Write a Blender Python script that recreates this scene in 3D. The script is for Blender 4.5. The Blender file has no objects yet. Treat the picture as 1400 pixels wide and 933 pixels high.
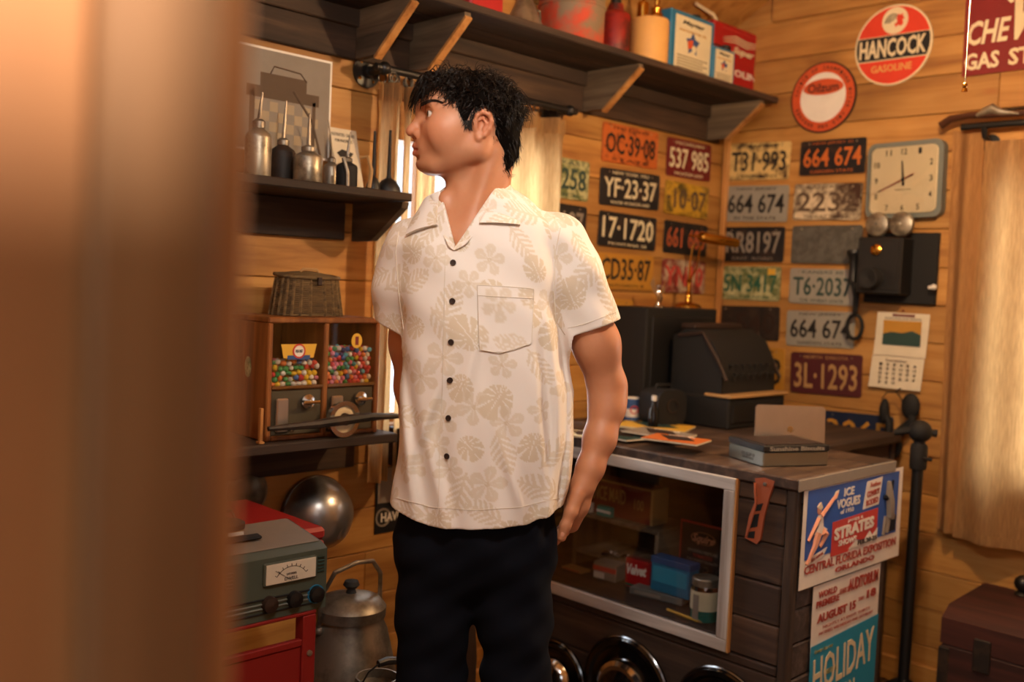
import bpy, math, random
import numpy as np
from mathutils import Vector, Matrix
from mathutils.bvhtree import BVHTree
random.seed(7); RNG = np.random.default_rng(7)
scene = bpy.context.scene
PI = math.pi
# ---------------------------------------------------------------- camera
YAW, PIT, ROL, FPX = 0.791051456, -0.0567598776, 0.0444, 1367.5
CAM = np.array([-3.4907, -2.3478, 1.36])
_F = np.array([math.cos(YAW)*math.cos(PIT), math.sin(YAW)*math.cos(PIT), math.sin(PIT)])
_R = np.array([math.sin(YAW), -math.cos(YAW), 0.0]); _U = np.cross(_R, _F)
CR = _R*math.cos(ROL) + _U*math.sin(ROL); CU = -_R*math.sin(ROL) + _U*math.cos(ROL)
cd = bpy.data.cameras.new('camera'); cam = bpy.data.objects.new('camera', cd)
scene.collection.objects.link(cam)
m = Matrix.Identity(4)
for i in range(3):
    m[i][0] = CR[i]; m[i][1] = CU[i]; m[i][2] = -_F[i]; m[i][3] = CAM[i]
cam.matrix_world = m
cd.sensor_width = 36.0; cd.lens = FPX/1400*36; cd.clip_start = 0.02
cd.dof.use_dof = True; cd.dof.focus_distance = 2.08; cd.dof.aperture_fstop = 2.3
scene.camera = cam
# ---------------------------------------------------------------- light
world = bpy.data.worlds.new('sky'); scene.world = world; world.use_nodes = True
bg = world.node_tree.nodes['Background']; bg.inputs[0].default_value = (0.80, 0.90, 1.0, 1); bg.inputs[1].default_value = 2.4
def area(name, loc, target, sx, sy, power, col):
    l = bpy.data.lights.new(name, 'AREA'); l.shape = 'RECTANGLE'; l.size = sx; l.size_y = sy; l.energy = power; l.color = col
    o = bpy.data.objects.new(name, l); scene.collection.objects.link(o); o.location = loc
    d = Vector(target) - Vector(loc); o.rotation_euler = d.to_track_quat('-Z', 'Y').to_euler(); return o
area('door_daylight', (-4.9, -3.0, 2.35), (-2.2, -1.2, 1.2), 2.2, 1.8, 34, (0.98, 0.98, 0.98))
sn = bpy.data.lights.new('sun', 'SUN'); sn.energy = 16.0; sn.angle = math.radians(3); sn.color = (1.0, 0.93, 0.84)
so_ = bpy.data.objects.new('sun', sn); scene.collection.objects.link(so_); so_.rotation_euler = Vector((0.16, 1.0, -0.22)).to_track_quat('-Z', 'Y').to_euler()
area('window_daylight_left', (-0.95, 0.80, 1.60), (-1.25, -0.6, 1.1), 2.4, 1.6, 190, (0.88, 0.94, 1.0))
area('window_daylight_right', (0.75, -1.45, 1.40), (-0.6, -1.5, 1.0), 1.6, 1.5, 55, (1.0, 0.93, 0.82))
scene.view_settings.view_transform = 'Standard'; scene.view_settings.look = 'None'
scene.view_settings.exposure = -0.28; scene.view_settings.gamma = 1.0; scene.view_settings.use_curve_mapping = False
scene.cycles.use_denoising = True; scene.cycles.sample_clamp_indirect = 6.0; scene.cycles.max_bounces = 8
# ---------------------------------------------------------------- pixel helpers
def ray(px, py):
    return CR*((px-700)/FPX) - CU*((py-466.5)/FPX) + _F
def at(px, py, x=None, y=None, z=None, d=None):
    r = ray(px, py)
    t = d if d is not None else (x-CAM[0])/r[0] if x is not None else (y-CAM[1])/r[1] if y is not None else (z-CAM[2])/r[2]
    return CAM + t*r
# ---------------------------------------------------------------- materials
def lin(c):
    if isinstance(c, str):
        c = tuple(int(c[i:i+2], 16)/255 for i in (0, 2, 4))
    return tuple(((v+0.055)/1.055)**2.4 if v > 0.04045 else v/12.92 for v in c) + (1.0,)
class NT:
    def __init__(s, name):
        s.m = bpy.data.materials.new(name); s.m.use_nodes = True; s.t = s.m.node_tree
        s.b = s.t.nodes['Principled BSDF']; s.out = s.t.nodes['Material Output']
    def n(s, typ, **kw):
        nd = s.t.nodes.new('ShaderNode'+typ)
        for k, v in kw.items():
            if k.startswith('_'): nd.inputs[k[1:].replace('_', ' ')].default_value = v
            else: setattr(nd, k, v)
        return nd
    def l(s, a, b): s.t.links.new(a, b)
    def coord(s, scale=(1, 1, 1)):
        tc = s.n('TexCoord'); mp = s.n('Mapping'); mp.inputs['Scale'].default_value = scale
        oi = s.n('ObjectInfo'); ad = s.n('VectorMath', operation='ADD'); mu = s.n('VectorMath', operation='SCALE')
        cb = s.n('CombineXYZ')
        for i in range(3): s.l(oi.outputs['Random'], cb.inputs[i])
        s.l(cb.outputs[0], mu.inputs[0]); mu.inputs['Scale'].default_value = 13.7
        s.l(tc.outputs['Object'], ad.inputs[0]); s.l(mu.outputs[0], ad.inputs[1]); s.l(ad.outputs[0], mp.inputs['Vector'])
        return mp.outputs[0], oi.outputs['Random']
    def noise(s, vec, scale, detail=4, rough=0.6, dist=0.0):
        nd = s.n('TexNoise'); nd.inputs['Scale'].default_value = scale; nd.inputs['Detail'].default_value = detail
        nd.inputs['Roughness'].default_value = rough; nd.inputs['Distortion'].default_value = dist
        s.l(vec, nd.inputs['Vector']); return nd.outputs['Fac']
    def ramp(s, fac, stops):
        r = s.n('ValToRGB'); e = r.color_ramp.elements
        while len(e) < len(stops): e.new(0.5)
        for el, (p, c) in zip(e, stops): el.position = p; el.color = lin(c) if not isinstance(c, float) else (c, c, c, 1)
        s.l(fac, r.inputs[0]); return r.outputs[0]
    def mix(s, a, b, fac, blend='MIX'):
        mx = s.n('Mix', data_type='RGBA', blend_type=blend)
        for v, i in ((fac, 0), (a, 6), (b, 7)):
            if isinstance(v, (int, float)): mx.inputs[i].default_value = v
            elif isinstance(v, (str, tuple)): mx.inputs[i].default_value = lin(v)
            else: s.l(v, mx.inputs[i])
        return mx.outputs[2]
    def bump(s, h, strength=0.3, dist=0.002):
        b = s.n('Bump'); b.inputs['Strength'].default_value = strength; b.inputs['Distance'].default_value = dist
        s.l(h, b.inputs['Height']); s.l(b.outputs[0], s.b.inputs['Normal'])
    def col(s, c):
        if isinstance(c, str): s.b.inputs['Base Color'].default_value = lin(c)
        else: s.l(c, s.b.inputs['Base Color'])
    def set(s, rough=0.6, metal=0.0, **kw):
        s.b.inputs['Roughness'].default_value = rough; s.b.inputs['Metallic'].default_value = metal
        for k, v in kw.items(): s.b.inputs[k.replace('_', ' ')].default_value = v
        return s.m
M = {}
def wood(name, dark, mid, light, axis=0, rough=0.6, knots=True, var=0.35, grain=1.0):
    t = NT(name); sc = [22*grain]*3; sc[axis] = 1.6*grain
    v, rnd = t.coord(tuple(sc)); f = t.noise(v, 1.0, 6, 0.62, 0.6)
    c = t.ramp(f, [(0.30, dark), (0.5, mid), (0.72, light)])
    v2, _ = t.coord((3, 3, 3)); big = t.noise(v2, 1.0, 2)
    c = t.mix(c, t.ramp(big, [(0.3, (0.62, 0.56, 0.5)), (0.7, (1.0, 1.0, 1.0))]), 0.5, 'MULTIPLY')
    h = t.n('HueSaturation'); h.inputs['Saturation'].default_value = 1.0
    mr = t.n('MapRange'); mr.inputs[3].default_value = 1-var*0.6; mr.inputs[4].default_value = 1+var*0.3
    t.l(rnd, mr.inputs[0]); t.l(mr.outputs[0], h.inputs['Value']); t.l(c, h.inputs['Color']); c = h.outputs[0]
    if knots:
        sk = [7.0]*3; sk[axis] = 2.6; vk, _ = t.coord(tuple(sk))
        vo = t.n('TexVoronoi'); vo.inputs['Scale'].default_value = 1.0; t.l(vk, vo.inputs['Vector'])
        kf = t.ramp(vo.outputs['Distance'], [(0.03, 1.0), (0.10, 0.0)])
        c = t.mix(c, dark, kf)
    t.col(c); t.bump(f, 0.25, 0.0015); t.set(rough); M[name] = t.m; return t.m
def plain(name, c, rough=0.6, metal=0.0, spot=None, amount=0.5, scale=14, **kw):
    t = NT(name); v, rnd = t.coord(); f = t.noise(v, scale, 5, 0.65)
    if spot:
        t.col(t.mix(c, spot, t.ramp(f, [(max(0.0, 0.62-amount*0.4), 0.0), (min(1.0, 0.74-amount*0.3), 1.0)])))
    else:
        t.col(t.mix(c, (0.75, 0.75, 0.75), t.ramp(f, [(0.35, 0.22), (0.7, 0.0)]), 'MULTIPLY'))
    t.bump(f, 0.08, 0.001); t.set(rough, metal, **kw); M[name] = t.m; return t.m
wood('pine', '9a6530', 'bf8a46', 'cf9e5a', 0)
wood('pine_depth', '8a5424', 'bd8445', 'd6a163', 1)
wood('pine_post', '8f5626', 'c08848', 'd8a568', 2)
wood('old_wood', '241811', '3d2b1f', '5a4433', 0, 0.75, False)
wood('old_wood_depth', '241811', '3d2b1f', '5a4433', 1, 0.75, False)
wood('old_wood_post', '2b1e15', '49382a', '6b5642', 2, 0.75, False)
wood('grey_wood', '3e342a', '6a5a48', '8d7b64', 1, 0.8, True)
wood('bracket_edge', '8f5a2a', 'c58a4a', 'd9a565', 2, 0.7, True)
wood('counter_top', '2c2019', '4d3a2e', '77614f', 1, 0.55, False, 0.5)
wood('counter_front', '2f221a', '4a372a', '6a523f', 0, 0.8, True, 0.5)
wood('counter_side', '2b2320', '463a34', '6a5c54', 0, 0.8, True, 0.5)
wood('floor_wood', '33241a', '573d29', '76553a', 0, 0.6, True)
wood('white_paint_wood', '8c7f74', 'c9c2ba', 'e4dfd8', 0, 0.6, False, 0.1)
wood('white_paint_post', '8c7f74', 'c9c2ba', 'e4dfd8', 2, 0.6, False, 0.1)
wood('cabinet_wood', '5a3214', '8e5526', 'b3763c', 2, 0.45, False)
wood('jamb_wood', '9c5f2c', 'a86a34', 'b5763e', 2, 0.6, False, 0.1)
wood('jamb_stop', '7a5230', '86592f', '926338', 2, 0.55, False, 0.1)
wood('wicker', '3a2c18', '6e5836', '94794e', 0, 0.8, False, 0.2, 3)
wood('trunk_wood', '2a120d', '46201a', '5e3026', 0, 0.7, False)
wood('gun_wood', '23110a', '43220f', '5f3418', 0, 0.4, False)
for nm, c, r in (('black_iron', '141414', 0.38), ('black_paint', '121213', 0.5), ('black_matte', '0d0d0e', 0.75), ('navy', '0e1220', 0.9),
        ('cream', 'e2d4b0', 0.6), ('white', 'e6e2da', 0.5), ('dark_red', '6e1a18', 0.55), ('sign_red', '7c1e1e', 0.45), ('paper', 'd9cfb8', 0.8),
        ('orange', 'c86a2a', 0.55), ('hancock_red', 'd8432f', 0.4), ('blue_tin', '1f6f98', 0.4), ('gas_red', 'a8141c', 0.4), ('yellow', 'dcae3a', 0.6),
        ('poster_blue', '1d55b0', 0.55), ('poster_teal', '2a93b8', 0.55), ('poster_red', 'c23a30', 0.6), ('ink_red', 'a33a2c', 0.7), ('ink_black', '171514', 0.7),
        ('ink_brown', '5b4a3a', 0.8), ('skin_print', 'e0a184', 0.7), ('green_ink', '1f5a46', 0.7), ('grey_plate', '97948a', 0.5), ('tester_green', '4a5348', 0.5),
        ('tester_top', '7a6e60', 0.55), ('cart_red', '8c1f1c', 0.45), ('ochre', 'b9852e', 0.55), ('maroon', '4e1a1e', 0.6), ('brown_dark', '2c1a10', 0.7),
        ('teal_box', '2f8378', 0.6), ('pink_red', 'c0463c', 0.6), ('olive_mech', '4a4230', 0.5), ('can_cream', 'd9a862', 0.5), ('tan', 'b08a58', 0.7),
        ('rust_orange', 'a45330', 0.8), ('label_cream', 'd8cfae', 0.7), ('glossy_dark', '0b0b0c', 0.12), ('grey_box', '6b6a66', 0.7), ('plate_blue', '16233f', 0.5),
        ('emblem_orange', 'c9532a', 0.5), ('grey_metal_paint', '6f7570', 0.45), ('mid_blue', '2c4f86', 0.6), ('ashen', '8b8378', 0.8), ('dark_green', '26433e', 0.6)):
    plain(nm, c, r)
for nm, c, r, sp, am, sc in (('rusty_cream', 'd6b878', 0.55, '3a2214', 0.35, 18), ('rusty_white', 'd2c2a4', 0.55, '3c2415', 0.55, 12), ('worn_green', 'b4b184', 0.6, '5f6a3e', 0.5, 30),
        ('worn_red_white', 'b7a48c', 0.6, '7a2a22', 0.6, 22), ('worn_yellow', 'c39a2a', 0.55, '5a4a18', 0.45, 14), ('weathered_red', 'b5402a', 0.6, '7a6a55', 0.5, 9),
        ('dark_red_can', '8c1d17', 0.5, '3a1410', 0.3, 10), ('black_plate', '15161a', 0.45, '3a2a20', 0.25, 25), ('orange_plate', 'bd6228', 0.5, '6b3215', 0.25, 25),
        ('galvanized', '9a9688', 0.45, '6b675c', 0.5, 12), ('dull_steel', '8f877b', 0.42, '5e564c', 0.5, 8), ('bare_tin', 'a39a88', 0.4, '6f675a', 0.4, 20), ('dark_plate', '1b1512', 0.6, '33251c', 0.4, 20), ('blank_grey', '5c5a54', 0.6, '484640', 0.5, 30)):
    plain(nm, c, r, 0.75 if nm in ('galvanized', 'dull_steel', 'bare_tin') else 0.0, sp, am, sc)
plain('sepia_light', 'a6967c', 0.7); plain('chrome', 'd8d8d8', 0.12, 1.0); plain('dark_chrome', '77787a', 0.18, 1.0); plain('brass', 'd0983f', 0.2, 1.0); plain('aluminium', 'c9c2ba', 0.32, 0.9)
plain('tin_box', 'a9ada4', 0.28, 0.9); plain('steel_bowl', 'b4b4b4', 0.30, 0.9, '8a8a8a', 0.35, 6)
def glassm(name, tint, rough=0.02):
    t = NT(name); t.col(tint); t.set(rough, 0.0, Transmission_Weight=1.0, IOR=1.3); M[name] = t.m
def clear(name, tint=(0.95, 0.95, 0.95), gloss=0.08, rough=0.03):
    t = NT(name); tr = t.n('BsdfTransparent'); tr.inputs[0].default_value = tint+(1,); gl = t.n('BsdfGlossy'); gl.inputs['Roughness'].default_value = rough
    mx = t.n('MixShader'); mx.inputs[0].default_value = gloss; t.l(tr.outputs[0], mx.inputs[1]); t.l(gl.outputs[0], mx.inputs[2]); t.l(mx.outputs[0], t.out.inputs[0]); M[name] = t.m
clear('pane'); clear('jar_glass', (0.86, 0.9, 0.88), 0.15)
def cloth(name, c, trans, weave=900):
    t = NT(name); v, _ = t.coord((1, 1, 0.08)); f = t.noise(v, weave*0.25, 3); v2, _ = t.coord((1, 1, 1)); g = t.noise(v2, 60, 3)
    cc = t.mix(c, (0.7, 0.66, 0.6), t.ramp(f, [(0.35, 0.5), (0.65, 0.0)]), 'MULTIPLY'); t.col(cc); t.set(0.95)
    tl = t.n('BsdfTranslucent'); t.l(cc, tl.inputs[0]); mx = t.n('MixShader'); mx.inputs[0].default_value = trans
    t.l(t.b.outputs[0], mx.inputs[1]); t.l(tl.outputs[0], mx.inputs[2]); t.l(mx.outputs[0], t.out.inputs[0]); t.bump(f, 0.2, 0.001); M[name] = t.m
cloth('linen', 'd3ad78', 0.65); cloth('linen_brown', 'b08250', 0.25)
t = NT('bulb_glow'); t.b.inputs['Emission Color'].default_value = (1, 0.62, 0.28, 1); t.b.inputs['Emission Strength'].default_value = 12; M['bulb_glow'] = t.m
# ---------------------------------------------------------------- mesh builder
def sp(v, p): return math.copysign(abs(v)**p, v)
class MB:
    def __init__(s): s.v = []; s.f = []; s.X = Matrix.Identity(4)
    def add(s, vs, fs):
        o = len(s.v)
        for p in vs: s.v.append(tuple(s.X @ Vector(p)))
        for f in fs: s.f.append(tuple(i+o for i in f))
        return s
    def at(s, loc=(0, 0, 0), rx=0, ry=0, rz=0, sc=(1, 1, 1)):
        s.X = Matrix.Translation(loc) @ Matrix.Rotation(rz, 4, 'Z') @ Matrix.Rotation(ry, 4, 'Y') @ Matrix.Rotation(rx, 4, 'X') @ Matrix.Diagonal((*sc, 1)); return s
    def box(s, x0, x1, y0, y1, z0, z1, b=0.0):
        if b <= 0:
            v = [(x, y, z) for x in (x0, x1) for y in (y0, y1) for z in (z0, z1)]
            return s.add(v, [(0, 1, 3, 2), (4, 6, 7, 5), (0, 4, 5, 1), (2, 3, 7, 6), (0, 2, 6, 4), (1, 5, 7, 3)])
        b = min(b, abs(x1-x0)*0.45, abs(y1-y0)*0.45, abs(z1-z0)*0.45); v = []; idx = {}
        P = ((x0, x1), (y0, y1), (z0, z1))
        for i in (0, 1):
            for j in (0, 1):
                for k in (0, 1):
                    sg = [1 if q == 0 else -1 for q in (i, j, k)]; base = [P[0][i], P[1][j], P[2][k]]
                    for a in range(3):
                        p = [base[q]+(0 if q == a else sg[q]*b) for q in range(3)]; idx[(i, j, k, a)] = len(v); v.append(tuple(p))
        fs = []
        for a in range(3):
            o = [q for q in range(3) if q != a]
            for side in (0, 1):
                q = []
                for (e, g) in ((0, 0), (1, 0), (1, 1), (0, 1)):
                    t_ = [0, 0, 0]; t_[a] = side; t_[o[0]] = e; t_[o[1]] = g; q.append(idx[(*t_, a)])
                fs.append(tuple(q))
        for a in range(3):
            o = [q for q in range(3) if q != a]
            for e in (0, 1):
                for g in (0, 1):
                    t0 = [0, 0, 0]; t0[o[0]] = e; t0[o[1]] = g; t1 = list(t0); t1[a] = 1
                    fs.append((idx[(*t0, o[0])], idx[(*t1, o[0])], idx[(*t1, o[1])], idx[(*t0, o[1])]))
        for c in [(i, j, k) for i in (0, 1) for j in (0, 1) for k in (0, 1)]: fs.append(tuple(idx[(*c, a)] for a in range(3)))
        return s.add(v, fs)
    def prism(s, poly, y0, y1):       # outline in local XZ, depth along Y
        n = len(poly); v = [(x, y0, z) for x, z in poly]+[(x, y1, z) for x, z in poly]
        return s.add(v, [tuple(range(n)), tuple(range(2*n-1, n-1, -1))]+[(i, (i+1) % n, n+(i+1) % n, n+i) for i in range(n)])
    def rrect(s, w, h, r, y0, y1, cx=0, cz=0, n=4):
        poly = []
        for (sx, sz, a0) in ((1, 1, 0), (-1, 1, 90), (-1, -1, 180), (1, -1, 270)):
            for i in range(n+1):
                a = math.radians(a0+90*i/n); poly.append((cx+sx*(w/2-r)+r*math.cos(a), cz+sz*(h/2-r)+r*math.sin(a)))
        return s.prism(poly, y0, y1)
    def disc(s, r, y0, y1, cx=0, cz=0, n=40, rz=None):
        rz = rz or r
        return s.prism([(cx+r*math.cos(2*PI*i/n), cz+rz*math.sin(2*PI*i/n)) for i in range(n)], y0, y1)
    def ring(s, r0, r1, y0, y1, cx=0, cz=0, n=40):
        v = []
        for i in range(n):
            c, q = math.cos(2*PI*i/n), math.sin(2*PI*i/n)
            v += [(cx+r0*c, y0, cz+r0*q), (cx+r1*c, y0, cz+r1*q), (cx+r1*c, y1, cz+r1*q), (cx+r0*c, y1, cz+r0*q)]
        f = []
        for i in range(n):
            j = (i+1) % n
            for k in range(4): f.append((4*i+k, 4*i+(k+1) % 4, 4*j+(k+1) % 4, 4*j+k))
        return s.add(v, f)
    def lathe(s, prof, n=28, axis='z', cx=0, cy=0, cz=0):
        v = []; f = []
        for r, h in prof:
            for i in range(n):
                a = 2*PI*i/n; p = (r*math.cos(a), r*math.sin(a), h)
                if axis == 'y': p = (p[0], h, p[1])
                elif axis == 'x': p = (h, p[0], p[1])
                v.append((p[0]+cx, p[1]+cy, p[2]+cz))
        for k in range(len(prof)-1):
            for i in range(n): f.append((k*n+i, k*n+(i+1) % n, (k+1)*n+(i+1) % n, (k+1)*n+i))
        if prof[0][0] > 1e-5: f.append(tuple(range(n-1, -1, -1)))
        if prof[-1][0] > 1e-5: f.append(tuple((len(prof)-1)*n+i for i in range(n)))
        return s.add(v, f)
    def tube(s, pts, r, n=8, closed=False):
        pts = [Vector(p) for p in pts]; N = len(pts); rs = r if isinstance(r, (list, tuple)) else [r]*N
        v = []; f = []; up = None
        for i, p in enumerate(pts):
            a = pts[(i-1) % N] if closed else pts[max(i-1, 0)]; b = pts[(i+1) % N] if closed else pts[min(i+1, N-1)]
            t_ = (b-a).normalized()
            if up is None: up = t_.orthogonal().normalized()
            up = (up-t_*up.dot(t_))
            up = up.normalized() if up.length > 1e-6 else t_.orthogonal().normalized()
            w = t_.cross(up)
            for k in range(n):
                q = 2*PI*k/n; v.append(p+(up*math.cos(q)+w*math.sin(q))*rs[i])
        for i in range(N if closed else N-1):
            j = (i+1) % N
            for k in range(n): f.append((i*n+k, i*n+(k+1) % n, j*n+(k+1) % n, j*n+k))
        if not closed: f += [tuple(range(n-1, -1, -1)), tuple((N-1)*n+k for k in range(n))]
        return s.add(v, f)
    def ball(s, c, r, n=12, m_=8, sc=(1, 1, 1)):
        v = []; f = []
        for j in range(m_+1):
            th = PI*j/m_
            for i in range(n):
                a = 2*PI*i/n; v.append((c[0]+r*sc[0]*math.sin(th)*math.cos(a), c[1]+r*sc[1]*math.sin(th)*math.sin(a), c[2]+r*sc[2]*math.cos(th)))
        for j in range(m_):
            for i in range(n): f.append((j*n+i, (j+1)*n+i, (j+1)*n+(i+1) % n, j*n+(i+1) % n))
        return s.add(v, f)
    def sheet(s, nu, nv, fn):
        v = [fn(i/nu, j/nv) for j in range(nv+1) for i in range(nu+1)]
        return s.add(v, [(j*(nu+1)+i, j*(nu+1)+i+1, (j+1)*(nu+1)+i+1, (j+1)*(nu+1)+i) for j in range(nv) for i in range(nu)])
    def text(s, txt, w, h, cx=0, cz=0, y=0, ex=0.0006, bold=0.0, align='fit', shear=0.0, rot=0.0):
        vs, fs = text_mesh(txt, bold, shear)
        if not len(vs): return s
        x0, x1 = min(p[0] for p in vs), max(p[0] for p in vs); z0, z1 = min(p[1] for p in vs), max(p[1] for p in vs)
        sz = h/max(z1-z0, 1e-6); sx = w/max(x1-x0, 1e-6)
        if align == 'keep': sx = sz = min(sx, sz)
        c_, q_ = math.cos(rot), math.sin(rot); o = []
        for p in vs:
            a, b = (p[0]-(x0+x1)/2)*sx, (p[1]-(z0+z1)/2)*sz
            o.append((cx+a*c_-b*q_, y+(ex if p[2] < 0 else -ex), cz+a*q_+b*c_))
        return s.add(o, fs)
    def build(s, name, mat, parent=None, smooth=35, kind=None):
        me = bpy.data.meshes.new(name); me.from_pydata(s.v, [], s.f); me.update()
        return link(name, me, mat, parent, smooth, kind)
_tc = {}
def text_mesh(txt, bold=0.0, shear=0.0):
    k = (txt, bold, shear)
    if k not in _tc:
        cu = bpy.data.curves.new('lettering', 'FONT'); cu.body = txt; cu.resolution_u = 2; cu.offset = bold; cu.shear = shear; cu.extrude = 0.01
        o = bpy.data.objects.new('lettering', cu); me = bpy.data.meshes.new_from_object(o)
        _tc[k] = ([tuple(v.co) for v in me.vertices], [tuple(p.vertices) for p in me.polygons])
        bpy.data.objects.remove(o); bpy.data.curves.remove(cu); bpy.data.meshes.remove(me)
    return _tc[k]
def link(name, me, mat, parent=None, smooth=35, kind=None):
    if mat is not None and not len(me.materials): me.materials.append(M[mat] if isinstance(mat, str) else mat)
    if smooth and len(me.polygons):
        me.polygons.foreach_set('use_smooth', [True]*len(me.polygons)); me.set_sharp_from_angle(angle=math.radians(smooth))
    o = bpy.data.objects.new(name, me); scene.collection.objects.link(o)
    if parent is not None: o.parent = parent
    if kind: o['kind'] = kind
    return o
def tag(o, label, cat, group=None):
    o['label'] = label; o['category'] = cat
    if group: o['group'] = group
    return o
def thing(name, label, cat, loc=(0, 0, 0), rz=0.0, group=None, tilt=0.0):
    o = bpy.data.objects.new(name, None); scene.collection.objects.link(o); o.empty_display_size = 0.05
    o.location = tuple(loc); o.rotation_mode = 'QUATERNION'
    o.rotation_quaternion = (Matrix.Rotation(rz, 3, 'Z') @ Matrix.Rotation(tilt, 3, 'Y')).to_quaternion()
    return tag(o, label, cat, group)
R1, R2 = 0.0, -PI/2        # things facing away from the left wall / from the right wall (front is local -Y)
# ================================================================ the room
RX0, RY0 = -3.275, -3.2            # inner face of the door wall, inner face of the wall behind the viewer's right
EAVE, SLOPE, RIDGE = 2.43, 0.62, -1.6
PITCH, ZS = 0.1328, 0.0225
def roof_z(y): return EAVE+SLOPE*min(-y, y-2*RIDGE) if y > RIDGE else EAVE+SLOPE*(y-2*RIDGE)
def struct(name, mb, mat, parent=None): return mb.build(name, mat, parent, 35, 'structure')
def slab(mb, u0, u1, z0, z1, y0, y1, holes):
    us = sorted({u0, u1, *[h[0] for h in holes], *[h[1] for h in holes]}); zs = sorted({z0, z1, *[h[2] for h in holes], *[h[3] for h in holes]})
    for a, b in zip(us, us[1:]):
        for c, d in zip(zs, zs[1:]):
            if not any(h[0] <= (a+b)/2 <= h[1] and h[2] <= (c+d)/2 <= h[3] for h in holes): mb.box(a, b, y0, y1, c, d)
    return mb
def planks(parent, u0, u1, ztop, holes, limit=None, th=0.018, mat='pine'):
    z = ZS-PITCH; k = 0
    while z < ztop-0.01:
        a, b = max(z, 0.0), min(z+PITCH, ztop); z += PITCH
        if b-a < 0.02: continue
        lo, hi = u0, u1
        if limit: lo, hi = limit((a+b)/2, u0, u1)
        segs = [(lo, hi)]
        for h in holes:
            if b > h[2]+0.01 and a < h[3]-0.01:
                ns = []
                for s0, s1 in segs:
                    if s0 < h[0]: ns.append((s0, min(s1, h[0])))
                    if s1 > h[1]: ns.append((max(s0, h[1]), s1))
                segs = ns
        for s0, s1 in segs:
            cuts = [s0]
            if s1-s0 > 1.8: cuts.append(s0+(s1-s0)*random.uniform(0.3, 0.7))
            cuts.append(s1)
            for c0, c1 in zip(cuts, cuts[1:]):
                if c1-c0 < 0.02: continue
                e = random.uniform(0, 0.0015)
                mb = MB().box(c0+0.0006, c1-0.0006, -th-e, 0.0, a+0.0012, b-0.0012, 0.0022)
                mb.build('plank', mat, parent, 0)
        k += 1
def wall(name, rz, loc, u0, u1, ztop, holes, limit=None, thick=0.1):
    mb = slab(MB(), u0, u1, 0.0, ztop, 0.0, thick, holes); o = struct(name, mb, 'pine'); o.location = loc; o.rotation_euler.z = rz
    planks(o, u0, u1, ztop, holes, limit); return o
W1H = (-1.735, -0.985, 0.93, 1.80); W2H = (1.13, 1.98, 0.80, 1.78)
# plank faces lie in the planes y = 0 (left wall) and x = 0 (right wall)
wall('wall_left', R1, (0, 0.0195, 0), RX0, 0.0, EAVE, [W1H]); struct('corner_backing', MB().box(0.0, 0.12, 0.0, 0.12, 0.0, EAVE), 'pine').location = (0.0, 0.0, 0)
def gable(z, a, b):
    if z < EAVE-0.07: return a, b
    c = (z+0.07-EAVE)/SLOPE; return min(a+c, 1.55), max(b-c, 1.65)
wall('wall_right', R2, (0.0195, 0, 0), 0.0, -RY0, EAVE, [W2H])
g = MB().prism([(0.0, EAVE), (-RY0, EAVE), (1.6, EAVE+1.6*SLOPE)], 0.0, 0.1); go = struct('wall_gable', g, 'pine'); go.location = (0.0195, 0, 0); go.rotation_euler.z = R2
zz = ZS+PITCH*18
while zz < EAVE+1.6*SLOPE-0.1:
    c0 = max(0.0, (zz+PITCH-EAVE)/SLOPE) if zz > EAVE else max(0.0, (zz+PITCH-EAVE)/SLOPE)
    if zz >= EAVE-0.03 and 3.2-2*c0 > 0.1:
        MB().box(c0, 3.2-c0, -0.0185, 0, max(zz, EAVE)+0.0012, zz+PITCH-0.0012, 0.002).build('plank', 'pine', go, 0)
    zz += PITCH
DH = (1.953, 2.95, 0.0, 2.06)      # door opening in the wall the camera looks through, measured along -y
fw = slab(MB(), 0.0, -RY0, 0.0, EAVE, 0.0, 0.16, [(DH[0]-0.02, DH[1]+0.02, 0.0, DH[3]+0.02)]); fo = struct('wall_front', fw, 'pine'); fo.location = (RX0-0.16, 0, 0); fo.rotation_euler.z = R2
nw = MB().box(RX0-0.1, 0.0, 0, 0.1, 0, EAVE); no = struct('wall_near', nw, 'pine'); no.location = (0, RY0-0.1, 0)
# door frame beside the camera: jamb board, stop, inner edge strip
jb = MB().box(-0.30, 0.005, 0.0, 0.02, 0.0, DH[3], 0.003); jo = struct('trim_1', jb, 'jamb_wood'); jo.location = (RX0, -DH[0], 0)
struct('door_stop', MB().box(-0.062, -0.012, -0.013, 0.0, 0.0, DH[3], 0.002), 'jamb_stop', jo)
struct('edge_strip', MB().box(-0.012, 0.006, -0.007, 0.02, 0.0, DH[3], 0.003), 'jamb_wood', jo)
j2 = struct('trim_2', MB().box(-0.18, 0.005, -0.02, 0.0, 0.0, DH[3], 0.003), 'jamb_wood'); j2.location = (RX0, -DH[1], 0)
j3 = struct('trim_3', MB().box(-0.18, 0.005, -DH[1], -DH[0], DH[3], DH[3]+0.02, 0.003), 'jamb_wood'); j3.location = (RX0, 0, 0)
# corner batten between the two walls
struct('trim_4', MB().box(-0.002, 0.016, -0.030, -0.004, 0.0, EAVE, 0.002), 'pine_post').location = (-0.017, -0.004, 0)
# floor of wide boards
fl = struct('floor', MB().box(-5.2, 0.1, RY0-0.1, 0.1, -0.08, -0.02), 'floor_wood')
yy = RY0
while yy < -0.01:
    y1 = min(yy+0.14, 0.0)
    for a, b in ((-5.2, -2.6), (-2.6, 0.0)): MB().box(a+0.001, b-0.001, yy+0.001, y1-0.001, -0.02, 0.0, 0.002).build('plank', 'floor_wood', fl, 0)
    yy = y1
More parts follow.
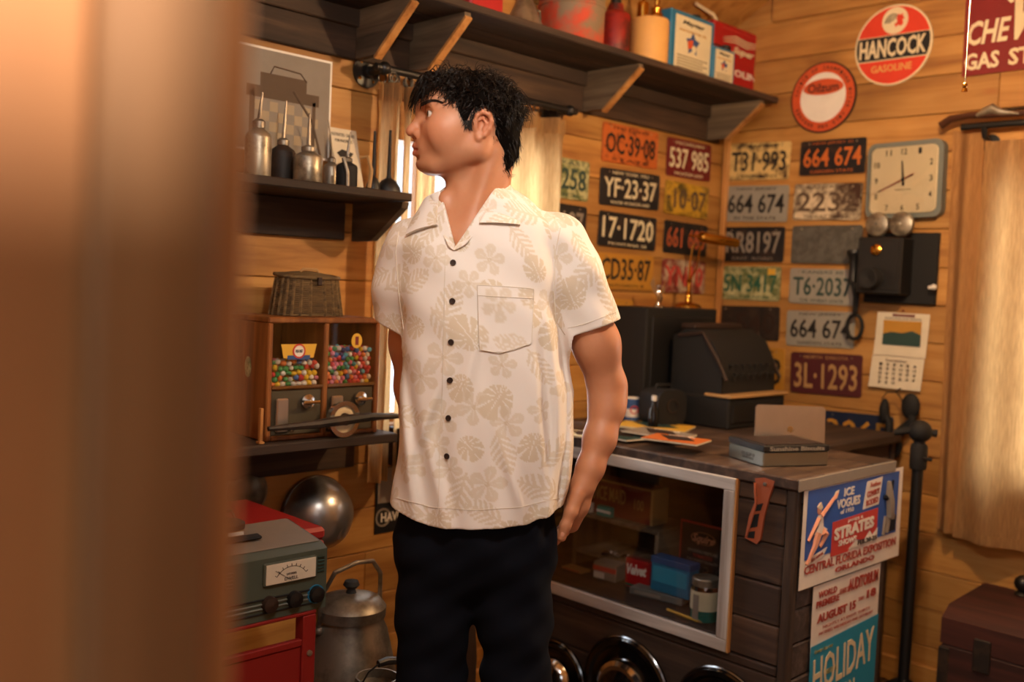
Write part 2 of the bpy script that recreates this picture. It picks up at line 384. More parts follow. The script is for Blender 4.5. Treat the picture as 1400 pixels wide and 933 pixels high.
# roof: two slopes of boards running along x
rf = struct('ceiling', MB().prism([(0.12, EAVE-0.10+0.02), (0.12, EAVE-0.02), (RIDGE, EAVE-SLOPE*RIDGE+0.10), (2*RIDGE-0.12, EAVE-0.02), (2*RIDGE-0.12, EAVE-0.08), (RIDGE, EAVE-SLOPE*RIDGE+0.03)], -0.12, 3.5), 'pine')
rf.rotation_euler.z = PI/2; rf.location = (0.0, 0, 0)
# ceiling boards (local frame rotated: X = world y)
ln = math.hypot(1.6, 1.6*SLOPE); ang = math.atan(SLOPE)
for side in (0, 1):
    n = int(ln/0.14)
    for i in range(n):
        s0, s1 = i*ln/n+0.0015, (i+1)*ln/n-0.0015
        o = MB().box(RX0, 0.0, -s1, -s0, 0.0, 0.018, 0.002).build('plank', 'pine', rf, 0)
        base = Matrix.Translation((0, 0.0 if side == 0 else 2*RIDGE, EAVE)) @ Matrix.Rotation(-ang if side == 0 else PI+0.0, 4, 'X' if side == 0 else 'Z')
        if side == 1: base = Matrix.Translation((RX0, 2*RIDGE, EAVE)) @ Matrix.Rotation(PI, 4, 'Z') @ Matrix.Rotation(-ang, 4, 'X')
        o.matrix_parent_inverse = Matrix.Rotation(PI/2, 4, 'Z').inverted(); o.matrix_basis = base
# windows
def window(name, rz, loc, H, nu, nz):
    o = struct(name, slab(MB(), H[0], H[1], H[2], H[3], 0.0, 0.10, [(H[0]+0.03, H[1]-0.03, H[2]+0.03, H[3]-0.03)]), 'pine_post'); o.location = loc; o.rotation_euler.z = rz
    u0, u1, z0, z1 = H[0]+0.03, H[1]-0.03, H[2]+0.03, H[3]-0.03
    MB().box(H[0]-0.02, H[1]+0.02, -0.05, 0.0, H[2]-0.02, H[2]+0.004, 0.004).build('window_sill', 'pine', o)
    for i in range(1, nu):
        u = u0+(u1-u0)*i/nu; MB().box(u-0.011, u+0.011, 0.05, 0.075, z0, z1, 0.003).build('muntin', 'pine_post', o)
    for j in range(1, nz):
        z = z0+(z1-z0)*j/nz; MB().box(u0, u1, 0.048, 0.073, z-0.011, z+0.011, 0.003).build('muntin', 'pine', o)
    for i in range(nu):
        for j in range(nz):
            a, b = u0+(u1-u0)*i/nu, u0+(u1-u0)*(i+1)/nu; c, d = z0+(z1-z0)*j/nz, z0+(z1-z0)*(j+1)/nz
            MB().box(a, b, 0.058, 0.062, c, d).build('pane', 'pane', o, 0)
    return o
window('window_1', R1, (0, 0.0195, 0), W1H, 4, 3); window('window_2', R2, (0.0195, 0, 0), W2H, 3, 3)
# baseboards
struct('baseboard_left', MB().box(RX0, 0.0, -0.016, 0.0, 0, 0.09, 0.004), 'pine').location = (0, -0.002, 0)
o = struct('baseboard_right', MB().box(0, -RY0, -0.016, 0.0, 0, 0.09, 0.004), 'pine'); o.location = (-0.002, 0, 0); o.rotation_euler.z = R2
# ---------------------------------------------------------------- curtains
def curtain(name, label, rz, loc, u0, u1, zt, zb, y0, waves, mat, amp=0.018, flare=0.0, group=None):
    o = thing(name, label, 'curtain', loc, rz, group)
    def fn(a, b):
        z = zt+(zb-zt)*b; w = u0+(u1-u0)*a+flare*b*(a-0.3)
        return (w, y0+amp*math.sin(a*waves*2*PI)+0.25*amp*math.sin(a*waves*5+b*3)+0.012*(1-b)*math.sin(a*31)*(1 if b < 0.05 else 0.3), z+0.006*math.sin(a*waves*2*PI)*(1 if b < 0.03 else 0))
    MB().sheet(60, 30, fn).build('cloth', mat, o, 60)
    MB().sheet(60, 1, lambda a, b: (fn(a, 0)[0], fn(a, 0)[1]-0.004, zt+0.006-0.05*b)).build('top_hem', mat, o, 60)
    n = 4
    for i in range(n):
        p = fn((i+0.5)/n, 0.0); MB().ring(0.012, 0.015, p[1]-0.002, p[1]+0.002, p[0], zt+0.02, 14).build('ring', 'black_iron', o)
    return o
ZR = at(640, 125, y=-0.09)[2]
RB = 0.035
curtain('window_curtain', 'narrow linen curtain strip beside shelf at the window edge', R1, (0, 0, 0), -1.80, -1.735, ZR-0.03, 0.78, -0.085, 1.5, 'linen')
curtain('window_curtain', 'thin linen curtain strip in front of the window, left of the man', R1, (0, 0, 0), -1.715, -1.695, ZR-0.03, 0.78, -0.085, 0.5, 'linen', 0.008)
curtain('window_curtain', 'loose weave linen curtain panel right by the man face', R1, (0, 0, 0), -1.665, -1.61, ZR-0.03, 0.78, -0.09, 1.0, 'linen')
curtain('window_curtain', 'bright backlit linen curtain behind the man neck beside licence plates', R1, (0, 0, 0), at(688, 250, y=-0.085)[0], at(773, 200, y=-0.085)[0], ZR-0.03, 0.935, -0.085, 2.2, 'linen', 0.022, 0.02)
def rod(label, rz, loc, ua, ub, z, y, u_end):
    o = thing('curtain_rod', label, 'curtain rod', loc, rz)
    MB().tube([(ua-0.03, y, z), (ub+0.03, y, z)], 0.011, 12).build('pipe', 'black_iron', o)
    for u in (ua, ub):
        MB().lathe([(0.045, -0.004), (0.045, -0.010), (0.02, -0.014), (0.018, -0.03), (0.0, -0.03)], 24, 'y', u, 0.0, z).build('flange', 'black_iron', o)
        MB().tube([(u, -0.02, z), (u, y, z)], 0.013, 12).ball((u, y, z), 0.019).build('elbow', 'black_iron', o)
        for k in range(4): MB().ball((u+0.032*math.cos(k*PI/2+0.7), -0.011, z+0.032*math.sin(k*PI/2+0.7)), 0.005, 8, 5).build('bolt', 'brass', o)
    return o
pa, pb = at(495, 98, y=0), at(752, 156, y=0)
rod('black iron pipe curtain rod with round flanges above the left window', R1, (0, 0, 0), pa[0]+0.01, pb[0], pa[2], -0.09, 0)
# right window: rod and two linen panels
q = at(1340, 182, x=-0.08)
def wcurt(label, pts, mat, y0, waves, amp):   # pts = (px left top, px right top, px left bottom, px right bottom, y top, y bottom)
    o = thing('window_curtain', label, 'curtain', (0, 0, 0), R2)
    tl, tr, bl, br = (at(*p, x=-y0) for p in pts)
    def fn(a, b):
        z = (tl[2]*(1-a)+tr[2]*a)*(1-b)+bl[2]*b; u = -((tl[1]*(1-a)+tr[1]*a)*(1-b)+(bl[1]*(1-a)+br[1]*a)*b)
        if b == 0: z -= 0.012*math.sin(a*PI)
        return (u, -y0+amp*math.sin(a*waves*2*PI+0.6)*(0.6+0.4*b)+0.3*amp*math.sin(a*waves*7+b*2.2), z)
    MB().sheet(70, 40, fn).build('cloth', mat, o, 60)
    MB().sheet(70, 2, lambda a, b: (fn(a, 1)[0], fn(a, 1)[1]-0.003, fn(a, 1)[2]+0.035*b-0.001)).build('bottom_hem', mat, o, 60)
    return o
wcurt('plain brown linen curtain panel between clock and right window', ((1302, 178), (1345, 180), (1278, 724), (1306, 731)), 'linen_brown', 0.05, 1.0, 0.02)
# panels
wcurt('wide pale linen curtain glowing over the right window', ((1346, 192), (1520, 176), (1300, 735), (1530, 760)), 'linen', 0.085, 2.6, 0.022)
o = thing('curtain_rod', 'black pipe curtain rod over the right window below a red sign', 'curtain rod', (0, 0, 0), R2)
zr = at(1340, 172, x=-0.07)[2]
MB().tube([(-at(1315, 170, x=-0.07)[1], -0.07, zr), (2.15, -0.07, zr)], 0.0115, 12).build('pipe', 'black_iron', o)
for u in (-at(1346, 170, x=-0.07)[1], 2.08):
    MB().tube([(u, -0.07, zr), (u, -0.06, zr-0.035), (u, 0.0, zr-0.05)], [0.013, 0.009, 0.008], 10).build('bracket', 'black_iron', o)
    MB().lathe([(0.03, 0.0), (0.03, -0.006), (0.0, -0.008)], 18, 'y', u, 0, zr-0.05).build('flange', 'black_iron', o)
# old carved long gun resting over that rod
o = thing('antique_gun', 'old long gun with dark wooden stock and worn metal lock over curtain rod', 'gun', (0, 0, 0), R2)
P = [at(*p, x=-0.085) for p in ((1286, 172), (1300, 163), (1325, 158), (1352, 157), (1380, 156), (1420, 153), (1560, 140))]
MB().tube([(-p[1], -0.085, p[2]) for p in P], [0.014, 0.013, 0.011, 0.012, 0.010, 0.009, 0.008], 10).build('stock', 'gun_wood', o)
P = [at(*p, x=-0.1) for p in ((1334, 158), (1345, 152), (1356, 148), (1368, 153), (1392, 155))]
MB().tube([(-p[1], -0.095, p[2]) for p in P], [0.005, 0.013, 0.016, 0.010, 0.003], 10).build('lock', 'bare_tin', o)
P = [at(*p, x=-0.085) for p in ((1370, 150), (1420, 146), (1640, 128))]
MB().tube([(-p[1], -0.085, p[2]) for p in P], 0.006, 10).build('barrel', 'dark_chrome', o)
# pull-chain lamp, hanging from the roof at the right
ch = at(1317, 112, d=2.25)
o = thing('ceiling_lamp', 'bare bulb ceiling lamp with a beaded pull chain hanging into view', 'lamp', (ch[0]+0.01, ch[1]+0.0, 0))
zt_ = roof_z(ch[1]) 
zb_ = 2.13
MB().tube([(0, 0.05, zt_), (0, 0.05, zb_+0.12)], 0.004, 6).build('cord', 'black_matte', o)
MB().lathe([(0.0, 0.13), (0.018, 0.125), (0.022, 0.09), (0.022, 0.05), (0.016, 0.045), (0.0, 0.045)], 16, 'z', 0, 0.05, zb_).build('socket', 'brass', o)
MB().lathe([(0.0, -0.055), (0.022, -0.045), (0.030, -0.02), (0.026, 0.01), (0.014, 0.035), (0.013, 0.045)], 18, 'z', 0, 0.05, zb_).build('bulb', 'bulb_glow', o)
cm = MB(); z = ch[2]; 
while z < zb_+0.07: cm.ball((0, 0, z), 0.0018, 6, 4); z += 0.0048
cm.tube([(0, 0, ch[2]), (0, 0, zb_+0.07)], 0.0007, 4).build('pull_chain', 'bare_tin', o, 60, 'stuff')
MB().ball((0, 0, ch[2]-0.006), 0.006, 10, 6).lathe([(0.005, -0.012), (0.007, -0.02), (0.0, -0.02)], 10, 'z', 0, 0, ch[2]).build('chain_pull', 'brass', o)
lp = bpy.data.lights.new('bulb_light', 'POINT'); lp.energy = 72; lp.color = (1.0, 0.63, 0.32); lp.shadow_soft_size = 0.035
lo = bpy.data.objects.new('bulb_light', lp); scene.collection.objects.link(lo); lo.location = (ch[0]+0.01, ch[1]+0.05, zb_-0.10)

# second hanging bulb, unseen above the frame, added to light the man
o = thing('ceiling_lamp', 'added bare bulb lamp on a cord, unseen above the frame, lighting the man', 'lamp', (-2.72, -1.70, 0)); zt_ = roof_z(-1.70); zb_ = 2.20
MB().tube([(0, 0, zt_), (0, 0, zb_+0.12)], 0.004, 6).build('cord', 'black_matte', o)
MB().lathe([(0.0, 0.13), (0.018, 0.125), (0.022, 0.09), (0.022, 0.05), (0.016, 0.045), (0.0, 0.045)], 16, 'z', 0, 0, zb_).build('socket', 'brass', o)
MB().lathe([(0.0, -0.055), (0.022, -0.045), (0.030, -0.02), (0.026, 0.01), (0.014, 0.035), (0.013, 0.045)], 18, 'z', 0, 0, zb_).build('bulb', 'bulb_glow', o)
lp = bpy.data.lights.new('bulb_light', 'POINT'); lp.energy = 44; lp.color = (1.0, 0.91, 0.80); lp.shadow_soft_size = 0.05
lo = bpy.data.objects.new('bulb_light', lp); scene.collection.objects.link(lo); lo.location = (-2.72, -1.70, zb_-0.12)
# unseen fence, added to block the sun from the lower door jamb
o = thing('added_sun_fence', 'added unseen board fence shading the door jamb from the sun', 'fence', (-5.6, -4.6, -0.02))
for i in range(22): MB().box(0.15*i+0.002, 0.15*i+0.148, 0, 0.02, 0, 2.03, 0.004).build('board', 'old_wood_post', o, 0)
for z in (0.4, 1.5): MB().box(0, 3.3, 0.021, 0.06, z, z+0.08, 0.004).build('rail', 'old_wood', o, 0)
for x in (0.05, 1.6, 3.2): MB().box(x, x+0.09, 0.061, 0.15, 0, 1.9, 0.004).build('post', 'old_wood_post', o, 0)
# unseen roof and walls, added to keep sky light off the door jamb
struct('added_shade_roof', MB().box(-5.75, RX0-0.17, -4.75, 0.6, 2.46, 2.52, 0.005), 'old_wood'); pw = struct('added_shade_wall', MB().box(-5.75, -5.68, -4.75, 0.6, -0.05, 2.455, 0.005), 'old_wood_post'); struct('added_shade_end', MB().box(-5.67, RX0-0.18, 0.5, 0.6, -0.05, 2.455, 0.005), 'old_wood_post')
# ================================================================ licence plates
def wall_quad(tl, tr, bl, right):
    k = dict(x=-0.004) if right else dict(y=-0.004)
    a, b, c = at(*tl, **k), at(*tr, **k), at(*bl, **k)
    u = b-a; w = float(np.linalg.norm(u)); h = float(np.linalg.norm(c-a)); ctr = (b+c)/2
    du = -u[1] if right else u[0]
    return ctr, w, h, -math.atan2(u[2], du)
def plate(label, right, tl, tr, bl, mat, ink, txt, top='', bottom='', bold=0.012, th=0.62, tw=0.88, ctop=None):
    c, w, h, tilt = wall_quad(tl, tr, bl, right)
    o = thing('license_plate', label, 'license plate', c, R2 if right else R1, 'licence plates on the cabin walls', tilt)
    MB().rrect(w, h, 0.010, -0.0012, 0.0012).build('plate_sheet', mat, o)
    v = MB(); e = 0.0045
    for a, b, c_, d in ((-w/2+0.006, w/2-0.006, h/2-e-0.002, h/2-0.002), (-w/2+0.006, w/2-0.006, -h/2+0.002, -h/2+e+0.002), (-w/2+0.002, -w/2+e+0.002, -h/2+0.006, h/2-0.006), (w/2-e-0.002, w/2-0.002, -h/2+0.006, h/2-0.006)):
        v.box(a, b, -0.0026, -0.001, c_, d, 0.0008)
    v.build('raised_rim', mat, o)
    dz = (-0.06 if top else 0)+(0.06 if bottom else 0)
    if txt: MB().text(txt, w*tw, h*th*(0.86 if top and bottom else 1), 0, h*dz, -0.0018, 0.0012, bold).build('number', ink, o, 0)
    if top: MB().text(top, w*0.62, h*0.085, 0, h*0.40, -0.0014, 0.0006, 0.0).build('caption', ctop or ink, o, 0)
    if bottom: MB().text(bottom, w*0.66, h*0.085, 0, -h*0.40, -0.0014, 0.0006, 0.0).build('caption', ctop or ink, o, 0)
    for sx in (-1, 1):
        MB().lathe([(0.0, -0.0035), (0.003, -0.003), (0.0035, -0.001)], 8, 'y', sx*w*0.36, 0, h*0.41).build('screw', 'bare_tin', o)
    return o
PL = [
 ('rust-edged cream plate reading T31-993 in the top row', 1, (997, 197), (1082, 193), (994, 247), 'rusty_cream', 'ink_black', 'T31\u00b7993', '19 NEW JERSEY 30', 'COMMERCIAL TRUCK'),
 ('black plate with orange numbers 664 674 left of the clock', 1, (1096, 194), (1186, 187), (1092, 241), 'black_plate', 'orange', '664 674', 'NEW JERSEY 35', 'GARDEN STATE'),
 ('grey plate with black numbers 664 674 below plate T31-993', 1, (992, 255), (1079, 253), (989.6, 303), 'grey_plate', 'ink_black', '664 674', 'NEW JERSEY', 'IN THE STATE'),
 ('white plate 2232 with rusted left corner', 1, (1086.5, 252), (1180, 249.7), (1084, 301), 'rusty_white', 'ink_brown', ' 2232', 'KANSAS 62', 'WHEAT STATE'),
 ('black plate reading RR8197 with pale characters on the right wall', 1, (990, 311), (1074, 310), (987, 357.6), 'black_plate', 'ashen', 'RR8197', '', 'EAST  ROAD'),
 ('blank weathered grey plate with faint embossing beside telephone receiver', 1, (1084, 309), (1180, 307.5), (1081, 360), 'blank_grey', 'blank_grey', '02771', '', ''),
 ('pale green plate 5N 3417 with green characters and yellow sticker', 1, (987, 364), (1069, 365), (984, 409), 'worn_green', 'green_ink', '5N 3417', 'COLORADO', 'SKI COUNTRY'),
 ('light grey plate reading T6-2037 left of telephone cord', 1, (1081, 366.7), (1172, 369), (1078, 414), 'grey_plate', 'dark_green', 'T6\u00b72037', 'KANSAS 60', 'THE WHEAT STATE'),
 ('very dark rusted plate with faint 1 540 behind the desk clutter', 1, (980.6, 418), (1066, 419.4), (980, 463), 'dark_plate', 'brown_dark', '1\u00b7540', '', ''),
 ('white plate with bold black 664 674 and corner bolts above brown plate', 1, (1077, 424.5), (1170, 427), (1074, 472), 'grey_plate', 'ink_black', '664 674', 'NEW JERSEY', 'GARDEN STATE'),
 ('dark brown plate reading 3L-1293 in cream numbers', 1, (1082, 481), (1179.7, 486), (1080, 536), 'maroon', 'tan', '3L\u00b71293', 'NORTH  DAKOTA', ''),
 ('yellow plate ending 23 partly hidden behind black machine', 1, (992, 473), (1074, 477), (990, 528), 'ochre', 'ink_black', '47\u00b723', 'OHIO', ''),
 ('dark blue plate reading 3065 low on wall beside laptop', 1, (1126, 561), (1222, 570), (1124, 612), 'plate_blue', 'ochre', '3065', '', ''),
 ('pale green plate ending 258 at the edge of the curtain', 0, (733, 208), (805.7, 222.5), (731, 265), 'worn_green', 'dark_green', '40\u00b7258', 'TEXAS', 'TRUCK'),
 ('black plate ending 197 half hidden by the man shoulder', 0, (730, 272), (802, 283.6), (728, 322), 'black_plate', 'ashen', 'R\u00b7R197', '', ''),
 ('orange plate reading OC-39-08 in the top row', 0, (824, 165.7), (899.6, 181.8), (823, 219.8), 'orange_plate', 'ink_black', 'OC\u00b739\u00b708', '1940 IDAHO', 'STATE'),
 ('black plate with white YF-23-37 and a small caption line', 0, (820.8, 228), (901.8, 240.3), (819.7, 279.4), 'black_plate', 'label_cream', 'YF\u00b723\u00b737', 'NEW YORK 1952', 'WATER WONDERLAND'),
 ('black plate reading 17-1720 with white digits', 0, (818.6, 287), (897, 298.7), (818, 335.5), 'black_plate', 'label_cream', '17\u00b71720', '', 'MONTANA 38'),
 ('orange-yellow plate reading CD35-87 next to the man sleeve', 0, (816.5, 344.7), (893, 351), (816, 394), 'ochre', 'ink_black', 'CD35\u00b787', '', 'SOUTH DAKOTA 48'),
 ('amber plate ending 0 peeking out behind the man arm', 0, (787, 404), (864.7, 411), (787, 456), 'ochre', 'ink_black', '88\u00b710', '', ''),
 ('dark red plate with white numbers 537 985 under the shelf end', 0, (912, 187), (972, 199), (910.8, 239.7), 'dark_red', 'label_cream', '537 985', 'MICHIGAN', 'VACATION LAND'),
 ('flaking bright yellow plate reading 10-07', 0, (909.7, 245), (968.7, 256.8), (908, 291), 'worn_yellow', 'ink_brown', '\u00b710\u00b707', '', ''),
 ('black plate with dull red digits 661 685 above brass lamp', 0, (908, 300), (966.5, 309), (907, 345), 'black_plate', 'rust_orange', '661 685', '', ''),
 ('worn white plate stained red behind the brass lamp', 0, (905.4, 353), (964, 358.6), (904, 399), 'worn_red_white', 'pink_red', 'YN10', '', ''),
]
for a in PL: plate(*a)
for o in [q for q in scene.objects if q.get('label', '').startswith('pale green plate 5N')]:
    MB().box(0.08, 0.112, -0.003, -0.0012, 0.035, 0.06).build('sticker', 'yellow', o)
# ================================================================ signs on the right wall
c = at(1221, 61.7, x=-0.006); r = 0.142
o = thing('round_sign', 'round red gasoline sign with black band and cockerel emblem reading HANCOCK', 'sign', c, R2)
MB().disc(r, -0.002, 0.004, n=64).build('sign_disc', 'cream', o)
MB().disc(r*0.955, -0.003, -0.001, n=64).build('red_field', 'hancock_red', o)
h0, h1 = -0.052, 0.036
poly = [(r*0.955*math.cos(a), r*0.955*math.sin(a)) for a in [math.asin(h0/(r*0.955))+(math.asin(h1/(r*0.955))-math.asin(h0/(r*0.955)))*i/8 for i in range(9)]]
poly += [(-x, z) for x, z in reversed(poly)]
MB().prism([(x*1.0, z) for x, z in [(px_, min(max(pz_, h0-0.004), h1+0.004)) for px_, pz_ in poly]], -0.0038, -0.001).build('cream_band', 'cream', o)
MB().prism([(x*0.995, z*0.93) for x, z in poly], -0.0046, -0.001).build('black_band', 'ink_black', o)
MB().text('HANCOCK', r*1.72, 0.066, 0, -0.008, -0.0056, 0.0012, 0.025).build('lettering', 'cream', o, 0)
MB().text('GASOLINE', r*1.05, 0.026, 0, -0.080, -0.0042, 0.0012, 0.012).build('lettering', 'can_cream', o, 0)
MB().disc(0.047, -0.0066, -0.001, 0.004, 0.085, 40).build('emblem_disc', 'cream', o)
hp = [(0.012, 0.098), (0.018, 0.108), (0.024, 0.100), (0.032, 0.108), (0.034, 0.096), (0.040, 0.088), (0.032, 0.084), (0.036, 0.070), (0.026, 0.062), (0.018, 0.068), (0.008, 0.060), (0.004, 0.072), (0.014, 0.080), (0.010, 0.090)]
MB().prism(hp, -0.0078, -0.005).build('cockerel_head', 'hancock_red', o)
tl = MB()
for k in range(4):
    rr = 0.009+0.007*k
    tl.tube([(-0.010-rr*math.cos(a)*0.9+0.006, -0.0072, 0.078+rr*math.sin(a)) for a in [PI*(0.0+0.72*i/8) for i in range(9)]], 0.0017, 5)
tl.build('tail_feathers', 'ink_black', o)
c = at(1125.4, 133.2, x=-0.006); r = 0.133
o = thing('round_sign', 'round orange-rimmed sign with white centre and an orange word badge', 'sign', c, R2)
MB().disc(r, -0.002, 0.004, n=64).build('sign_disc', 'brown_dark', o)
MB().ring(r*0.70, r*0.955, -0.004, -0.001, n=64).build('rim_band', 'emblem_orange', o)
MB().disc(r*0.72, -0.003, -0.001, n=64).build('white_centre', 'white', o)
ov = [(0.082*math.cos(a), 0.034+0.028*math.sin(a)*(1.25 if math.sin(a) > 0 else 0.9)) for a in [2*PI*i/36 for i in range(36)]]
MB().prism(ov, -0.0042, -0.001).build('word_badge', 'emblem_orange', o)
MB().text('Oilzum', 0.125, 0.034, 0, 0.036, -0.005, 0.0008, 0.01).build('lettering', 'ink_black', o, 0)
rt = MB(); s_ = 'CHOICE OF CHAMPIONS MOTOR OILS AND GREASES '
for i, chx in enumerate(s_):
    a = PI*0.95-2*PI*i/len(s_)*0.96
    if chx != ' ': rt.text(chx, 0.009, 0.013, r*0.83*math.cos(a), r*0.83*math.sin(a), -0.0046, 0.0005, 0.02, rot=a-PI/2)
rt.build('rim_lettering', 'brown_dark', o, 0)
# rectangular gas station sign, cut by the frame
bl = at(1315, 105.5, x=-0.008); o = thing('gas_sign', 'dark red gas station sign with cream lettering above right window', 'sign', bl, R2, None, -0.012)
MB().box(0, 0.46, -0.003, 0.004, 0.0, 0.44, 0.001).build('sign_sheet', 'sign_red', o)
for tx_, w_, cx_, sh_ in (('CHE', 0.138, 0.082, 0.22), ('RON', 0.165, 0.345, 0.22)): MB().text(tx_, w_, 0.080, cx_, 0.140, -0.0042, 0.0012, 0.025, shear=sh_).build('lettering', 'cream', o, 0)
MB().text('GAS', 0.112, 0.056, 0.064, 0.046, -0.0042, 0.0012, 0.03).build('lettering', 'cream', o, 0); MB().text('STATION', 0.285, 0.056, 0.292, 0.046, -0.0042, 0.0012, 0.03).build('lettering', 'cream', o, 0)
MB().prism([(0.158, 0.300), (0.186, 0.300), (0.186, 0.180), (0.252, 0.300), (0.282, 0.300), (0.174, 0.100), (0.164, 0.100)], -0.0046, -0.002).build('chevron_mark', 'cream', o, 0)
w_ = MB()
for k in range(4): w_.prism([(0.088+0.016*k, 0.282-0.016*k), (0.156, 0.300-0.020*k), (0.156, 0.285-0.020*k), (0.098+0.016*k, 0.270-0.016*k)], -0.0046, -0.002)
w_.build('wing_mark', 'cream', o, 0, 'stuff')
# ================================================================ wall clock
c, w, h, tilt = wall_quad((1192.6, 199.6), (1296.7, 194.5), (1189.5, 297), True)
o = thing('wall_clock', 'square grey-framed wall clock with cream dial', 'clock', c + np.array([-0.006, 0, 0]), R2, None, -0.02)
w, h = 0.272, 0.268
MB().rrect(w, h, 0.03, -0.030, 0.006, n=6).build('case', 'grey_metal_paint', o)
MB().rrect(w-0.035, h-0.035, 0.022, -0.034, -0.028, n=6).build('dial', 'cream', o)
nb = MB()
for i in range(1, 13):
    a = PI/2-2*PI*i/12; s_ = 0.098/max(abs(math.cos(a)), abs(math.sin(a))) if i % 3 else 0.098
    s_ = min(s_, 0.112); nb.text(str(i), 0.020 if i > 9 else 0.011, 0.021, s_*math.cos(a), s_*math.sin(a), -0.0345, 0.0006, 0.01)
nb.text('STANDARD ELECTRIC', 0.06, 0.004, 0.0, -0.035, -0.0345, 0.0004).build('numerals', 'ink_black', o, 0)
def hand(name, ang, L, tail, wd, mat, y):
    d = Vector((math.cos(ang), math.sin(ang))); n_ = Vector((-d.y, d.x)); P = [d*-tail+n_*wd, d*-tail-n_*wd, d*L-n_*wd*0.5, d*L+n_*wd*0.5]
    MB().prism([tuple(p) for p in P], y, y+0.001).build(name, mat, o, 0)
hand('hour_hand', PI/2+0.09, 0.066, 0.022, 0.0042, 'ink_black', -0.037)
hand('minute_hand', PI+0.42, 0.098, 0.04, 0.0034, 'ink_black', -0.0385)
hand('second_hand', PI+0.40-PI-0.02+0.06, 0.048, 0.085, 0.0013, 'poster_red', -0.040)
MB().lathe([(0.006, -0.036), (0.006, -0.0415), (0.0, -0.042)], 14, 'y').build('hub', 'ink_black', o)
MB().rrect(w-0.033, h-0.033, 0.022, -0.0445, -0.0425, n=6).build('glass', 'pane', o)
# ================================================================ wall telephone
c, w, h, _ = wall_quad((1187, 317), (1285, 321), (1184, 411), True)
o = thing('wall_telephone', 'antique black wall telephone with two bells and hanging receiver', 'telephone', c, R2)
MB().box(-w/2, w/2, -0.015, 0.002, -h/2, h/2, 0.003).build('backboard', 'black_matte', o)
bx0, bx1 = -w/2+0.012, -w/2+0.175
MB().box(bx0, bx1, -0.105, -0.015, -h/2+0.03, h/2-0.02, 0.005).build('box', 'black_paint', o)
MB().box(bx0+0.012, bx1-0.012, -0.109, -0.105, -h/2+0.045, h/2-0.035, 0.002).build('front_panel', 'black_paint', o)
bm_ = (bx0+bx1)/2-0.01
for k, dx in enumerate((-0.042, 0.046)):
    MB().lathe([(0.043, -0.062), (0.0435, -0.070), (0.040, -0.076), (0.026, -0.081), (0.012, -0.082), (0.0, -0.083)], 28, 'y', bm_+dx+0.02, 0, h/2+0.026).lathe([(0.0, -0.094), (0.006, -0.092), (0.007, -0.085)], 10, 'y', bm_+dx+0.02, 0, h/2+0.026).build('bell', 'bare_tin', o)
    MB().tube([(bm_+dx+0.02, -0.06, h/2+0.026), (bm_+dx*0.5+0.02, -0.05, h/2-0.025)], 0.006, 8).build('bell_post', 'black_iron', o)
MB().lathe([(0.020, -0.108), (0.020, -0.114), (0.012, -0.119), (0.0, -0.12)], 20, 'y', bm_, 0, h/2-0.066).build('badge', 'brass', o)
MB().lathe([(0.034, -0.105), (0.036, -0.12), (0.026, -0.135), (0.024, -0.15), (0.036, -0.165), (0.03, -0.166), (0.0, -0.155)], 24, 'y', bm_, 0, -h/2+0.085).build('mouthpiece', 'black_matte', o)
MB().tube([(w/2-0.01, -0.05, -h/2+0.06), (w/2+0.006, -0.05, -h/2+0.06)], 0.006, 8).ball((w/2+0.008, -0.05, -h/2+0.062), 0.010).build('crank', 'white', o)
rx = -w/2-0.022; rz_ = h/2-0.065
MB().lathe([(0.0, 0.002), (0.026, 0.0), (0.027, -0.012), (0.017, -0.026), (0.014, -0.06), (0.014, -0.11), (0.019, -0.118), (0.0, -0.12)], 18, 'z', rx, -0.06, rz_).build('receiver', 'black_paint', o)
MB().tube([(rx, -0.06, rz_-0.03), (rx+0.03, -0.055, rz_-0.035), (bx0+0.005, -0.05, rz_-0.04)], 0.005, 8).build('hook', 'black_iron', o)
zc = rz_-0.12
pts = [(rx, -0.06, zc), (rx+0.008, -0.05, zc-0.05), (rx+0.004, -0.04, zc-0.11)]
pts += [(rx+0.006+0.030*math.sin(a), -0.035, zc-0.158+0.044*math.cos(a)) for a in [0.2+(2*PI-0.4)*i/18 for i in range(19)]]
pts += [(rx+0.012, -0.045, zc-0.10), (rx+0.016, -0.045, zc-0.03), (bx0+0.01, -0.06, -h/2+0.04)]
MB().tube(pts, 0.0075, 8).build('cord', 'black_matte', o)
# ================================================================ wall calendar
c, w, h, tilt = wall_quad((1201.6, 427), (1273.5, 430), (1196, 485), True)
o = thing('wall_calendar', 'cream paper wall calendar with a small picture under the telephone', 'calendar', c, R2, None, 0.0)
MB().sheet(6, 6, lambda a, b: (-w/2+w*a-0.004*b, -0.004-0.006*b*b, h/2-h*b)).build('picture_sheet', 'paper', o)
MB().sheet(6, 6, lambda a, b: (-w/2+w*a-0.008-0.004*b, -0.006-0.010*b, -h/2-0.002-h*0.74*b)).build('date_sheet', 'paper', o)
MB().box(-w*0.36, w*0.36, -0.009, -0.0065, -h*0.25, h*0.32).build('sky_print', 'ochre', o, 0)
MB().prism([(-w*0.36, -h*0.25), (w*0.36, -h*0.25), (w*0.36, 0.02*h), (w*0.2, 0.10*h), (0, 0.04*h), (-w*0.2, 0.06*h), (-w*0.36, 0.0)], -0.0098, -0.007).build('landscape_print', 'dark_green', o, 0)
MB().box(-w*0.2, w*0.22, -0.0065, -0.004, h*0.42, h*0.47).build('title_print', 'dark_red', o, 0)
MB().text('AUTO SALES AND SERVICE', w*0.7, h*0.04, 0, h*0.37, -0.0075, 0.0004).text('December', w*0.4, h*0.06, -0.01, -h*0.60, -0.014, 0.0004).build('lettering', 'ink_brown', o, 0)
dg = MB()
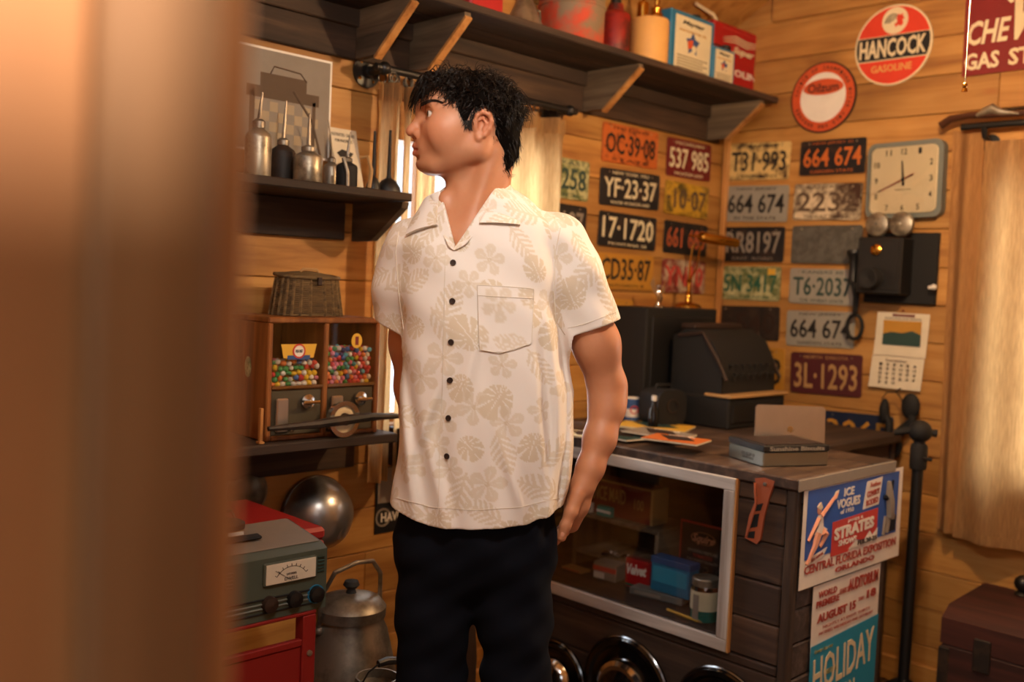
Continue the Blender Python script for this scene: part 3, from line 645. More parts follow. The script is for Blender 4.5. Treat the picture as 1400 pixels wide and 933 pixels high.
for r_ in range(5):
    for k in range(1, 7):
        n_ = r_*7+k
        if n_ <= 31: dg.text(str(n_), w*0.055, h*0.06, -w*0.42+w*0.13*k-0.010, -h*(0.70+0.105*r_), -0.016-0.004*(r_/5), 0.0004, 0.02)
dg.build('dates', 'ink_black', o, 0)
MB().lathe([(0.0, -0.012), (0.004, -0.01), (0.002, 0.0)], 8, 'y', 0, 0, h/2+0.008).build('pin', 'dark_red', o)
# ================================================================ long high shelf on the left wall
SZ = 2.098; SD = 0.262           # underside of the plank, depth
XL, XR = -2.75, -0.06
o = thing('wall_shelf', 'long dark high shelf of rough planks running along the left wall', 'shelf', (0, 0, SZ), R1)
MB().box(XL, XR, -0.018, -0.001, -0.136, -0.001, 0.003).build('back_board', 'old_wood', o)
MB().box(XL, XR, -SD-0.012, -0.137, 0.0, 0.022, 0.003).build('shelf_plank', 'old_wood', o)
MB().box(XL, XR, -0.135, 0.0-0.001, 0.0, 0.022, 0.003).build('shelf_plank', 'old_wood', o)
MB().box(XL, XR, -0.035, -0.019, -0.05, -0.002, 0.003).build('ledger_strip', 'old_wood', o)
for bx in (at(473, 60, y=0)[0]+0.03, at(641, 32, y=-SD)[0], at(787, 120, y=0)[0]+0.03, at(958, 160, y=0)[0]+0.03):
    p = [(-0.02, -0.001), (-SD+0.006, -0.001), (-SD+0.006, -0.02), (-0.11, -0.134), (-0.02, -0.134)]
    b = MB(); b.X = Matrix.Rotation(PI/2, 4, 'Z') @ Matrix.Identity(4)
    b.prism(p, -bx-0.011, -bx+0.011); br = b.build('bracket', 'grey_wood', o)
    e0, e1 = Vector((bx, -SD+0.004, -0.012)), Vector((bx, -0.105, -0.138)); d = (e1-e0); n_ = Vector((0, d.z, -d.y)).normalized()
    if n_.y > 0: n_ = -n_
    st = MB(); pts = [e0, e1, e1+n_*0.008, e0+n_*0.008]
    st.add([(p_.x+s_*0.012, p_.y, p_.z) for s_ in (-1, 1) for p_ in pts], [(0, 1, 2, 3), (7, 6, 5, 4), (0, 4, 5, 1), (1, 5, 6, 2), (2, 6, 7, 3), (3, 7, 4, 0)]).build('edge_strip', 'bracket_edge', br, 0)
SH = SZ+0.0225
def on_shelf(px, py, y): return at(px, py, y=y)[0]
# things standing on it
x = at(600, 12, y=-0.15)[0]; o = thing('wash_tub', 'small galvanized tub on the high shelf, leftmost in view', 'tub', (x-0.03, -0.14, SH))
MB().lathe([(0.0, 0.0), (0.062, 0.0), (0.066, 0.004), (0.085, 0.12), (0.090, 0.125), (0.084, 0.122), (0.06, 0.008), (0.0, 0.008)], 32).build('tub_body', 'galvanized', o)
for s_ in (-1, 1): MB().tube([(s_*0.086, -0.02, 0.10), (s_*0.105, -0.015, 0.09), (s_*0.105, 0.015, 0.09), (s_*0.086, 0.02, 0.10)], 0.003, 6).build('handle', 'galvanized', o)
x0, x1 = at(641, 20, y=-0.19)[0], at(687, 20, y=-0.19)[0]; w = x1-x0
o = thing('metal_can', 'plain bright red oil can on high shelf between tub and funnel', 'can', ((x0+x1)/2, -0.15, SH))
MB().box(-w/2, w/2, -0.045, 0.045, 0.0, 0.21, 0.006).build('body', 'gas_red', o)
MB().lathe([(0.016, 0.208), (0.016, 0.225), (0.0, 0.227)], 14, 'z', w*0.2, 0, 0).build('cap', 'black_paint', o)
MB().tube([(-w*0.3, 0, 0.21), (-w*0.3, 0, 0.235), (w*0.0, 0, 0.235), (w*0.0, 0, 0.21)], 0.004, 6).build('handle', 'gas_red', o)
x = at(718, 30, y=-0.20)[0]; o = thing('funnel', 'upturned galvanized metal funnel on high shelf beside red drum', 'funnel', (x, -0.195, SH))
MB().lathe([(0.060, 0.0), (0.060, 0.006), (0.057, 0.008), (0.016, 0.098), (0.013, 0.10), (0.009, 0.19), (0.0075, 0.19), (0.011, 0.10), (0.052, 0.006)], 28).build('cone', 'galvanized', o)
MB().tube([(0.05, 0, 0.025), (0.07, 0, 0.04), (0.065, 0, 0.065), (0.035, 0, 0.06)], 0.003, 6).build('handle', 'galvanized', o)
x = at(779, 60, y=-0.15)[0]; o = thing('oil_drum', 'large weathered red-orange oil drum with grey scuffs on high shelf', 'drum', (x+0.005, -0.148, SH))
rr = 0.108
MB().lathe([(rr*0.97, 0.0), (rr, 0.004), (rr, 0.012), (rr*0.975, 0.016), (rr*0.975, 0.115), (rr*1.01, 0.12), (rr*1.01, 0.126), (rr*0.975, 0.131), (rr*0.975, 0.265), (rr, 0.27), (rr, 0.28), (rr*0.95, 0.28), (rr*0.95, 0.272), (0, 0.272)], 40).build('body', 'weathered_red', o)
MB().tube([(-0.06, 0, 0.27), (-0.055, 0, 0.31), (0.055, 0, 0.31), (0.06, 0, 0.27)], 0.005, 8).build('handle', 'galvanized', o)
MB().lathe([(0.02, 0.27), (0.02, 0.29), (0, 0.292)], 14, 'z', 0.03, -0.06).build('cap', 'black_paint', o)
x = at(841, 60, y=-0.12)[0]; o = thing('metal_can', 'slim dark red can on high shelf squeezed beside the drum', 'can', (x+0.012, -0.105, SH))
MB().lathe([(0.050, 0.0), (0.052, 0.004), (0.052, 0.16), (0.048, 0.168), (0.030, 0.178), (0.026, 0.20), (0.0, 0.202)], 26).build('body', 'dark_red_can', o)
MB().lathe([(0.018, 0.2), (0.018, 0.218), (0, 0.22)], 14).build('cap', 'black_paint', o)
x = at(886, 70, y=-0.17)[0]; o = thing('metal_can', 'cream yellow round can with brass spout fittings on high shelf', 'can', (x+0.006, -0.168, SH))
rr = 0.066
MB().lathe([(rr, 0.0), (rr, 0.155), (rr*0.96, 0.162), (rr*0.5, 0.172), (0, 0.174)], 30).build('body', 'can_cream', o)
MB().lathe([(0.024, 0.165), (0.022, 0.185), (0.015, 0.19), (0.018, 0.205), (0.008, 0.215), (0.010, 0.235), (0, 0.24)], 16, 'z', 0.02, -0.01).build('spout', 'brass', o)
MB().lathe([(0.020, 0.165), (0.020, 0.215), (0.014, 0.22), (0, 0.221)], 14, 'z', -0.03, 0.01).build('pump', 'brass', o)
MB().tube([(-0.055, 0, 0.16), (-0.06, 0, 0.20), (-0.02, 0, 0.245), (0.03, 0, 0.245)], 0.004, 6).build('handle', 'brass', o)
def tin(label, pl, pr, ptop, y, depth, caption):
    a, b, c_ = at(*pl, y=y), at(*pr, y=y), at(*ptop, y=y); w = b[0]-a[0]; h = c_[2]-SH
    o = thing('oil_tin', label, 'tin', ((a[0]+b[0])/2, y, SH))
    MB().box(-w/2, w/2, 0, depth, 0, h, 0.004).build('body', 'blue_tin', o)
    MB().box(-w/2+w*0.10, w/2-w*0.08, -0.001, 0.001, h*0.035, h*0.93).build('label_panel', 'label_cream', o, 0)
    MB().text(caption, w*0.5, h*0.085, 0.0, h*0.83, -0.0014, 0.0005, 0.03, shear=0.3).build('lettering', 'ink_black', o, 0)
    MB().text('MULTI-MOTOR OIL', w*0.62, h*0.04, 0.0, h*0.71, -0.0014, 0.0005).build('lettering', 'ochre', o, 0)
    s5 = [((0.165 if i % 2 == 0 else 0.09)*w*math.cos(PI/2+i*PI/5), h*0.53+(0.165 if i % 2 == 0 else 0.09)*w*math.sin(PI/2+i*PI/5)) for i in range(10)]
    MB().prism(s5, -0.0016, 0).build('emblem_star', 'mid_blue', o, 0)
    MB().prism([(-0.12*w, h*0.56), (0.0, h*0.60), (0.0, h*0.47), (-0.10*w, h*0.44)], -0.0022, 0).build('emblem_patch', 'emblem_orange', o, 0)
    MB().disc(0.05*w, -0.0024, 0, 0.03*w, h*0.455, 14).build('emblem_dot', 'label_cream', o, 0)
    tx = MB()
    for k in range(5): tx.box(-w*0.34, w*0.36-w*0.1*(k % 2), -0.0013, -0.0009, h*(0.30-0.045*k), h*(0.30-0.045*k)+h*0.016)
    tx.build('small_print', 'ink_brown', o, 0, 'stuff')
    MB().lathe([(0.022, 0), (0.022, 0.014), (0.016, 0.018), (0, 0.019)], 16, 'z', w*0.22, depth/2, h).build('cap', 'black_paint', o)
    MB().tube([(-w*0.35, depth/2, h), (-w*0.3, depth/2, h+0.012), (w*0.0, depth/2, h+0.012), (w*0.05, depth/2, h)], 0.003, 6).build('handle', 'black_iron', o)
tin('large blue tin with cream oil label on the high shelf', (914, 100), (974, 100), (960, 25), -0.20, 0.075, 'Maytag')
tin('small blue and cream oil tin standing before the red gasoline can', (973, 118), (1003, 118), (990, 66), -0.215, 0.04, 'Maytag')
a, b, c_ = at(972, 120, y=-0.12), at(1043, 128, y=-0.12), at(1020, 42, y=-0.12); w = b[0]-a[0]; h = c_[2]-SH
o = thing('gasoline_can', 'red gasoline can with white spout at the corner end of the high shelf', 'can', ((a[0]+b[0])/2, -0.12, SH))
MB().box(-w/2, w/2, 0, 0.10, 0, h, 0.005).build('body', 'gas_red', o)
MB().text('GASOLINE', w*0.86, h*0.10, 0.0, h*0.36, -0.0012, 0.0008, 0.02).build('lettering', 'white', o, 0)
MB().text('Super', w*0.42, h*0.13, 0.07*w, h*0.66, -0.0012, 0.0008, 0.03, shear=0.35).build('lettering', 'label_cream', o, 0)
wm = MB()
for k in range(3): wm.tube([(-w*0.32, -0.001, h*(0.80-0.03*k)), (-w*0.1, -0.001, h*(0.86-0.04*k)), (w*0.12, -0.001, h*(0.83-0.04*k)), (w*0.36, -0.001, h*(0.86-0.03*k))], [0.001, 0.003, 0.003, 0.001], 5)
wm.build('wing_mark', 'label_cream', o)
MB().text('PREMIUM MOTOR FUEL', w*0.7, h*0.035, 0, h*0.93, -0.0012, 0.0005).text('TWO GALLONS', w*0.5, h*0.03, 0, h*0.1, -0.0012, 0.0005).build('caption', 'pink_red', o, 0)
s0 = at(985, 38, y=-0.07); s1 = at(975, 20, y=-0.07); s2 = at(952, 5, y=-0.07); base = Vector(o.location)
MB().tube([Vector(p)-base for p in ((s0[0], s0[1], SH+h-0.004), s0, s1, s2)], [0.008, 0.007, 0.007, 0.006], 10).build('spout', 'cream', o)
MB().lathe([(0.016, h-0.001), (0.016, h+0.012), (0, h+0.013)], 14, 'z', s0[0]-base.x, 0.05, 0).build('collar', 'black_paint', o)
# ================================================================ middle shelf, left
MZ = 1.588; mx1 = at(566, 262, y=-0.26)[0]; MD = 0.255
o = thing('wall_shelf', 'dark middle wall shelf holding the old oil cans', 'shelf', (0, 0, MZ), R1)
MB().box(-3.0, mx1, -MD, -0.001, -0.022, 0.0, 0.003).build('shelf_plank', 'old_wood', o)
MB().box(-3.0, -1.86, -0.018, -0.001, -0.126, -0.023, 0.003).build('back_board', 'old_wood', o)
for bx in (at(468, 300, y=0)[0]+0.03,):
    b = MB(); b.X = Matrix.Rotation(PI/2, 4, 'Z')
    b.prism([(-0.02, -0.024), (-MD+0.01, -0.024), (-MD+0.015, -0.04), (-0.11, -0.126), (-0.02, -0.128)], -bx-0.011, -bx+0.011).build('bracket', 'grey_wood', o)
def oilcan(label, px, py, y, r, h, spout, mat, lean=0.0, name='oil_can'):
    x = at(px, py, y=y)[0]; o = thing(name, label, 'oil can', (x, y, MZ+0.0005), random.uniform(-0.5, 0.5))
    MB().lathe([(r*0.96, 0), (r, 0.004), (r, h*0.78), (r*0.9, h*0.86), (r*0.42, h*0.97), (r*0.42, h*1.06), (0, h*1.07)], 26).build('body', mat, o)
    MB().lathe([(r*0.5, h*0.98), (r*0.5, h*1.1), (r*0.25, h*1.16), (0, h*1.17)], 16).build('cap', 'dull_steel', o)
    if spout: MB().tube([(0, 0, h*1.1), (lean*spout*0.5, 0, h*1.1+spout*0.6), (lean*spout, 0, h*1.1+spout)], [r*0.16, r*0.11, r*0.06], 8).build('spout', 'dull_steel', o)
    return o
oilcan('shiny tin oil can with tall thin spout in the middle of the shelf', 421, 232, -0.18, 0.036, 0.082, 0.085, 'bare_tin')
oilcan('small worn oil can beside the shiny tin one', 453, 236, -0.07, 0.022, 0.078, 0.10, 'dull_steel', -0.25)
oilcan('dark squat oil can at the left of the shelf', 386, 232, -0.10, 0.032, 0.10, 0.10, 'dark_plate', 0.05)
oilcan('tall blurred oil can at the far left of the shelf', 352, 230, -0.19, 0.032, 0.12, 0.07, 'bare_tin', 0.1)
o = oilcan('dark oil pot with looping tan handle on the shelf', 474, 240, -0.175, 0.028, 0.07, 0.07, 'black_matte', 0.1)
MB().tube([(0.026, -0.02, 0.08), (0.045, -0.03, 0.085), (0.056, -0.03, 0.05), (0.052, -0.028, 0.005)], 0.0055, 8).build('handle', 'tan', o)
MB().tube([(-0.02, -0.03, 0.075), (-0.012, -0.038, 0.04), (-0.01, -0.038, 0.0)], 0.005, 8).build('strut', 'dull_steel', o)
for lab, px, hh, r in (('black inverted funnel with long straight stem at shelf end', 531, 0.17, 0.034), ('low black spout pot with a thin rod between card and funnel', 510, 0.16, 0.020)):
    x = at(px, 258, y=-0.17)[0]; o = thing('funnel', lab, 'funnel', (x, -0.17, MZ+0.0005))
    MB().lathe([(r, 0.0), (r, 0.006), (r*0.92, 0.018), (r*0.6, 0.034), (r*0.22, 0.042), (0.006, 0.05)], 24).build('cone', 'black_paint', o)
    MB().tube([(0, 0, 0.045), (0.0, 0, hh)], [0.006, 0.0035], 8).build('stem', 'black_iron', o)
# cards and pictures behind the cans
a, b, c_ = at(330, 57, y=-0.004), at(454.5, 85.5, y=-0.004), at(449, 225, y=-0.004)
o = thing('photo_poster', 'large faded black and white photo poster of an old engine on left wall', 'poster', (a[0]-0.12, -0.003, a[2]-0.27))
W_, H_ = b[0]-a[0]+0.12, 0.27
MB().box(0, W_, -0.001, 0.001, 0, H_).build('paper_border', 'white', o, 0)
MB().box(0.006, W_-0.006, -0.0018, -0.0008, 0.006, H_-0.006).build('photo_print', 'ashen', o, 0)
MB().box(W_-0.26, W_-0.04, -0.0024, -0.001, 0.14, 0.17).box(W_-0.22, W_-0.08, -0.0024, -0.001, 0.17, 0.205).box(W_-0.25, W_-0.235, -0.0024, -0.001, 0.0, 0.16).box(W_-0.06, W_-0.05, -0.0024, -0.001, 0.02, 0.15).build('engine_print', 'ink_brown', o, 0)
MB().tube([(W_-0.19, -0.002, 0.205), (W_-0.18, -0.002, 0.225), (W_-0.10, -0.002, 0.22), (W_-0.08, -0.002, 0.20)], 0.002, 5).tube([(W_-0.12, -0.002, 0.17), (W_-0.06, -0.002, 0.10), (W_-0.03, -0.002, 0.01)], 0.004, 5).build('pipe_print', 'ink_brown', o)
ck = MB()
for i in range(8):
    for j in range(4):
        if (i+j) % 2: ck.box(W_-0.24+0.025*i, W_-0.216+0.025*i, -0.0022, -0.001, 0.03+0.026*j, 0.055+0.026*j)
ck.build('checker_print', 'sepia_light', o, 0, 'stuff')
a, b, c_ = at(457, 166, y=-0.03), at(496, 168, y=-0.03), at(500, 232, y=-0.03)
o = thing('printed_card', 'white printed card leaning behind the dark oil pot', 'card', ((a[0]+b[0])/2, -0.05, MZ+0.0005)); w = b[0]-a[0]; h = a[2]-MZ
b_ = MB(); b_.X = Matrix.Rotation(-0.28, 4, 'X'); b_.box(-w/2, w/2, -0.001, 0.001, 0, h).build('card_sheet', 'paper', o, 0)
b_ = MB(); b_.X = Matrix.Rotation(-0.28, 4, 'X'); b_.text('PATENTED OILERS', w*0.8, h*0.05, 0, h*0.88, -0.0014, 0.0004).text('FOR MACHINES', w*0.6, h*0.045, 0, h*0.79, -0.0014, 0.0004).prism([(-w*0.3, h*0.6), (-w*0.1, h*0.66), (w*0.3, h*0.62), (w*0.2, h*0.56), (-w*0.2, h*0.54)], -0.0016, 0).build('print', 'ink_black', o, 0)
# ================================================================ low shelf, candy cabinet, creel, hub
LZ = 0.955; LD = 0.285; lx1 = at(544, 592, y=-LD)[0]
o = thing('wall_shelf', 'dark low wall shelf under the candy cabinet', 'shelf', (0, 0, LZ), R1)
MB().box(-3.0, lx1, -LD, -0.001, -0.024, 0.0, 0.003).build('shelf_plank', 'old_wood', o)
MB().box(-3.0, -1.80, -0.018, -0.001, -0.138, -0.025, 0.003).build('back_board', 'old_wood', o)
for bx in (at(515, 620, y=0)[0]+0.02, -2.42):
    b = MB(); b.X = Matrix.Rotation(PI/2, 4, 'Z')
    b.prism([(-0.02, -0.026), (-LD+0.02, -0.026), (-LD+0.02, -0.045), (-0.10, -0.138), (-0.02, -0.138)], -bx-0.011, -bx+0.011).build('bracket', 'old_wood_depth', o)
CY = -0.25; gx0, gx1 = at(366, 500, y=CY)[0], at(519, 500, y=CY)[0]; GH = at(440, 435, y=CY)[2]-LZ; GW = gx1-gx0
o = thing('candy_cabinet', 'double wooden candy vending cabinet with glass fronts on the low shelf', 'vending machine', (gx0, CY, LZ+0.0005), R1)
D_ = 0.22; T_ = 0.014
zm = GH*0.43      # floor of the glass bays
for n_, (a, b, c_, d, e, f) in (('side_panel', (0, T_, 0, D_, 0, GH-T_)), ('side_panel', (GW-T_, GW, 0, D_, 0, GH-T_)), ('top_panel', (0, GW, 0, D_, GH-T_, GH)), ('back_panel', (T_, GW-T_, D_-T_, D_, 0, GH-T_)),
        ('divider', (GW/2-T_/2, GW/2+T_/2, 0, D_-T_, 0, GH-T_)), ('bay_floor', (T_, GW/2-T_/2, 0.004, D_-T_, zm-0.006, zm)), ('bay_floor', (GW/2+T_/2, GW-T_, 0.004, D_-T_, zm-0.006, zm)), ('base_panel', (T_, GW-T_, 0.0, D_-T_, 0.0, 0.012))):
    MB().box(a, b, c_, d, e, f, 0.003).build(n_, 'cabinet_wood', o)
bays = ((T_, GW/2-T_/2), (GW/2+T_/2, GW-T_))
cc = ['e05a4a', 'f0c83a', '3f9a5a', 'f2ede0', 'd8464a', '4f7fc0', 'f08a4a', 'e88aa0', '3a4a80', '59b0c0', 'e9e2cf', 'c23a3a']
for i, c_ in enumerate(cc): plain('candy_%d' % i, c_, 0.25)
for k, (a, b) in enumerate(bays):
    # front metal plate with coin mechanism
    MB().box(a+0.001, b-0.001, 0.006, 0.012, 0.012, zm-0.007, 0.002).build('front_plate', 'olive_mech', o)
    cx = (a+b)/2
    fl_ = MB().box(a+0.012, a+0.045, -0.006, 0.006, 0.022 if k == 0 else zm*0.55, zm-0.026, 0.003).build('chute_flap', 'aluminium', o)
    kb = MB().lathe([(0.018, 0.004), (0.018, -0.004), (0.008, -0.006), (0.007, -0.018), (0.0, -0.02)], 18, 'y', cx+0.028, 0, zm*0.72).build('coin_knob', 'chrome', o)
    MB().box(cx+0.004, cx+0.052, -0.024, -0.016, zm*0.72-0.004, zm*0.72+0.004, 0.002).build('knob_bar', 'chrome', kb)
    MB().lathe([(0.007, 0.006), (0.007, -0.008), (0, -0.010)], 12, 'y', a+0.056, 0, 0.03).build('latch', 'chrome', o)
    MB().box(a+0.002, b-0.002, 0.004, 0.007, zm+0.0005, GH-T_-0.001).build('glass_front', 'pane', o, 0)
    MB().box(a, b, 0.0, 0.004, zm-0.002, zm+0.005).build('chrome_strip', 'chrome', o, 0)
    # sweets packed behind the glass, each a ball, one part per colour
    hfill = (GH-T_-zm)*(0.50 if k == 0 else 0.62); r = 0.0068 if k else 0.0075; bl = {i: MB() for i in range(len(cc))}
    ni, nj = int((b-a)/(2*r)), int(hfill/(1.75*r))
    for j in range(nj):
        for i in range(ni):
            for q in range(5):
                if q and j < nj-1 and q > 1: continue
                pos = (a+r*1.2+(b-a-2.4*r)*(i+0.5*(j % 2)*0.9)/(ni-0.5), 0.016+r*1.75*q+random.uniform(0, 0.003), zm+r+j*1.75*r+(random.uniform(-0.003, 0.003) if j else 0))
                ci = random.randrange(len(cc)) if k else random.choice((0, 1, 1, 2, 3, 3, 5, 6, 7, 11, 10))
                if k: bl[ci].ball(pos, r, 8, 6)
                else: bl[ci].ball(pos, r, 7, 5, (random.uniform(0.8, 1.3), 1, random.uniform(0.7, 1.1)))
    for ci, mb_ in bl.items():
        if mb_.v: mb_.build('gumballs' if k else 'sweets', 'candy_%d' % ci, o, 60, 'stuff')
lb = MB().prism([(bays[0][0]+0.022, zm+(GH-zm)*0.62), (bays[0][1]-0.022, zm+(GH-zm)*0.62), (bays[0][1]-0.030, zm+(GH-zm)*0.42), (bays[0][0]+0.030, zm+(GH-zm)*0.42)], 0.0015, 0.0035).build('price_label', 'yellow', o, 0)
cx = (bays[0][0]+bays[0][1])/2
MB().disc(0.015, 0.0005, 0.0025, cx, zm+(GH-zm)*0.52, 24).build('label_disc', 'white', lb); MB().ring(0.014, 0.018, 0.0003, 0.0025, cx, zm+(GH-zm)*0.52, 24).build('label_ring', 'poster_red', lb)
MB().text('FRESH CANDY', 0.02, 0.008, cx, zm+(GH-zm)*0.52, 0.0002, 0.0003).build('lettering', 'ink_black', lb, 0)
MB().box(cx-0.032, cx+0.032, 0.0012, 0.0034, zm+(GH-zm)*0.40, zm+(GH-zm)*0.46).build('label_band', 'mid_blue', lb, 0)
cx = (bays[1][0]+bays[1][1])/2+0.012; zl = zm+(GH-zm)*0.66
l1 = MB().disc(0.0165, 0.001, 0.003, cx, zl, 26, 0.019).build('price_label', 'yellow', o); MB().text('1', 0.010, 0.022, cx, zl, 0.0006, 0.0004, 0.05).build('lettering', 'dark_red', l1, 0)
sd = MB(); sd.X = Matrix.Translation((-0.001, 0.09, zm+0.045)); sd.ball((0, 0, 0), 0.02, 12, 8, (0.06, 0.8, 1.3)).build('side_sticker', 'worn_green', o)
# wicker creel
x0, x1 = at(377, 430, y=-0.15)[0], at(466, 430, y=-0.15)[0]; w = x1-x0
o = thing('fishing_creel', 'dark wicker fishing creel basket on top of the candy cabinet', 'basket', ((x0+x1)/2, -0.135, LZ+GH+0.001))
hh = at(420, 372, y=-0.18)[2]-(LZ+GH)
def creel(u, t_, off=0.0):
    a = 2*PI*u; k = 1-0.16*t_; yb = 0.055*k
    return ((w/2*k+off)*sp(math.cos(a), 0.75), (yb+off)*sp(math.sin(a), 0.75)-0.0, hh*0.86*t_)
bs = MB()
for i in range(22):
    u = i/22; bs.tube([creel(u, t_/6, 0.0006) for t_ in range(7)], 0.0042, 5)
bs.build('stakes', 'wicker', o, 60, 'stuff')
wv = MB()
for j in range(20):
    t_ = (j+0.5)/20; wv.tube([creel(i/44, t_, 0.0016*(1 if (i+j) % 2 else -1)) for i in range(44)], 0.0024, 5, True)
wv.build('weave', 'wicker', o, 60, 'stuff')
MB().add([creel(i/30, 0.02) for i in range(30)], [tuple(range(29, -1, -1))]).build('bottom', 'wicker', o)
ld = MB(); lv = []
for j in range(5):
    q = j/4
    for i in range(30):
        p = creel(i/30, 1.0, 0.003); lv.append((p[0]*q, p[1]*q+0.0, hh*0.90+0.012*(1-q*q)-p[1]*q*0.16*0+0.10*(p[1]*q)))
ld.add(lv, [(j*30+i, j*30+(i+1) % 30, (j+1)*30+(i+1) % 30, (j+1)*30+i) for j in range(4) for i in range(30)]).build('lid', 'wicker', o)
MB().tube([(creel(i/30, 1.0, 0.004)[0], creel(i/30, 1.0, 0.004)[1], hh*0.90+0.10*creel(i/30, 1, 0)[1]) for i in range(30)], 0.0045, 6, True).build('lid_rim', 'wicker', o)
MB().tube([(-w*0.14, -0.01, hh*0.90+0.010), (-w*0.1, -0.012, hh+0.006), (w*0.1, -0.012, hh+0.006), (w*0.14, -0.01, hh*0.90+0.010)], 0.004, 6).build('handle', 'tan', o)
MB().box(-0.006, 0.006, -0.062, -0.055, hh*0.70, hh*0.88, 0.001).build('latch', 'brown_dark', o)
# round hub with two arms
hc = at(470, 563, y=-0.277); o = thing('steering_hub', 'chrome-ringed round hub with two long dark arms lying on the low shelf', 'hub', (hc[0], -0.272, LZ+0.0475))
MB().ring(0.034, 0.046, -0.012, 0.004, 0, 0, 36).build('ring', 'chrome', o); MB().lathe([(0.036, -0.004), (0.026, -0.010), (0.022, -0.010), (0.0, -0.006)], 28, 'y').build('face', 'cream', o)
MB().lathe([(0.016, -0.008), (0.015, -0.018), (0.0, -0.02)], 20, 'y').build('centre_cap', 'brown_dark', o)
pl_, pr_ = at(366, 590, y=-0.29)-np.array(o.location), at(548, 569, y=-0.29)-np.array(o.location)
MB().tube([(0.0, -0.020, 0.0), (pl_[0]*0.4, -0.022, pl_[2]*0.35), (pl_[0], -0.020, pl_[2]+0.006)], [0.013, 0.011, 0.006], 8).build('arm', 'dark_plate', o)
MB().tube([(0.0, -0.020, 0.0), (pr_[0]*0.4, -0.022, pr_[2]*0.5+0.004), (pr_[0], -0.020, pr_[2])], [0.013, 0.011, 0.006], 8).build('arm', 'dark_plate', o)
x = at(356, 580, y=-0.26)[0]; o = thing('wooden_stick', 'short pale wooden upright stick on the low shelf left of cabinet', 'stick', (x, -0.262, LZ+0.0005)); MB().box(-0.004, 0.004, -0.005, 0.005, 0, 0.085, 0.001).build('stick', 'bracket_edge', o)
MB().box(-0.007, 0.007, -0.008, 0.008, 0, 0.006, 0.001).build('foot', 'bracket_edge', o)
# ================================================================ lower left: headlamp shell, cart, tester, milk can
hl = at(444, 707, y=-0.06); o = thing('headlamp_shell', 'large dark chrome headlamp bowl hung on the wall under the low shelf', 'headlamp', (hl[0], 0, hl[2]), R1)
rr = 0.105
MB().lathe([(rr*0.9, -0.002), (rr, -0.008), (rr*1.0, -0.02), (rr*0.96, -0.04), (rr*0.82, -0.075), (rr*0.6, -0.10), (rr*0.3, -0.115), (0, -0.12)], 48, 'y').build('bowl', 'steel_bowl', o)
MB().ring(rr*0.95, rr*1.03, -0.016, -0.003, 0, 0, 48).build('rim', 'dark_chrome', o)
for k in range(2): MB().tube([(0.02+0.022*k, -0.112+0.006*k, -0.02), (0.018+0.02*k, -0.104+0.005*k, -0.055)], 0.004, 6).build('vent_rib', 'steel_bowl', o)
hl = at(342, 676, y=-0.03); o = thing('hub_cap', 'small dull hub cap on the wall above the red cart', 'hub cap', (hl[0], 0, hl[2]), R1)
MB().lathe([(0.06, -0.002), (0.062, -0.008), (0.05, -0.016), (0.035, -0.028), (0, -0.032)], 32, 'y').build('dome', 'dull_steel', o); MB().ring(0.056, 0.064, -0.010, -0.001).build('rim', 'dull_steel', o)
a, b = at(515, 640, y=-0.003), at(513, 731, y=-0.003); o = thing('enamel_sign', 'narrow black sign with white lettering low on wall behind the man hip', 'sign', (a[0], -0.003, b[2]), R1); h = a[2]-b[2]
MB().box(0, 0.20, -0.002, 0.002, 0, h, 0.001).build('sign_sheet', 'black_paint', o)
MB().box(0.006, 0.194, -0.003, -0.001, h*0.46, h*0.985).build('upper_panel', 'ashen', o, 0)
MB().text('HAVOLINE', 0.15, 0.028, 0.095, h*0.24, -0.003, 0.0008, 0.03).build('lettering', 'white', o, 0); MB().ring(0.022, 0.028, -0.0035, -0.002, 0.028, h*0.24, 28).build('circle_mark', 'ashen', o)
# red cart with the engine tester
TY = -0.70; tr_ = at(448, 738, y=TY); tx1 = tr_[0]; tx0 = tx1-0.42; tzt = at(440, 745, y=TY)[2]; tzb = at(437, 832, y=TY)[2]; th_ = tzt-tzb; td = 0.17
o = thing('tool_cart', 'red metal workshop cart carrying the engine tester', 'cart', (tx0, TY, 0.0), R1)
zc = tzb-0.001
fr = MB()
for n_, (a, b, c_, d, e, f) in (('leg', (0.40-0.03, 0.40, 0.0, 0.03, 0, zc-0.0085)), ('leg', (0, 0.03, 0.0, 0.03, 0, zc-0.0085)), ('leg', (0.37, 0.40, 0.51, 0.54, 0, zc-0.0085)), ('leg', (0, 0.03, 0.51, 0.54, 0, zc-0.0085)),
        ('top_tray', (0, 0.40, 0, 0.54, zc-0.008, zc)), ('side_panel', (0.03, 0.37, 0.006, 0.012, 0.06, zc-0.070)), ('rail', (0.03, 0.37, 0.002, 0.016, zc-0.069, zc-0.055)), ('lower_shelf', (0.0, 0.40, 0.03, 0.51, 0.06, 0.07))):
    MB().box(a, b, c_, d, e, f, 0.002).build(n_, 'cart_red', o)
for z in (zc-0.085, zc-0.15, zc-0.22): MB().lathe([(0.006, 0.0), (0.006, -0.004), (0, -0.005)], 10, 'y', 0.385, 0, z).build('bolt', 'bare_tin', o)
o = thing('toolbox', 'red metal toolbox behind the engine tester on the cart', 'toolbox', (-2.62, -0.515, zc+0.0005), R1); hb_ = 0.805-zc
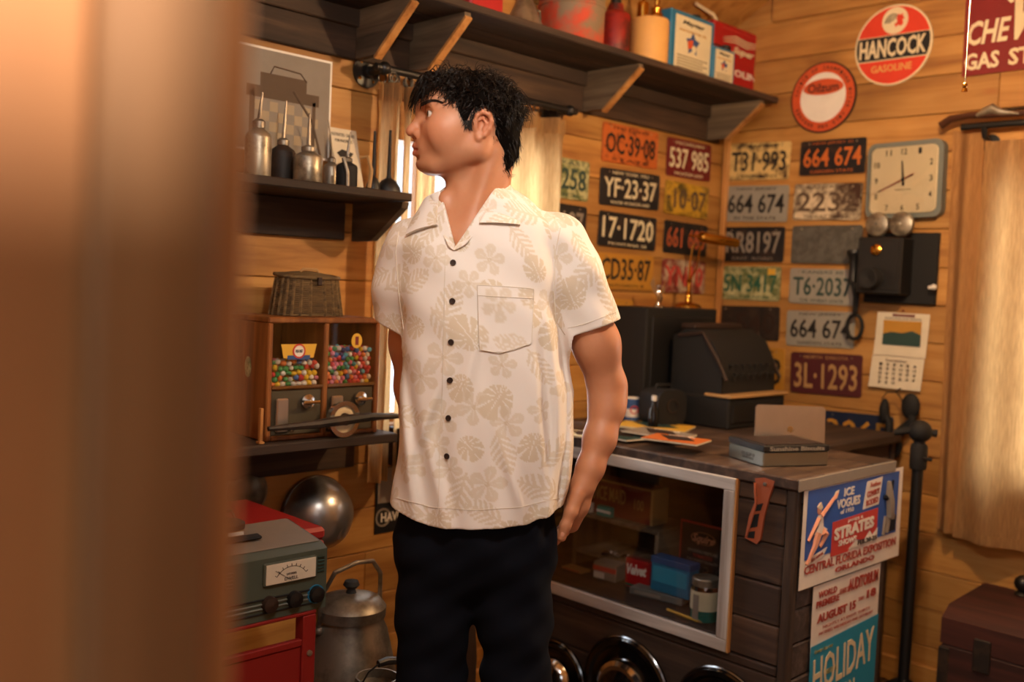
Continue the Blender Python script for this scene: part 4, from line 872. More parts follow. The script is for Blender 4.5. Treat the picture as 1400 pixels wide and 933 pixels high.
MB().box(0, 0.387, 0, 0.34, 0, hb_*0.72, 0.004).build('body', 'cart_red', o); MB().box(-0.002, 0.389, -0.002, 0.342, hb_*0.73, hb_, 0.008).build('lid', 'cart_red', o); MB().tube([(0.12, 0.17, hb_), (0.13, 0.17, hb_+0.02), (0.25, 0.17, hb_+0.02), (0.26, 0.17, hb_)], 0.004, 8).build('handle', 'chrome', o); MB().box(0.16, 0.22, -0.006, -0.002, hb_*0.55, hb_*0.85, 0.002).build('latch', 'chrome', o)
o = thing('engine_tester', 'grey-green engine tester box with two dial gauges on the red cart', 'tester', (tx0, TY, tzb+0.0005), R1)
prof = [(0.0, 0.0), (td, 0.0), (td, th_*1.12), (td*0.85, th_*1.16), (0.02, th_), (0.0, th_*0.93)]
b = MB(); b.X = Matrix.Rotation(PI/2, 4, 'Z'); b.prism(prof, -0.42, 0.0); b.build('case', 'tester_green', o)
b = MB(); b.X = Matrix.Translation((0, 0, 0.0012)) @ Matrix.Rotation(PI/2, 4, 'Z'); b.prism([(0.022, th_), (td*0.85, th_*1.16), (td*0.85, th_*1.165), (0.022, th_*1.005)], -0.415, -0.005); b.build('top_cover', 'tester_top', o)
sl = math.atan2(th_*0.16, td*0.85-0.02)
b = MB(); b.X = Matrix.Translation((0.19, td*0.42, th_*1.075+0.004)) @ Matrix.Rotation(sl, 4, 'X'); b.box(-0.12, 0.12, -0.010, 0.010, 0, 0.006, 0.003); b.build('grip_slot', 'black_matte', o)
for k, gx in enumerate((0.275, 0.075)):
    g_ = MB().box(gx, gx+0.118, -0.006, 0.002, th_*0.52, th_*0.86, 0.002).build('gauge', 'tester_green', o)
    MB().box(gx+0.004, gx+0.114, -0.0075, -0.005, th_*0.54, th_*0.84).build('gauge_face', 'paper', g_, 0)
    ar = MB(); cx, cz = gx+0.059, th_*0.46
    ar.tube([(cx+0.040*math.cos(q), -0.008, cz+0.040*math.sin(q)) for q in [PI*0.2+PI*0.6*i/12 for i in range(13)]], 0.0006, 4)
    for i in range(9):
        q = PI*0.2+PI*0.6*i/8; ar.tube([(cx+0.040*math.cos(q), -0.008, cz+0.040*math.sin(q)), (cx+0.045*math.cos(q), -0.008, cz+0.045*math.sin(q))], 0.0007, 4)
    ar.tube([(cx, -0.0085, th_*0.56), (cx-0.036, -0.0085, th_*0.74)], 0.0006, 4); ar.text('DWELL' if k == 0 else 'RPM', 0.03, 0.006, cx, th_*0.59, -0.0082, 0.0004).text('DEGREES', 0.022, 0.004, cx, th_*0.66, -0.0082, 0.0004)
    ar.build('gauge_marks', 'ink_black', g_, 0)
    for i in range(5): MB().box(gx+0.122, gx+0.138, -0.004, 0.0, th_*(0.58+0.055*i), th_*(0.60+0.055*i), 0.001).build('louvre', 'dark_green', o)
for i in range(4): MB().box(0.05, 0.405, -0.003, 0.001, th_*(0.10+0.07*i), th_*(0.125+0.07*i), 0.001).build('trim_rib', 'black_matte' if i in (0, 3) else 'grey_metal_paint', o)
for i, (kx, mt) in enumerate(((0.395, 'black_paint'), (0.345, 'black_paint'), (0.29, 'brown_dark'))):
    kk = MB().lathe([(0.016, 0), (0.015, -0.012), (0.008, -0.014), (0.0, -0.016)], 20, 'y', kx, 0, th_*0.24).build('knob', mt, o)
    if i == 0: MB().ring(0.0165, 0.019, -0.003, 0.0, kx, th_*0.24, 24).build('blue_ring', 'blue_tin', kk)
x = at(375, 712, y=-0.55); o = thing('round_tin', 'round flat brown tin lying on top of the engine tester', 'tin', (tx0+0.26, TY+td*0.72, tzb+th_*1.135), R1)
MB().lathe([(0.038, 0.0), (0.038, 0.018), (0.034, 0.020), (0, 0.020)], 26).build('body', 'tan', o); MB().lathe([(0.0395, 0.012), (0.0395, 0.022), (0.036, 0.024), (0, 0.024)], 26).build('lid', 'brown_dark', o)
MB().box(-0.012, 0.02, -0.041, -0.037, 0.004, 0.010).build('paper_strip', 'white', o, 0)
# milk can
mc = at(478, 870, y=-0.42); o = thing('milk_can', 'large dull steel lidded milk can with wire bail handle', 'milk can', (mc[0], -0.42, 0.0), R1)
zl = at(478, 835, y=-0.42)[2]; zb = 0.0; rn = 0.078
MB().lathe([(0.125, 0.0), (0.13, 0.01), (0.13, zl-0.24), (0.124, zl-0.19), (0.090, zl-0.045), (rn, zl-0.02), (rn, zl), (0, zl)], 40).build('body', 'dull_steel', o)
MB().lathe([(rn+0.006, zl-0.012), (rn+0.007, zl+0.012), (rn*0.9, zl+0.03), (rn*0.4, zl+0.042), (0, zl+0.044)], 36).build('lid', 'dull_steel', o)
MB().lathe([(0.014, zl+0.04), (0.010, zl+0.052), (0.020, zl+0.062), (0.016, zl+0.072), (0, zl+0.074)], 18).build('lid_knob', 'black_matte', o)
MB().tube([(-rn-0.012, 0, zl-0.03), (-rn-0.014, -0.01, zl+0.05), (-0.06, -0.015, zl+0.105), (0.0, -0.018, zl+0.12), (0.05, -0.015, zl+0.115), (rn, -0.01, zl+0.08), (rn+0.010, 0, zl-0.03)], 0.0055, 8).build('bail_handle', 'dull_steel', o)
for s_ in (-1, 1): MB().ball((s_*(rn+0.010), 0, zl-0.032), 0.012, 10, 6).build('ear', 'dull_steel', o)
pc = at(516, 925, y=-0.62); o = thing('enamel_pot', 'small metal pot with black bail handle at the bottom edge by the trousers', 'pot', (pc[0], -0.62, 0.0), R1); zp = pc[2]
MB().lathe([(0.06, 0.0), (0.065, 0.01), (0.065, zp-0.05), (0.05, zp-0.015), (0.048, zp), (0.044, zp), (0.046, zp-0.02), (0, zp-0.03)], 30).build('body', 'dull_steel', o)
MB().tube([(-0.052, 0, zp-0.02), (-0.04, -0.02, zp+0.025), (-0.02, -0.03, zp+0.042)], 0.002, 6).tube([(0.052, 0, zp-0.02), (0.05, -0.02, zp+0.02), (0.034, -0.03, zp+0.036)], 0.002, 6).build('bail', 'black_iron', o)
MB().tube([(-0.022, -0.03, zp+0.042), (0.0, -0.032, zp+0.044), (0.036, -0.03, zp+0.036)], [0.008, 0.0095, 0.008], 10).build('grip', 'black_paint', o)
jc = at(648, 930, y=-0.42); o = thing('stoneware_jug', 'brown jug standing on the floor seen between the trouser legs', 'jug', (jc[0], -0.30, 0.0), R1)
MB().lathe([(0.07, 0.0), (0.085, 0.02), (0.088, 0.32), (0.08, 0.42), (0.04, 0.50), (0.028, 0.53), (0.03, 0.56), (0.034, 0.57), (0.02, 0.57), (0.02, 0.53), (0, 0.53)], 30).build('body', 'brown_dark', o)
MB().tube([(0.03, 0, 0.55), (0.07, 0, 0.54), (0.075, 0, 0.47), (0.06, 0, 0.44)], 0.009, 8).build('handle', 'brown_dark', o)
# ================================================================ the plank counter
FX, EY, CZ = -1.201, -1.083, 0.90
CD = 0.535; U1 = -EY; U0 = 0.03
o = thing('shop_counter', 'old dark plank shop counter with a white-framed display opening', 'counter', (FX, 0, 0), R2); counter = o
OU0, OU1, OZ0, OZ1 = 0.13, at(1010, 654, x=FX)[1]*-1, at(998, 892, x=FX)[2], at(1010, 654, x=FX)[2]
fw_ = 0.034
# carcass
for n_, q in (('back_panel', (U0, U1-0.03, CD-0.02, CD, 0.0, CZ-0.03)), ('end_panel', (U0, U0+0.02, 0.02, CD-0.02, 0, CZ-0.03)), ('display_floor', (U0+0.02, U1-0.032, 0.022, CD-0.02, OZ0+fw_-0.022, OZ0+fw_-0.002)), ('display_side', (OU1-0.002, OU1+0.016, 0.022, CD-0.02, OZ0, OZ1)), ('display_top', (U0+0.02, U1-0.032, 0.022, CD-0.02, OZ1-fw_+0.002, OZ1-fw_+0.02))):
    MB().box(*q, 0.003).build(n_, 'old_wood', o)
z = 0.0; k = 0
while z < OZ0-0.01:                                   # front boards below the opening
    z1 = min(z+0.125, OZ0); MB().box(U0, U1-0.031, random.uniform(-0.002, 0.002), 0.02, z+0.0015, z1-0.0015, 0.004).build('plank', 'counter_front', o, 0); z = z1
z = OZ0
while z < CZ-0.04:                                    # boards right of the opening
    z1 = min(z+0.105, CZ-0.030); MB().box(OU1+0.001, U1-0.031, random.uniform(-0.002, 0.002), 0.02, z+0.0015, z1-0.0015, 0.004).build('plank', 'counter_front', o, 0); z = z1
MB().box(U0, OU1, 0.0, 0.02, OZ1+0.001, CZ-0.031, 0.002).build('plank', 'counter_front', o, 0)
MB().box(U0, OU0, 0.0, 0.02, OZ0, OZ1, 0.002).build('plank', 'counter_front', o, 0)
MB().box(U1-0.030, U1, 0.0, 0.03, 0, CZ-0.030, 0.005).build('corner_post', 'old_wood_post', o)
MB().box(U1-0.030, U1, CD-0.03, CD, 0, CZ-0.030, 0.005).build('corner_post', 'old_wood_post', o)
z = 0.0
while z < CZ-0.04:                                    # boards of the end facing the viewer
    z1 = min(z+0.092, CZ-0.031); MB().at().add(*(lambda a: (a.v, a.f))(MB().box(U1-0.024, U1-0.004+random.uniform(-0.002, 0.002), 0.031, CD-0.031, z+0.0015, z1-0.0015, 0.004))).build('plank', 'counter_side', o, 0); z = z1
nt = 4
for i in range(nt):                                   # top boards run the length of the counter
    a, b = -0.012+(CD+0.02)*i/nt, -0.012+(CD+0.02)*(i+1)/nt
    MB().box(U0, U1+0.006, a+0.0012, b-0.0012, CZ-0.030, CZ+random.uniform(-0.001, 0.0), 0.004).build('plank', 'counter_top', o, 0)
MB().box(U1+0.0065, U1+0.011, -0.010, CD+0.006, CZ-0.032, CZ-0.001, 0.002).build('edge_strip', 'ashen', o)
fr_ = MB().box(OU0-0.004, OU0, -0.012, -0.003, OZ0, OZ1, 0.001).build('white_frame', 'white_paint_post', counter); fr_['label'] = 'white-painted wooden frame around the display opening'
for n_, q, mt in (('top_rail', (OU0, OU1, -0.016, -0.0025, OZ1-fw_, OZ1), 'white_paint_wood'), ('bottom_rail', (OU0, OU1, -0.016, -0.0025, OZ0, OZ0+fw_), 'white_paint_wood'), ('stile', (OU1-fw_, OU1, -0.0165, -0.0025, OZ0+fw_, OZ1-fw_), 'white_paint_post'), ('stile', (OU0, OU0+fw_, -0.0165, -0.0025, OZ0+fw_, OZ1-fw_), 'white_paint_post')):
    MB().box(*q, 0.002).build(n_, mt, fr_)
MB().box(OU1+0.0005, OU1+0.006, -0.016, -0.0025, OZ0, OZ1, 0.001).build('edge_strip', 'bracket_edge', fr_)
MB().box(OU0+fw_, OU1-fw_, -0.006, -0.003, OZ0+fw_, OZ1-fw_).build('glass', 'pane', fr_, 0)
IZ = OZ0+fw_-0.0015
def inside(px, py, dep): p = at(px, py, x=FX+dep); return -p[1], p[2]
def cbox(name, label, cat, pl, pr, pt, dep, thick, mat, zb=None, rz=0.0, tilt=0):
    u0, z0 = inside(*pl, dep); u1, _ = inside(*pr, dep); _, z1 = inside(*pt, dep); zb = IZ if zb is None else zb
    t_ = thing(name, label, cat, (FX+dep, -(u0+u1)/2, zb), R2+rz); w = u1-u0; h = z1-zb
    MB().box(-w/2, w/2, 0, thick, 0, h, 0.003).build('body', mat, t_); return t_, w, h
t_, w, h = cbox('tobacco_tin', 'red tobacco tin reading Velvet inside the counter display', 'tin', (853, 806), (886, 806), (870, 766), 0.15, 0.025, 'gas_red')
MB().text('Velvet', w*0.82, h*0.36, 0, h*0.66, -0.0012, 0.0008, 0.03, shear=0.3, rot=0.06).build('lettering', 'white', t_, 0); MB().box(-w/2+0.002, w/2-0.002, -0.001, 0, h*0.06, h*0.14).build('green_band', 'green_ink', t_, 0); MB().box(-w*0.45, w*0.45, 0.002, 0.023, h, h+0.004, 0.001).build('lid', 'dark_red', t_)
t_, w, h = cbox('cardboard_box', 'grey flat cardboard box under the blue tin in the counter', 'box', (862, 835), (928, 840), (880, 806), 0.11, 0.07, 'grey_box', None, 0.15)
MB().box(-w*0.4, w*0.1, -0.001, 0, h*0.3, h*0.75).build('label', 'ashen', t_, 0)
gz = IZ+h
t_, w, h = cbox('blue_tin', 'shiny blue lidded tin on the grey box in the counter', 'tin', (888, 815), (941, 815), (915, 768), 0.125, 0.05, 'blue_tin', gz+0.0005)
MB().box(-w/2-0.0015, w/2+0.0015, -0.0015, 0.0515, h*0.84, h+0.004, 0.002).build('lid', 'mid_blue', t_); MB().box(-w*0.44, w*0.44, -0.0012, 0, h*0.30, h*0.76, 0.0005).build('front_panel', 'poster_teal', t_)
t_, w, h = cbox('cardboard_box', 'small white box with red band left of the red tobacco tin', 'box', (811, 800), (840, 800), (825, 770), 0.14, 0.06, 'ashen', None, 0.1)
MB().box(-w/2-0.0005, w/2+0.0005, -0.001, 0, h*0.5, h*0.78).build('red_band', 'pink_red', t_, 0); MB().box(-w*0.45, 0, -0.0012, 0, h*0.08, h*0.42).build('white_print', 'white', t_, 0)
t_, w, h = cbox('cardboard_box', 'low tan box at the dark left end of the counter display', 'box', (766, 793), (794, 795), (780, 778), 0.13, 0.05, 'tan'); MB().box(-w*0.4, w*0.4, -0.001, 0, h*0.4, h*0.8).build('label', 'pink_red', t_, 0)
t_, w, h = cbox('display_card', 'black display card with red border and script lettering in the counter', 'card', (926, 800), (992, 800), (950, 714), 0.30, 0.004, 'poster_red', None)
MB().box(-w/2+0.006, w/2-0.006, -0.001, 0, 0.006, h-0.006).build('black_field', 'ink_black', t_, 0); MB().text('Squire', w*0.46, h*0.16, 0, h*0.76, -0.0015, 0.0006, 0.02, shear=0.4).build('lettering', 'skin_print', t_, 0)
_ov = MB().ring(w*0.24, w*0.255, -0.0015, 0, 0, h*0.0, 30).build('oval_mark', 'skin_print', t_); q = _ov; q.scale = (1.0, 1.0, 0.42); q.location = (0, 0, h*0.78)
MB().text('SMOKING MIXTURE', w*0.62, h*0.045, 0, h*0.58, -0.0015, 0.0005).text('THE FINEST QUALITY', w*0.66, h*0.045, 0, h*0.44, -0.0015, 0.0005).build('lettering', 'ashen', t_, 0); MB().text('TOBACCO', w*0.4, h*0.05, 0, h*0.51, -0.0015, 0.0005).build('lettering', 'poster_red', t_, 0)
for i, px in enumerate((946, 964, 982)):
    u, z = inside(px, 788, 0.25); t_ = thing('glass_bottle', ('leftmost', 'middle', 'rightmost')[i]+' of three small brown bottles before the black card', 'bottle', (FX+0.25, -u, IZ), R2, 'brown bottles in the counter')
    MB().lathe([(0.013, 0), (0.014, 0.003), (0.014, 0.06), (0.006, 0.072), (0.006, 0.082), (0, 0.082)], 16).build('body', 'rust_orange', t_); MB().lathe([(0.0075, 0.08), (0.0075, 0.092), (0, 0.093)], 12).build('cap', 'black_paint', t_)
u, z = inside(962, 850, 0.085); zt2 = inside(962, 790, 0.085)[1]; t_ = thing('glass_jar', 'glass jar with cream paper label and grey lid in the counter', 'jar', (FX+0.085, -u, IZ), R2); hj = zt2-IZ
rj = 0.040
MB().lathe([(rj*0.9, 0), (rj, 0.006), (rj, hj*0.82), (rj*0.93, hj*0.86), (rj*0.93, hj*0.9)], 32).build('glass', 'jar_glass', t_); MB().lathe([(rj*0.97, hj*0.84), (rj*0.97, hj), (rj*0.9, hj*1.03), (0, hj*1.03)], 32).build('lid', 'galvanized', t_)
lb = MB(); lb.sheet(24, 1, lambda a, b: ((rj+0.0008)*math.cos(PI*(0.95+1.1*a)), (rj+0.0008)*math.sin(PI*(0.95+1.1*a)), hj*(0.28+0.46*b))); lb.build('paper_label', 'label_cream', t_, 60)
lb = MB(); lb.sheet(4, 1, lambda a, b: ((rj+0.0016)*math.cos(PI*(1.40+0.16*a)), (rj+0.0016)*math.sin(PI*(1.40+0.16*a)), hj*(0.06+0.6*b))); lb.build('seal_strip', 'ashen', t_, 60)
MB().lathe([(rj*0.95, 0.002), (rj*0.95, hj*0.3), (0, hj*0.3)], 28).build('contents', 'teal_box', t_)
pp, pq = at(912, 836, x=FX+0.06), at(955, 850, x=FX+0.045); t_ = thing('pencil', 'yellow pencil lying at the front of the counter display', 'pencil', (pp[0], pp[1], IZ+0.0045)); d = pq-pp
MB().tube([(0, 0, 0), (d[0], d[1], 0)], 0.004, 6).build('shaft', 'yellow', t_); MB().tube([(d[0], d[1], 0), (d[0]*1.12, d[1]*1.12, 0)], [0.004, 0.0005], 6).build('tip', 'tan', t_)
# small inner step shelf with red box on it
u0, z0 = inside(766, 752, 0.20); u1, z1 = inside(905, 765, 0.20); zt2 = inside(880, 722, 0.20)[1]; us = inside(900, 745, 0.20)[0]
t_ = thing('display_riser', 'dark wooden step shelf inside the counter holding metal parts', 'shelf', (FX+0.20, 0, IZ), R2); zh = zt2-IZ; zm2 = inside(830, 762, 0.20)[1]-IZ
MB().box(0.16, us, 0.0, 0.19, zh-0.014, zh, 0.002).build('top_board', 'grey_wood', t_); MB().box(us-0.016, us, 0.0, 0.19, 0.0, zh-0.0145, 0.002).build('side_board', 'grey_wood', t_); MB().box(0.16, 0.176, 0.0, 0.19, 0.0, zh-0.0145, 0.002).build('side_board', 'old_wood_post', t_)
MB().box(0.177, us-0.017, 0.0, 0.19, zm2-0.012, zm2, 0.002).build('shelf_board', 'grey_wood', t_)
for i in range(9):
    u = 0.30+(us-0.34)*i/8; q = thing('spark_plug', ('first', 'second', 'third', 'fourth', 'fifth', 'sixth', 'seventh', 'eighth', 'last')[i]+' small metal spark plug from the left on the inner step shelf', 'spark plug', (FX+0.215+0.01*(i % 2), -u, IZ+zm2+0.0085), R2+0.6*(i % 3-1)+0.5, 'spark plugs in the counter')
    b = MB(); b.lathe([(0.004, -0.022), (0.005, -0.006), (0.009, -0.004), (0.009, 0.004), (0.005, 0.006), (0.003, 0.02), (0, 0.021)], 10, 'y'); b.build('shell', 'chrome' if i % 3 == 0 else 'dull_steel', q)
    MB().lathe([(0.0045, 0.006), (0.0045, 0.018), (0, 0.0185)], 10, 'y').build('insulator', 'white', q)
ua, za = inside(790, 705, 0.24); ub, _ = inside(893, 705, 0.24); _, zt3 = inside(880, 668, 0.24); zb3 = IZ+zh+0.0005
t_ = thing('cardboard_box', 'long dark red box with tan edge on top of inner step shelf', 'box', (FX+0.235, -(ua+ub)/2, zb3), R2); w = ub-ua; h = zt3-zb3
MB().box(-w/2, w/2, 0, 0.08, 0, h, 0.002).build('body', 'dark_red', t_); MB().box(w/2-0.008, w/2+0.001, -0.001, 0.081, 0, h+0.001, 0.001).build('edge_tape', 'tan', t_); MB().box(-w/2, w/2-0.009, -0.001, 0.003, h-0.005, h+0.001, 0.001).build('edge_tape', 'tan', t_)
MB().text('PRINCE MAID', w*0.55, h*0.42, -w*0.12, h*0.62, -0.0012, 0.0006, 0.01).text('100', w*0.12, h*0.3, w*0.33, h*0.5, -0.0012, 0.0006).build('lettering', 'tan', t_, 0)
for lab, pa_, pb_, mt in (('small teal and white box before the long red box', (816, 697), (835, 697), 'teal_box'), ('small white carton half hidden behind the man wrist', (798, 695), (807, 695), 'white')):
    a, _ = inside(*pa_, 0.21); b, _ = inside(*pb_, 0.21); q = thing('small_box', lab, 'box', (FX+0.21, -(a+b)/2, zb3), R2); MB().box(-(b-a)/2, (b-a)/2, 0, 0.018, 0, 0.032, 0.001).build('body', mt, q); MB().box(-(b-a)/2-0.0004, (b-a)/2+0.0004, -0.0008, 0, 0.012, 0.02).build('band', 'white' if mt != 'white' else 'dark_green', q, 0)
# wheel covers hung along the foot of the counter
for lab, px, py, rr, kind in (('leftmost dark chrome wheel cover behind the trouser leg', 757, 930, 0.12, 0), ('middle black wheel cover with bright chrome dome under the display', 853, 945, 0.155, 1), ('rightmost black wheel cover at the bottom edge under the frame corner', 982, 988, 0.145, 2)):
    p = at(px, py, x=FX-0.02); t_ = thing('wheel_cover', lab, 'wheel cover', (FX-0.003, p[1], p[2]), R2, 'wheel covers on the counter front')
    MB().lathe([(rr, -0.002), (rr, -0.012), (rr*0.95, -0.022), (rr*0.86, -0.024), (rr*0.80, -0.016), (rr*0.62, -0.020)], 48, 'y').build('outer_disc', 'glossy_dark', t_)
    MB().lathe([(rr*0.62, -0.018), (rr*0.58, -0.036), (rr*0.50, -0.045), (rr*0.42, -0.042)], 48, 'y').build('dome_ring', 'dark_chrome' if kind == 2 else 'chrome', t_)
    MB().lathe([(rr*0.43, -0.041), (rr*0.30, -0.050), (rr*0.12, -0.056), (0, -0.057)], 40, 'y').build('centre_dome', 'glossy_dark' if kind else 'dark_chrome', t_)
    MB().tube([(rr*0.99*math.cos(2*PI*i/48), -0.012, rr*0.99*math.sin(2*PI*i/48)) for i in range(48)], 0.005, 6, True).build('rim', 'dark_chrome', t_)
# rusty bracket hung on the counter front
def fz(px, py): p = at(px, py, x=FX-0.006); return (-p[1], p[2])
t_ = thing('rusty_bracket', 'rusty orange metal latch piece nailed to the counter front', 'bracket', (FX-0.003, 0, 0), R2)
out = [fz(*p) for p in ((1034, 654), (1046, 653), (1061, 658), (1053, 680), (1046, 706), (1041, 738), (1036, 744), (1020, 735), (1026, 705), (1037, 678))]
MB().prism(out, -0.009, -0.001).build('plate', 'rust_orange', t_, 20)
for pl_ in (((1036, 690), (1045, 688), (1042, 698), (1034, 699)), ((1031, 704), (1040, 702), (1037, 720), (1027, 722)), ((1026, 727), (1034, 726), (1033, 736), (1024, 735))): MB().prism([fz(*p) for p in pl_], -0.0105, -0.008).build('slot', 'black_matte', t_, 20)
MB().tube([(fz(1034, 660)[0], -0.011, fz(1034, 660)[1]), (fz(1036, 690)[0], -0.012, fz(1036, 690)[1]), (fz(1023, 733)[0], -0.011, fz(1023, 733)[1])], 0.003, 6).build('side_rib', 'rust_orange', t_)
MB().lathe([(0.005, -0.008), (0.005, -0.013), (0, -0.014)], 10, 'y', fz(1048, 662)[0], 0, fz(1048, 662)[1]).build('nail', 'dull_steel', t_)
# ================================================================ posters on the counter end
def endp(px, py): p = at(px, py, y=EY-0.004); return p[0], p[2]
a, b, c_ = endp(1099, 668), endp(1234, 642), endp(1092.6, 808); W_ = b[0]-a[0]; H_ = a[1]-c_[1]
t_ = thing('show_poster', 'blue white and red exposition poster tacked high on the counter end', 'poster', (a[0], EY-0.006, a[1]-H_), R1)
X = lambda f: f*W_
Z = lambda f: (1-f)*H_
def wav(x): return -0.0025*math.sin(x/W_*PI*1.3)
MB().sheet(24, 4, lambda u, v: (W_*u+(0.006*(1-v)*u), 0.0, H_*v)).build('paper_sheet', 'white', t_, 60)
MB().box(X(.035), X(.955), -0.0012, -0.0006, Z(.715), Z(.035)).build('blue_field', 'poster_blue', t_, 0)
MB().prism([(X(.275), Z(.41)), (X(.735), Z(.385)), (X(.735), Z(.60)), (X(.69), Z(.66)), (X(.66), Z(.60)), (X(.6), Z(.69)), (X(.52), Z(.66)), (X(.44), Z(.76)), (X(.275), Z(.76))], -0.002, -0.001).build('red_block', 'poster_red', t_, 0)
MB().prism([(X(.44), Z(.735)), (X(.52), Z(.665)), (X(.6), Z(.70)), (X(.66), Z(.61)), (X(.69), Z(.67)), (X(.74), Z(.60)), (X(.74), Z(.735))], -0.0024, -0.001).build('white_block', 'white', t_, 0)
MB().text('ICE', X(.10), H_*.085, X(.42), Z(.13), -0.002, 0.0005, 0.03).text('VOGUES', X(.23), H_*.095, X(.42), Z(.24), -0.002, 0.0005, 0.03).text('of 1950', X(.13), H_*.045, X(.41), Z(.325), -0.002, 0.0004).build('lettering', 'white', t_, 0)
MB().text('STRATES', X(.40), H_*.125, X(.495), Z(.53), -0.003, 0.0005, 0.05, rot=0.03).text('SHOWS', X(.18), H_*.06, X(.43), Z(.645), -0.003, 0.0005, 0.03).text('JAMES E.', X(.16), H_*.035, X(.50), Z(.44), -0.003, 0.0004).build('lettering', 'white', t_, 0)
MB().text('CENTRAL FLORIDA EXPOSITION', X(.92), H_*.09, X(.50), Z(.815), -0.0016, 0.0005, 0.02).text('ORLANDO', X(.40), H_*.055, X(.53), Z(.915), -0.0016, 0.0005, 0.04).build('lettering', 'ink_red', t_, 0)
MB().text('FEB.20-25', X(.20), H_*.05, X(.635), Z(.70), -0.0034, 0.0004, 0.03).build('lettering', 'ink_black', t_, 0)
MB().prism([(X(.57), Z(.36)), (X(.60), Z(.075)), (X(.765), Z(.055)), (X(.735), Z(.345))], -0.0022, -0.001).build('white_card', 'white', t_, 0)
MB().text('Southern', X(.11), H_*.05, X(.685), Z(.115), -0.003, 0.0004, shear=0.3).text('COWBOY', X(.135), H_*.065, X(.67), Z(.205), -0.003, 0.0004, 0.03, rot=0.05).text('RODEO', X(.125), H_*.065, X(.662), Z(.295), -0.003, 0.0004, 0.03, rot=0.05).build('lettering', 'ink_red', t_, 0)
MB().prism([(X(.05), Z(.78)), (X(.09), Z(.70)), (X(.235), Z(.645)), (X(.20), Z(.725))], -0.0024, -0.001).build('banner', 'white', t_, 0); MB().text('30TH ANNUAL', X(.11), H_*.03, X(.145), Z(.712), -0.003, 0.0004, rot=0.22).build('lettering', 'ink_red', t_, 0)
sk = MB(); TT = lambda P, r: sk.tube([(X(p), -0.0014, Z(q)) for p, q in P], [v*W_ for v in r], 5)
TT([(.055, .53), (.085, .46), (.14, .33)], [.008, .010, .013]); TT([(.16, .31), (.22, .23), (.30, .12)], [.012, .010, .008]); TT([(.135, .47), (.11, .60), (.055, .76)], [.022, .016, .008]); TT([(.18, .47), (.215, .50), (.165, .62)], [.02, .016, .008]); sk.ball((X(.145), -0.0014, Z(.235)), W_*.022, 8, 6, (1, .15, 1.3)); sk.build('skater_figure', 'skin_print', t_)
MB().prism([(X(.13), Z(.30)), (X(.175), Z(.30)), (X(.185), Z(.42)), (X(.225), Z(.46)), (X(.17), Z(.50)), (X(.105), Z(.48)), (X(.14), Z(.41))], -0.0034, -0.002).build('skater_dress', 'white', t_, 0); MB().prism([(X(.115), Z(.21)), (X(.15), Z(.17)), (X(.17), Z(.23)), (X(.15), Z(.25))], -0.0036, -0.002).prism([(X(.255), Z(.19)), (X(.285), Z(.10)), (X(.315), Z(.09)), (X(.30), Z(.17))], -0.0036, -0.002).build('plume', 'paper', t_, 0)
sk = MB(); TT([(.83, .12), (.835, .25), (.85, .36)], [.014, .026, .030]); TT([(.85, .36), (.86, .50), (.90, .53)], [.03, .03, .018]); TT([(.82, .50), (.81, .62), (.805, .70)], [.014, .012, .01]); TT([(.855, .50), (.85, .62), (.845, .69)], [.014, .012, .01]); sk.build('rider_figure', 'ashen', t_)
sk = MB(); TT([(.79, .28), (.83, .31), (.87, .27), (.88, .12)], [.012, .016, .012, .010]); sk.prism([(X(.87), Z(.56)), (X(.945), Z(.52)), (X(.945), Z(.69)), (X(.87), Z(.69))], -0.002, -0.001); sk.build('horse_shadow', 'navy', t_)
a, b = endp(1114, 803), endp(1205, 778); W_ = b[0]-a[0]; H_ = 0.50
t_ = thing('show_poster', 'teal holiday ice show poster with cream heading low on the counter end', 'poster', (a[0], EY-0.0035, a[1]-H_), R1)
MB().sheet(16, 24, lambda u, v: (W_*u+0.004*math.sin(v*5), 0.001, H_*v)).build('paper_sheet', 'white', t_, 60)
MB().prism([(X(.0), Z(1.0)), (X(1.0), Z(1.0)), (X(1.0), Z(.30)), (X(.0), Z(.325))], -0.0006, 0.0).build('teal_field', 'poster_teal', t_, 0)
MB().text('WORLD', X(.26), H_*.036, X(.19), Z(.055), -0.001, 0.0005, 0.03).text('PREMIERE', X(.32), H_*.036, X(.20), Z(.105), -0.001, 0.0005, 0.03).text('AUDITORIUM', X(.46), H_*.070, X(.72), Z(.062), -0.001, 0.0005, 0.03).text('AUGUST 15', X(.56), H_*.048, X(.34), Z(.185), -0.001, 0.0005, 0.04).text('18', X(.15), H_*.048, X(.86), Z(.155), -0.001, 0.0005, 0.05).text('THRU', X(.09), H_*.02, X(.70), Z(.165), -0.001, 0.0004).text('ATLANTIC CITY', X(.16), H_*.03, X(.44), Z(.08), -0.001, 0.0004).text('NIGHTLY AT EIGHT THIRTY', X(.7), H_*.016, X(.5), Z(.24), -0.001, 0.0004).text('MATINEES WEDNESDAY AND SATURDAY', X(.8), H_*.016, X(.5), Z(.27), -0.001, 0.0004).build('lettering', 'ink_red', t_, 0)
MB().text('HOLIDAY', X(.90), H_*.20, X(.50), Z(.48), -0.0014, 0.0006, 0.01, rot=0.06).text('ON', X(.18), H_*.06, X(.58), Z(.645), -0.0014, 0.0006, 0.02).text('ICE', X(.44), H_*.16, X(.72), Z(.80), -0.0014, 0.0006, 0.01).build('lettering', 'label_cream', t_, 0)
MB().text('WORLD FAMOUS', X(.16), H_*.03, X(.30), Z(.50), -0.0014, 0.0005).text('Greater than ever', X(.26), H_*.022, X(.18), Z(.36), -0.0014, 0.0005, shear=0.3).build('lettering', 'worn_green', t_, 0)
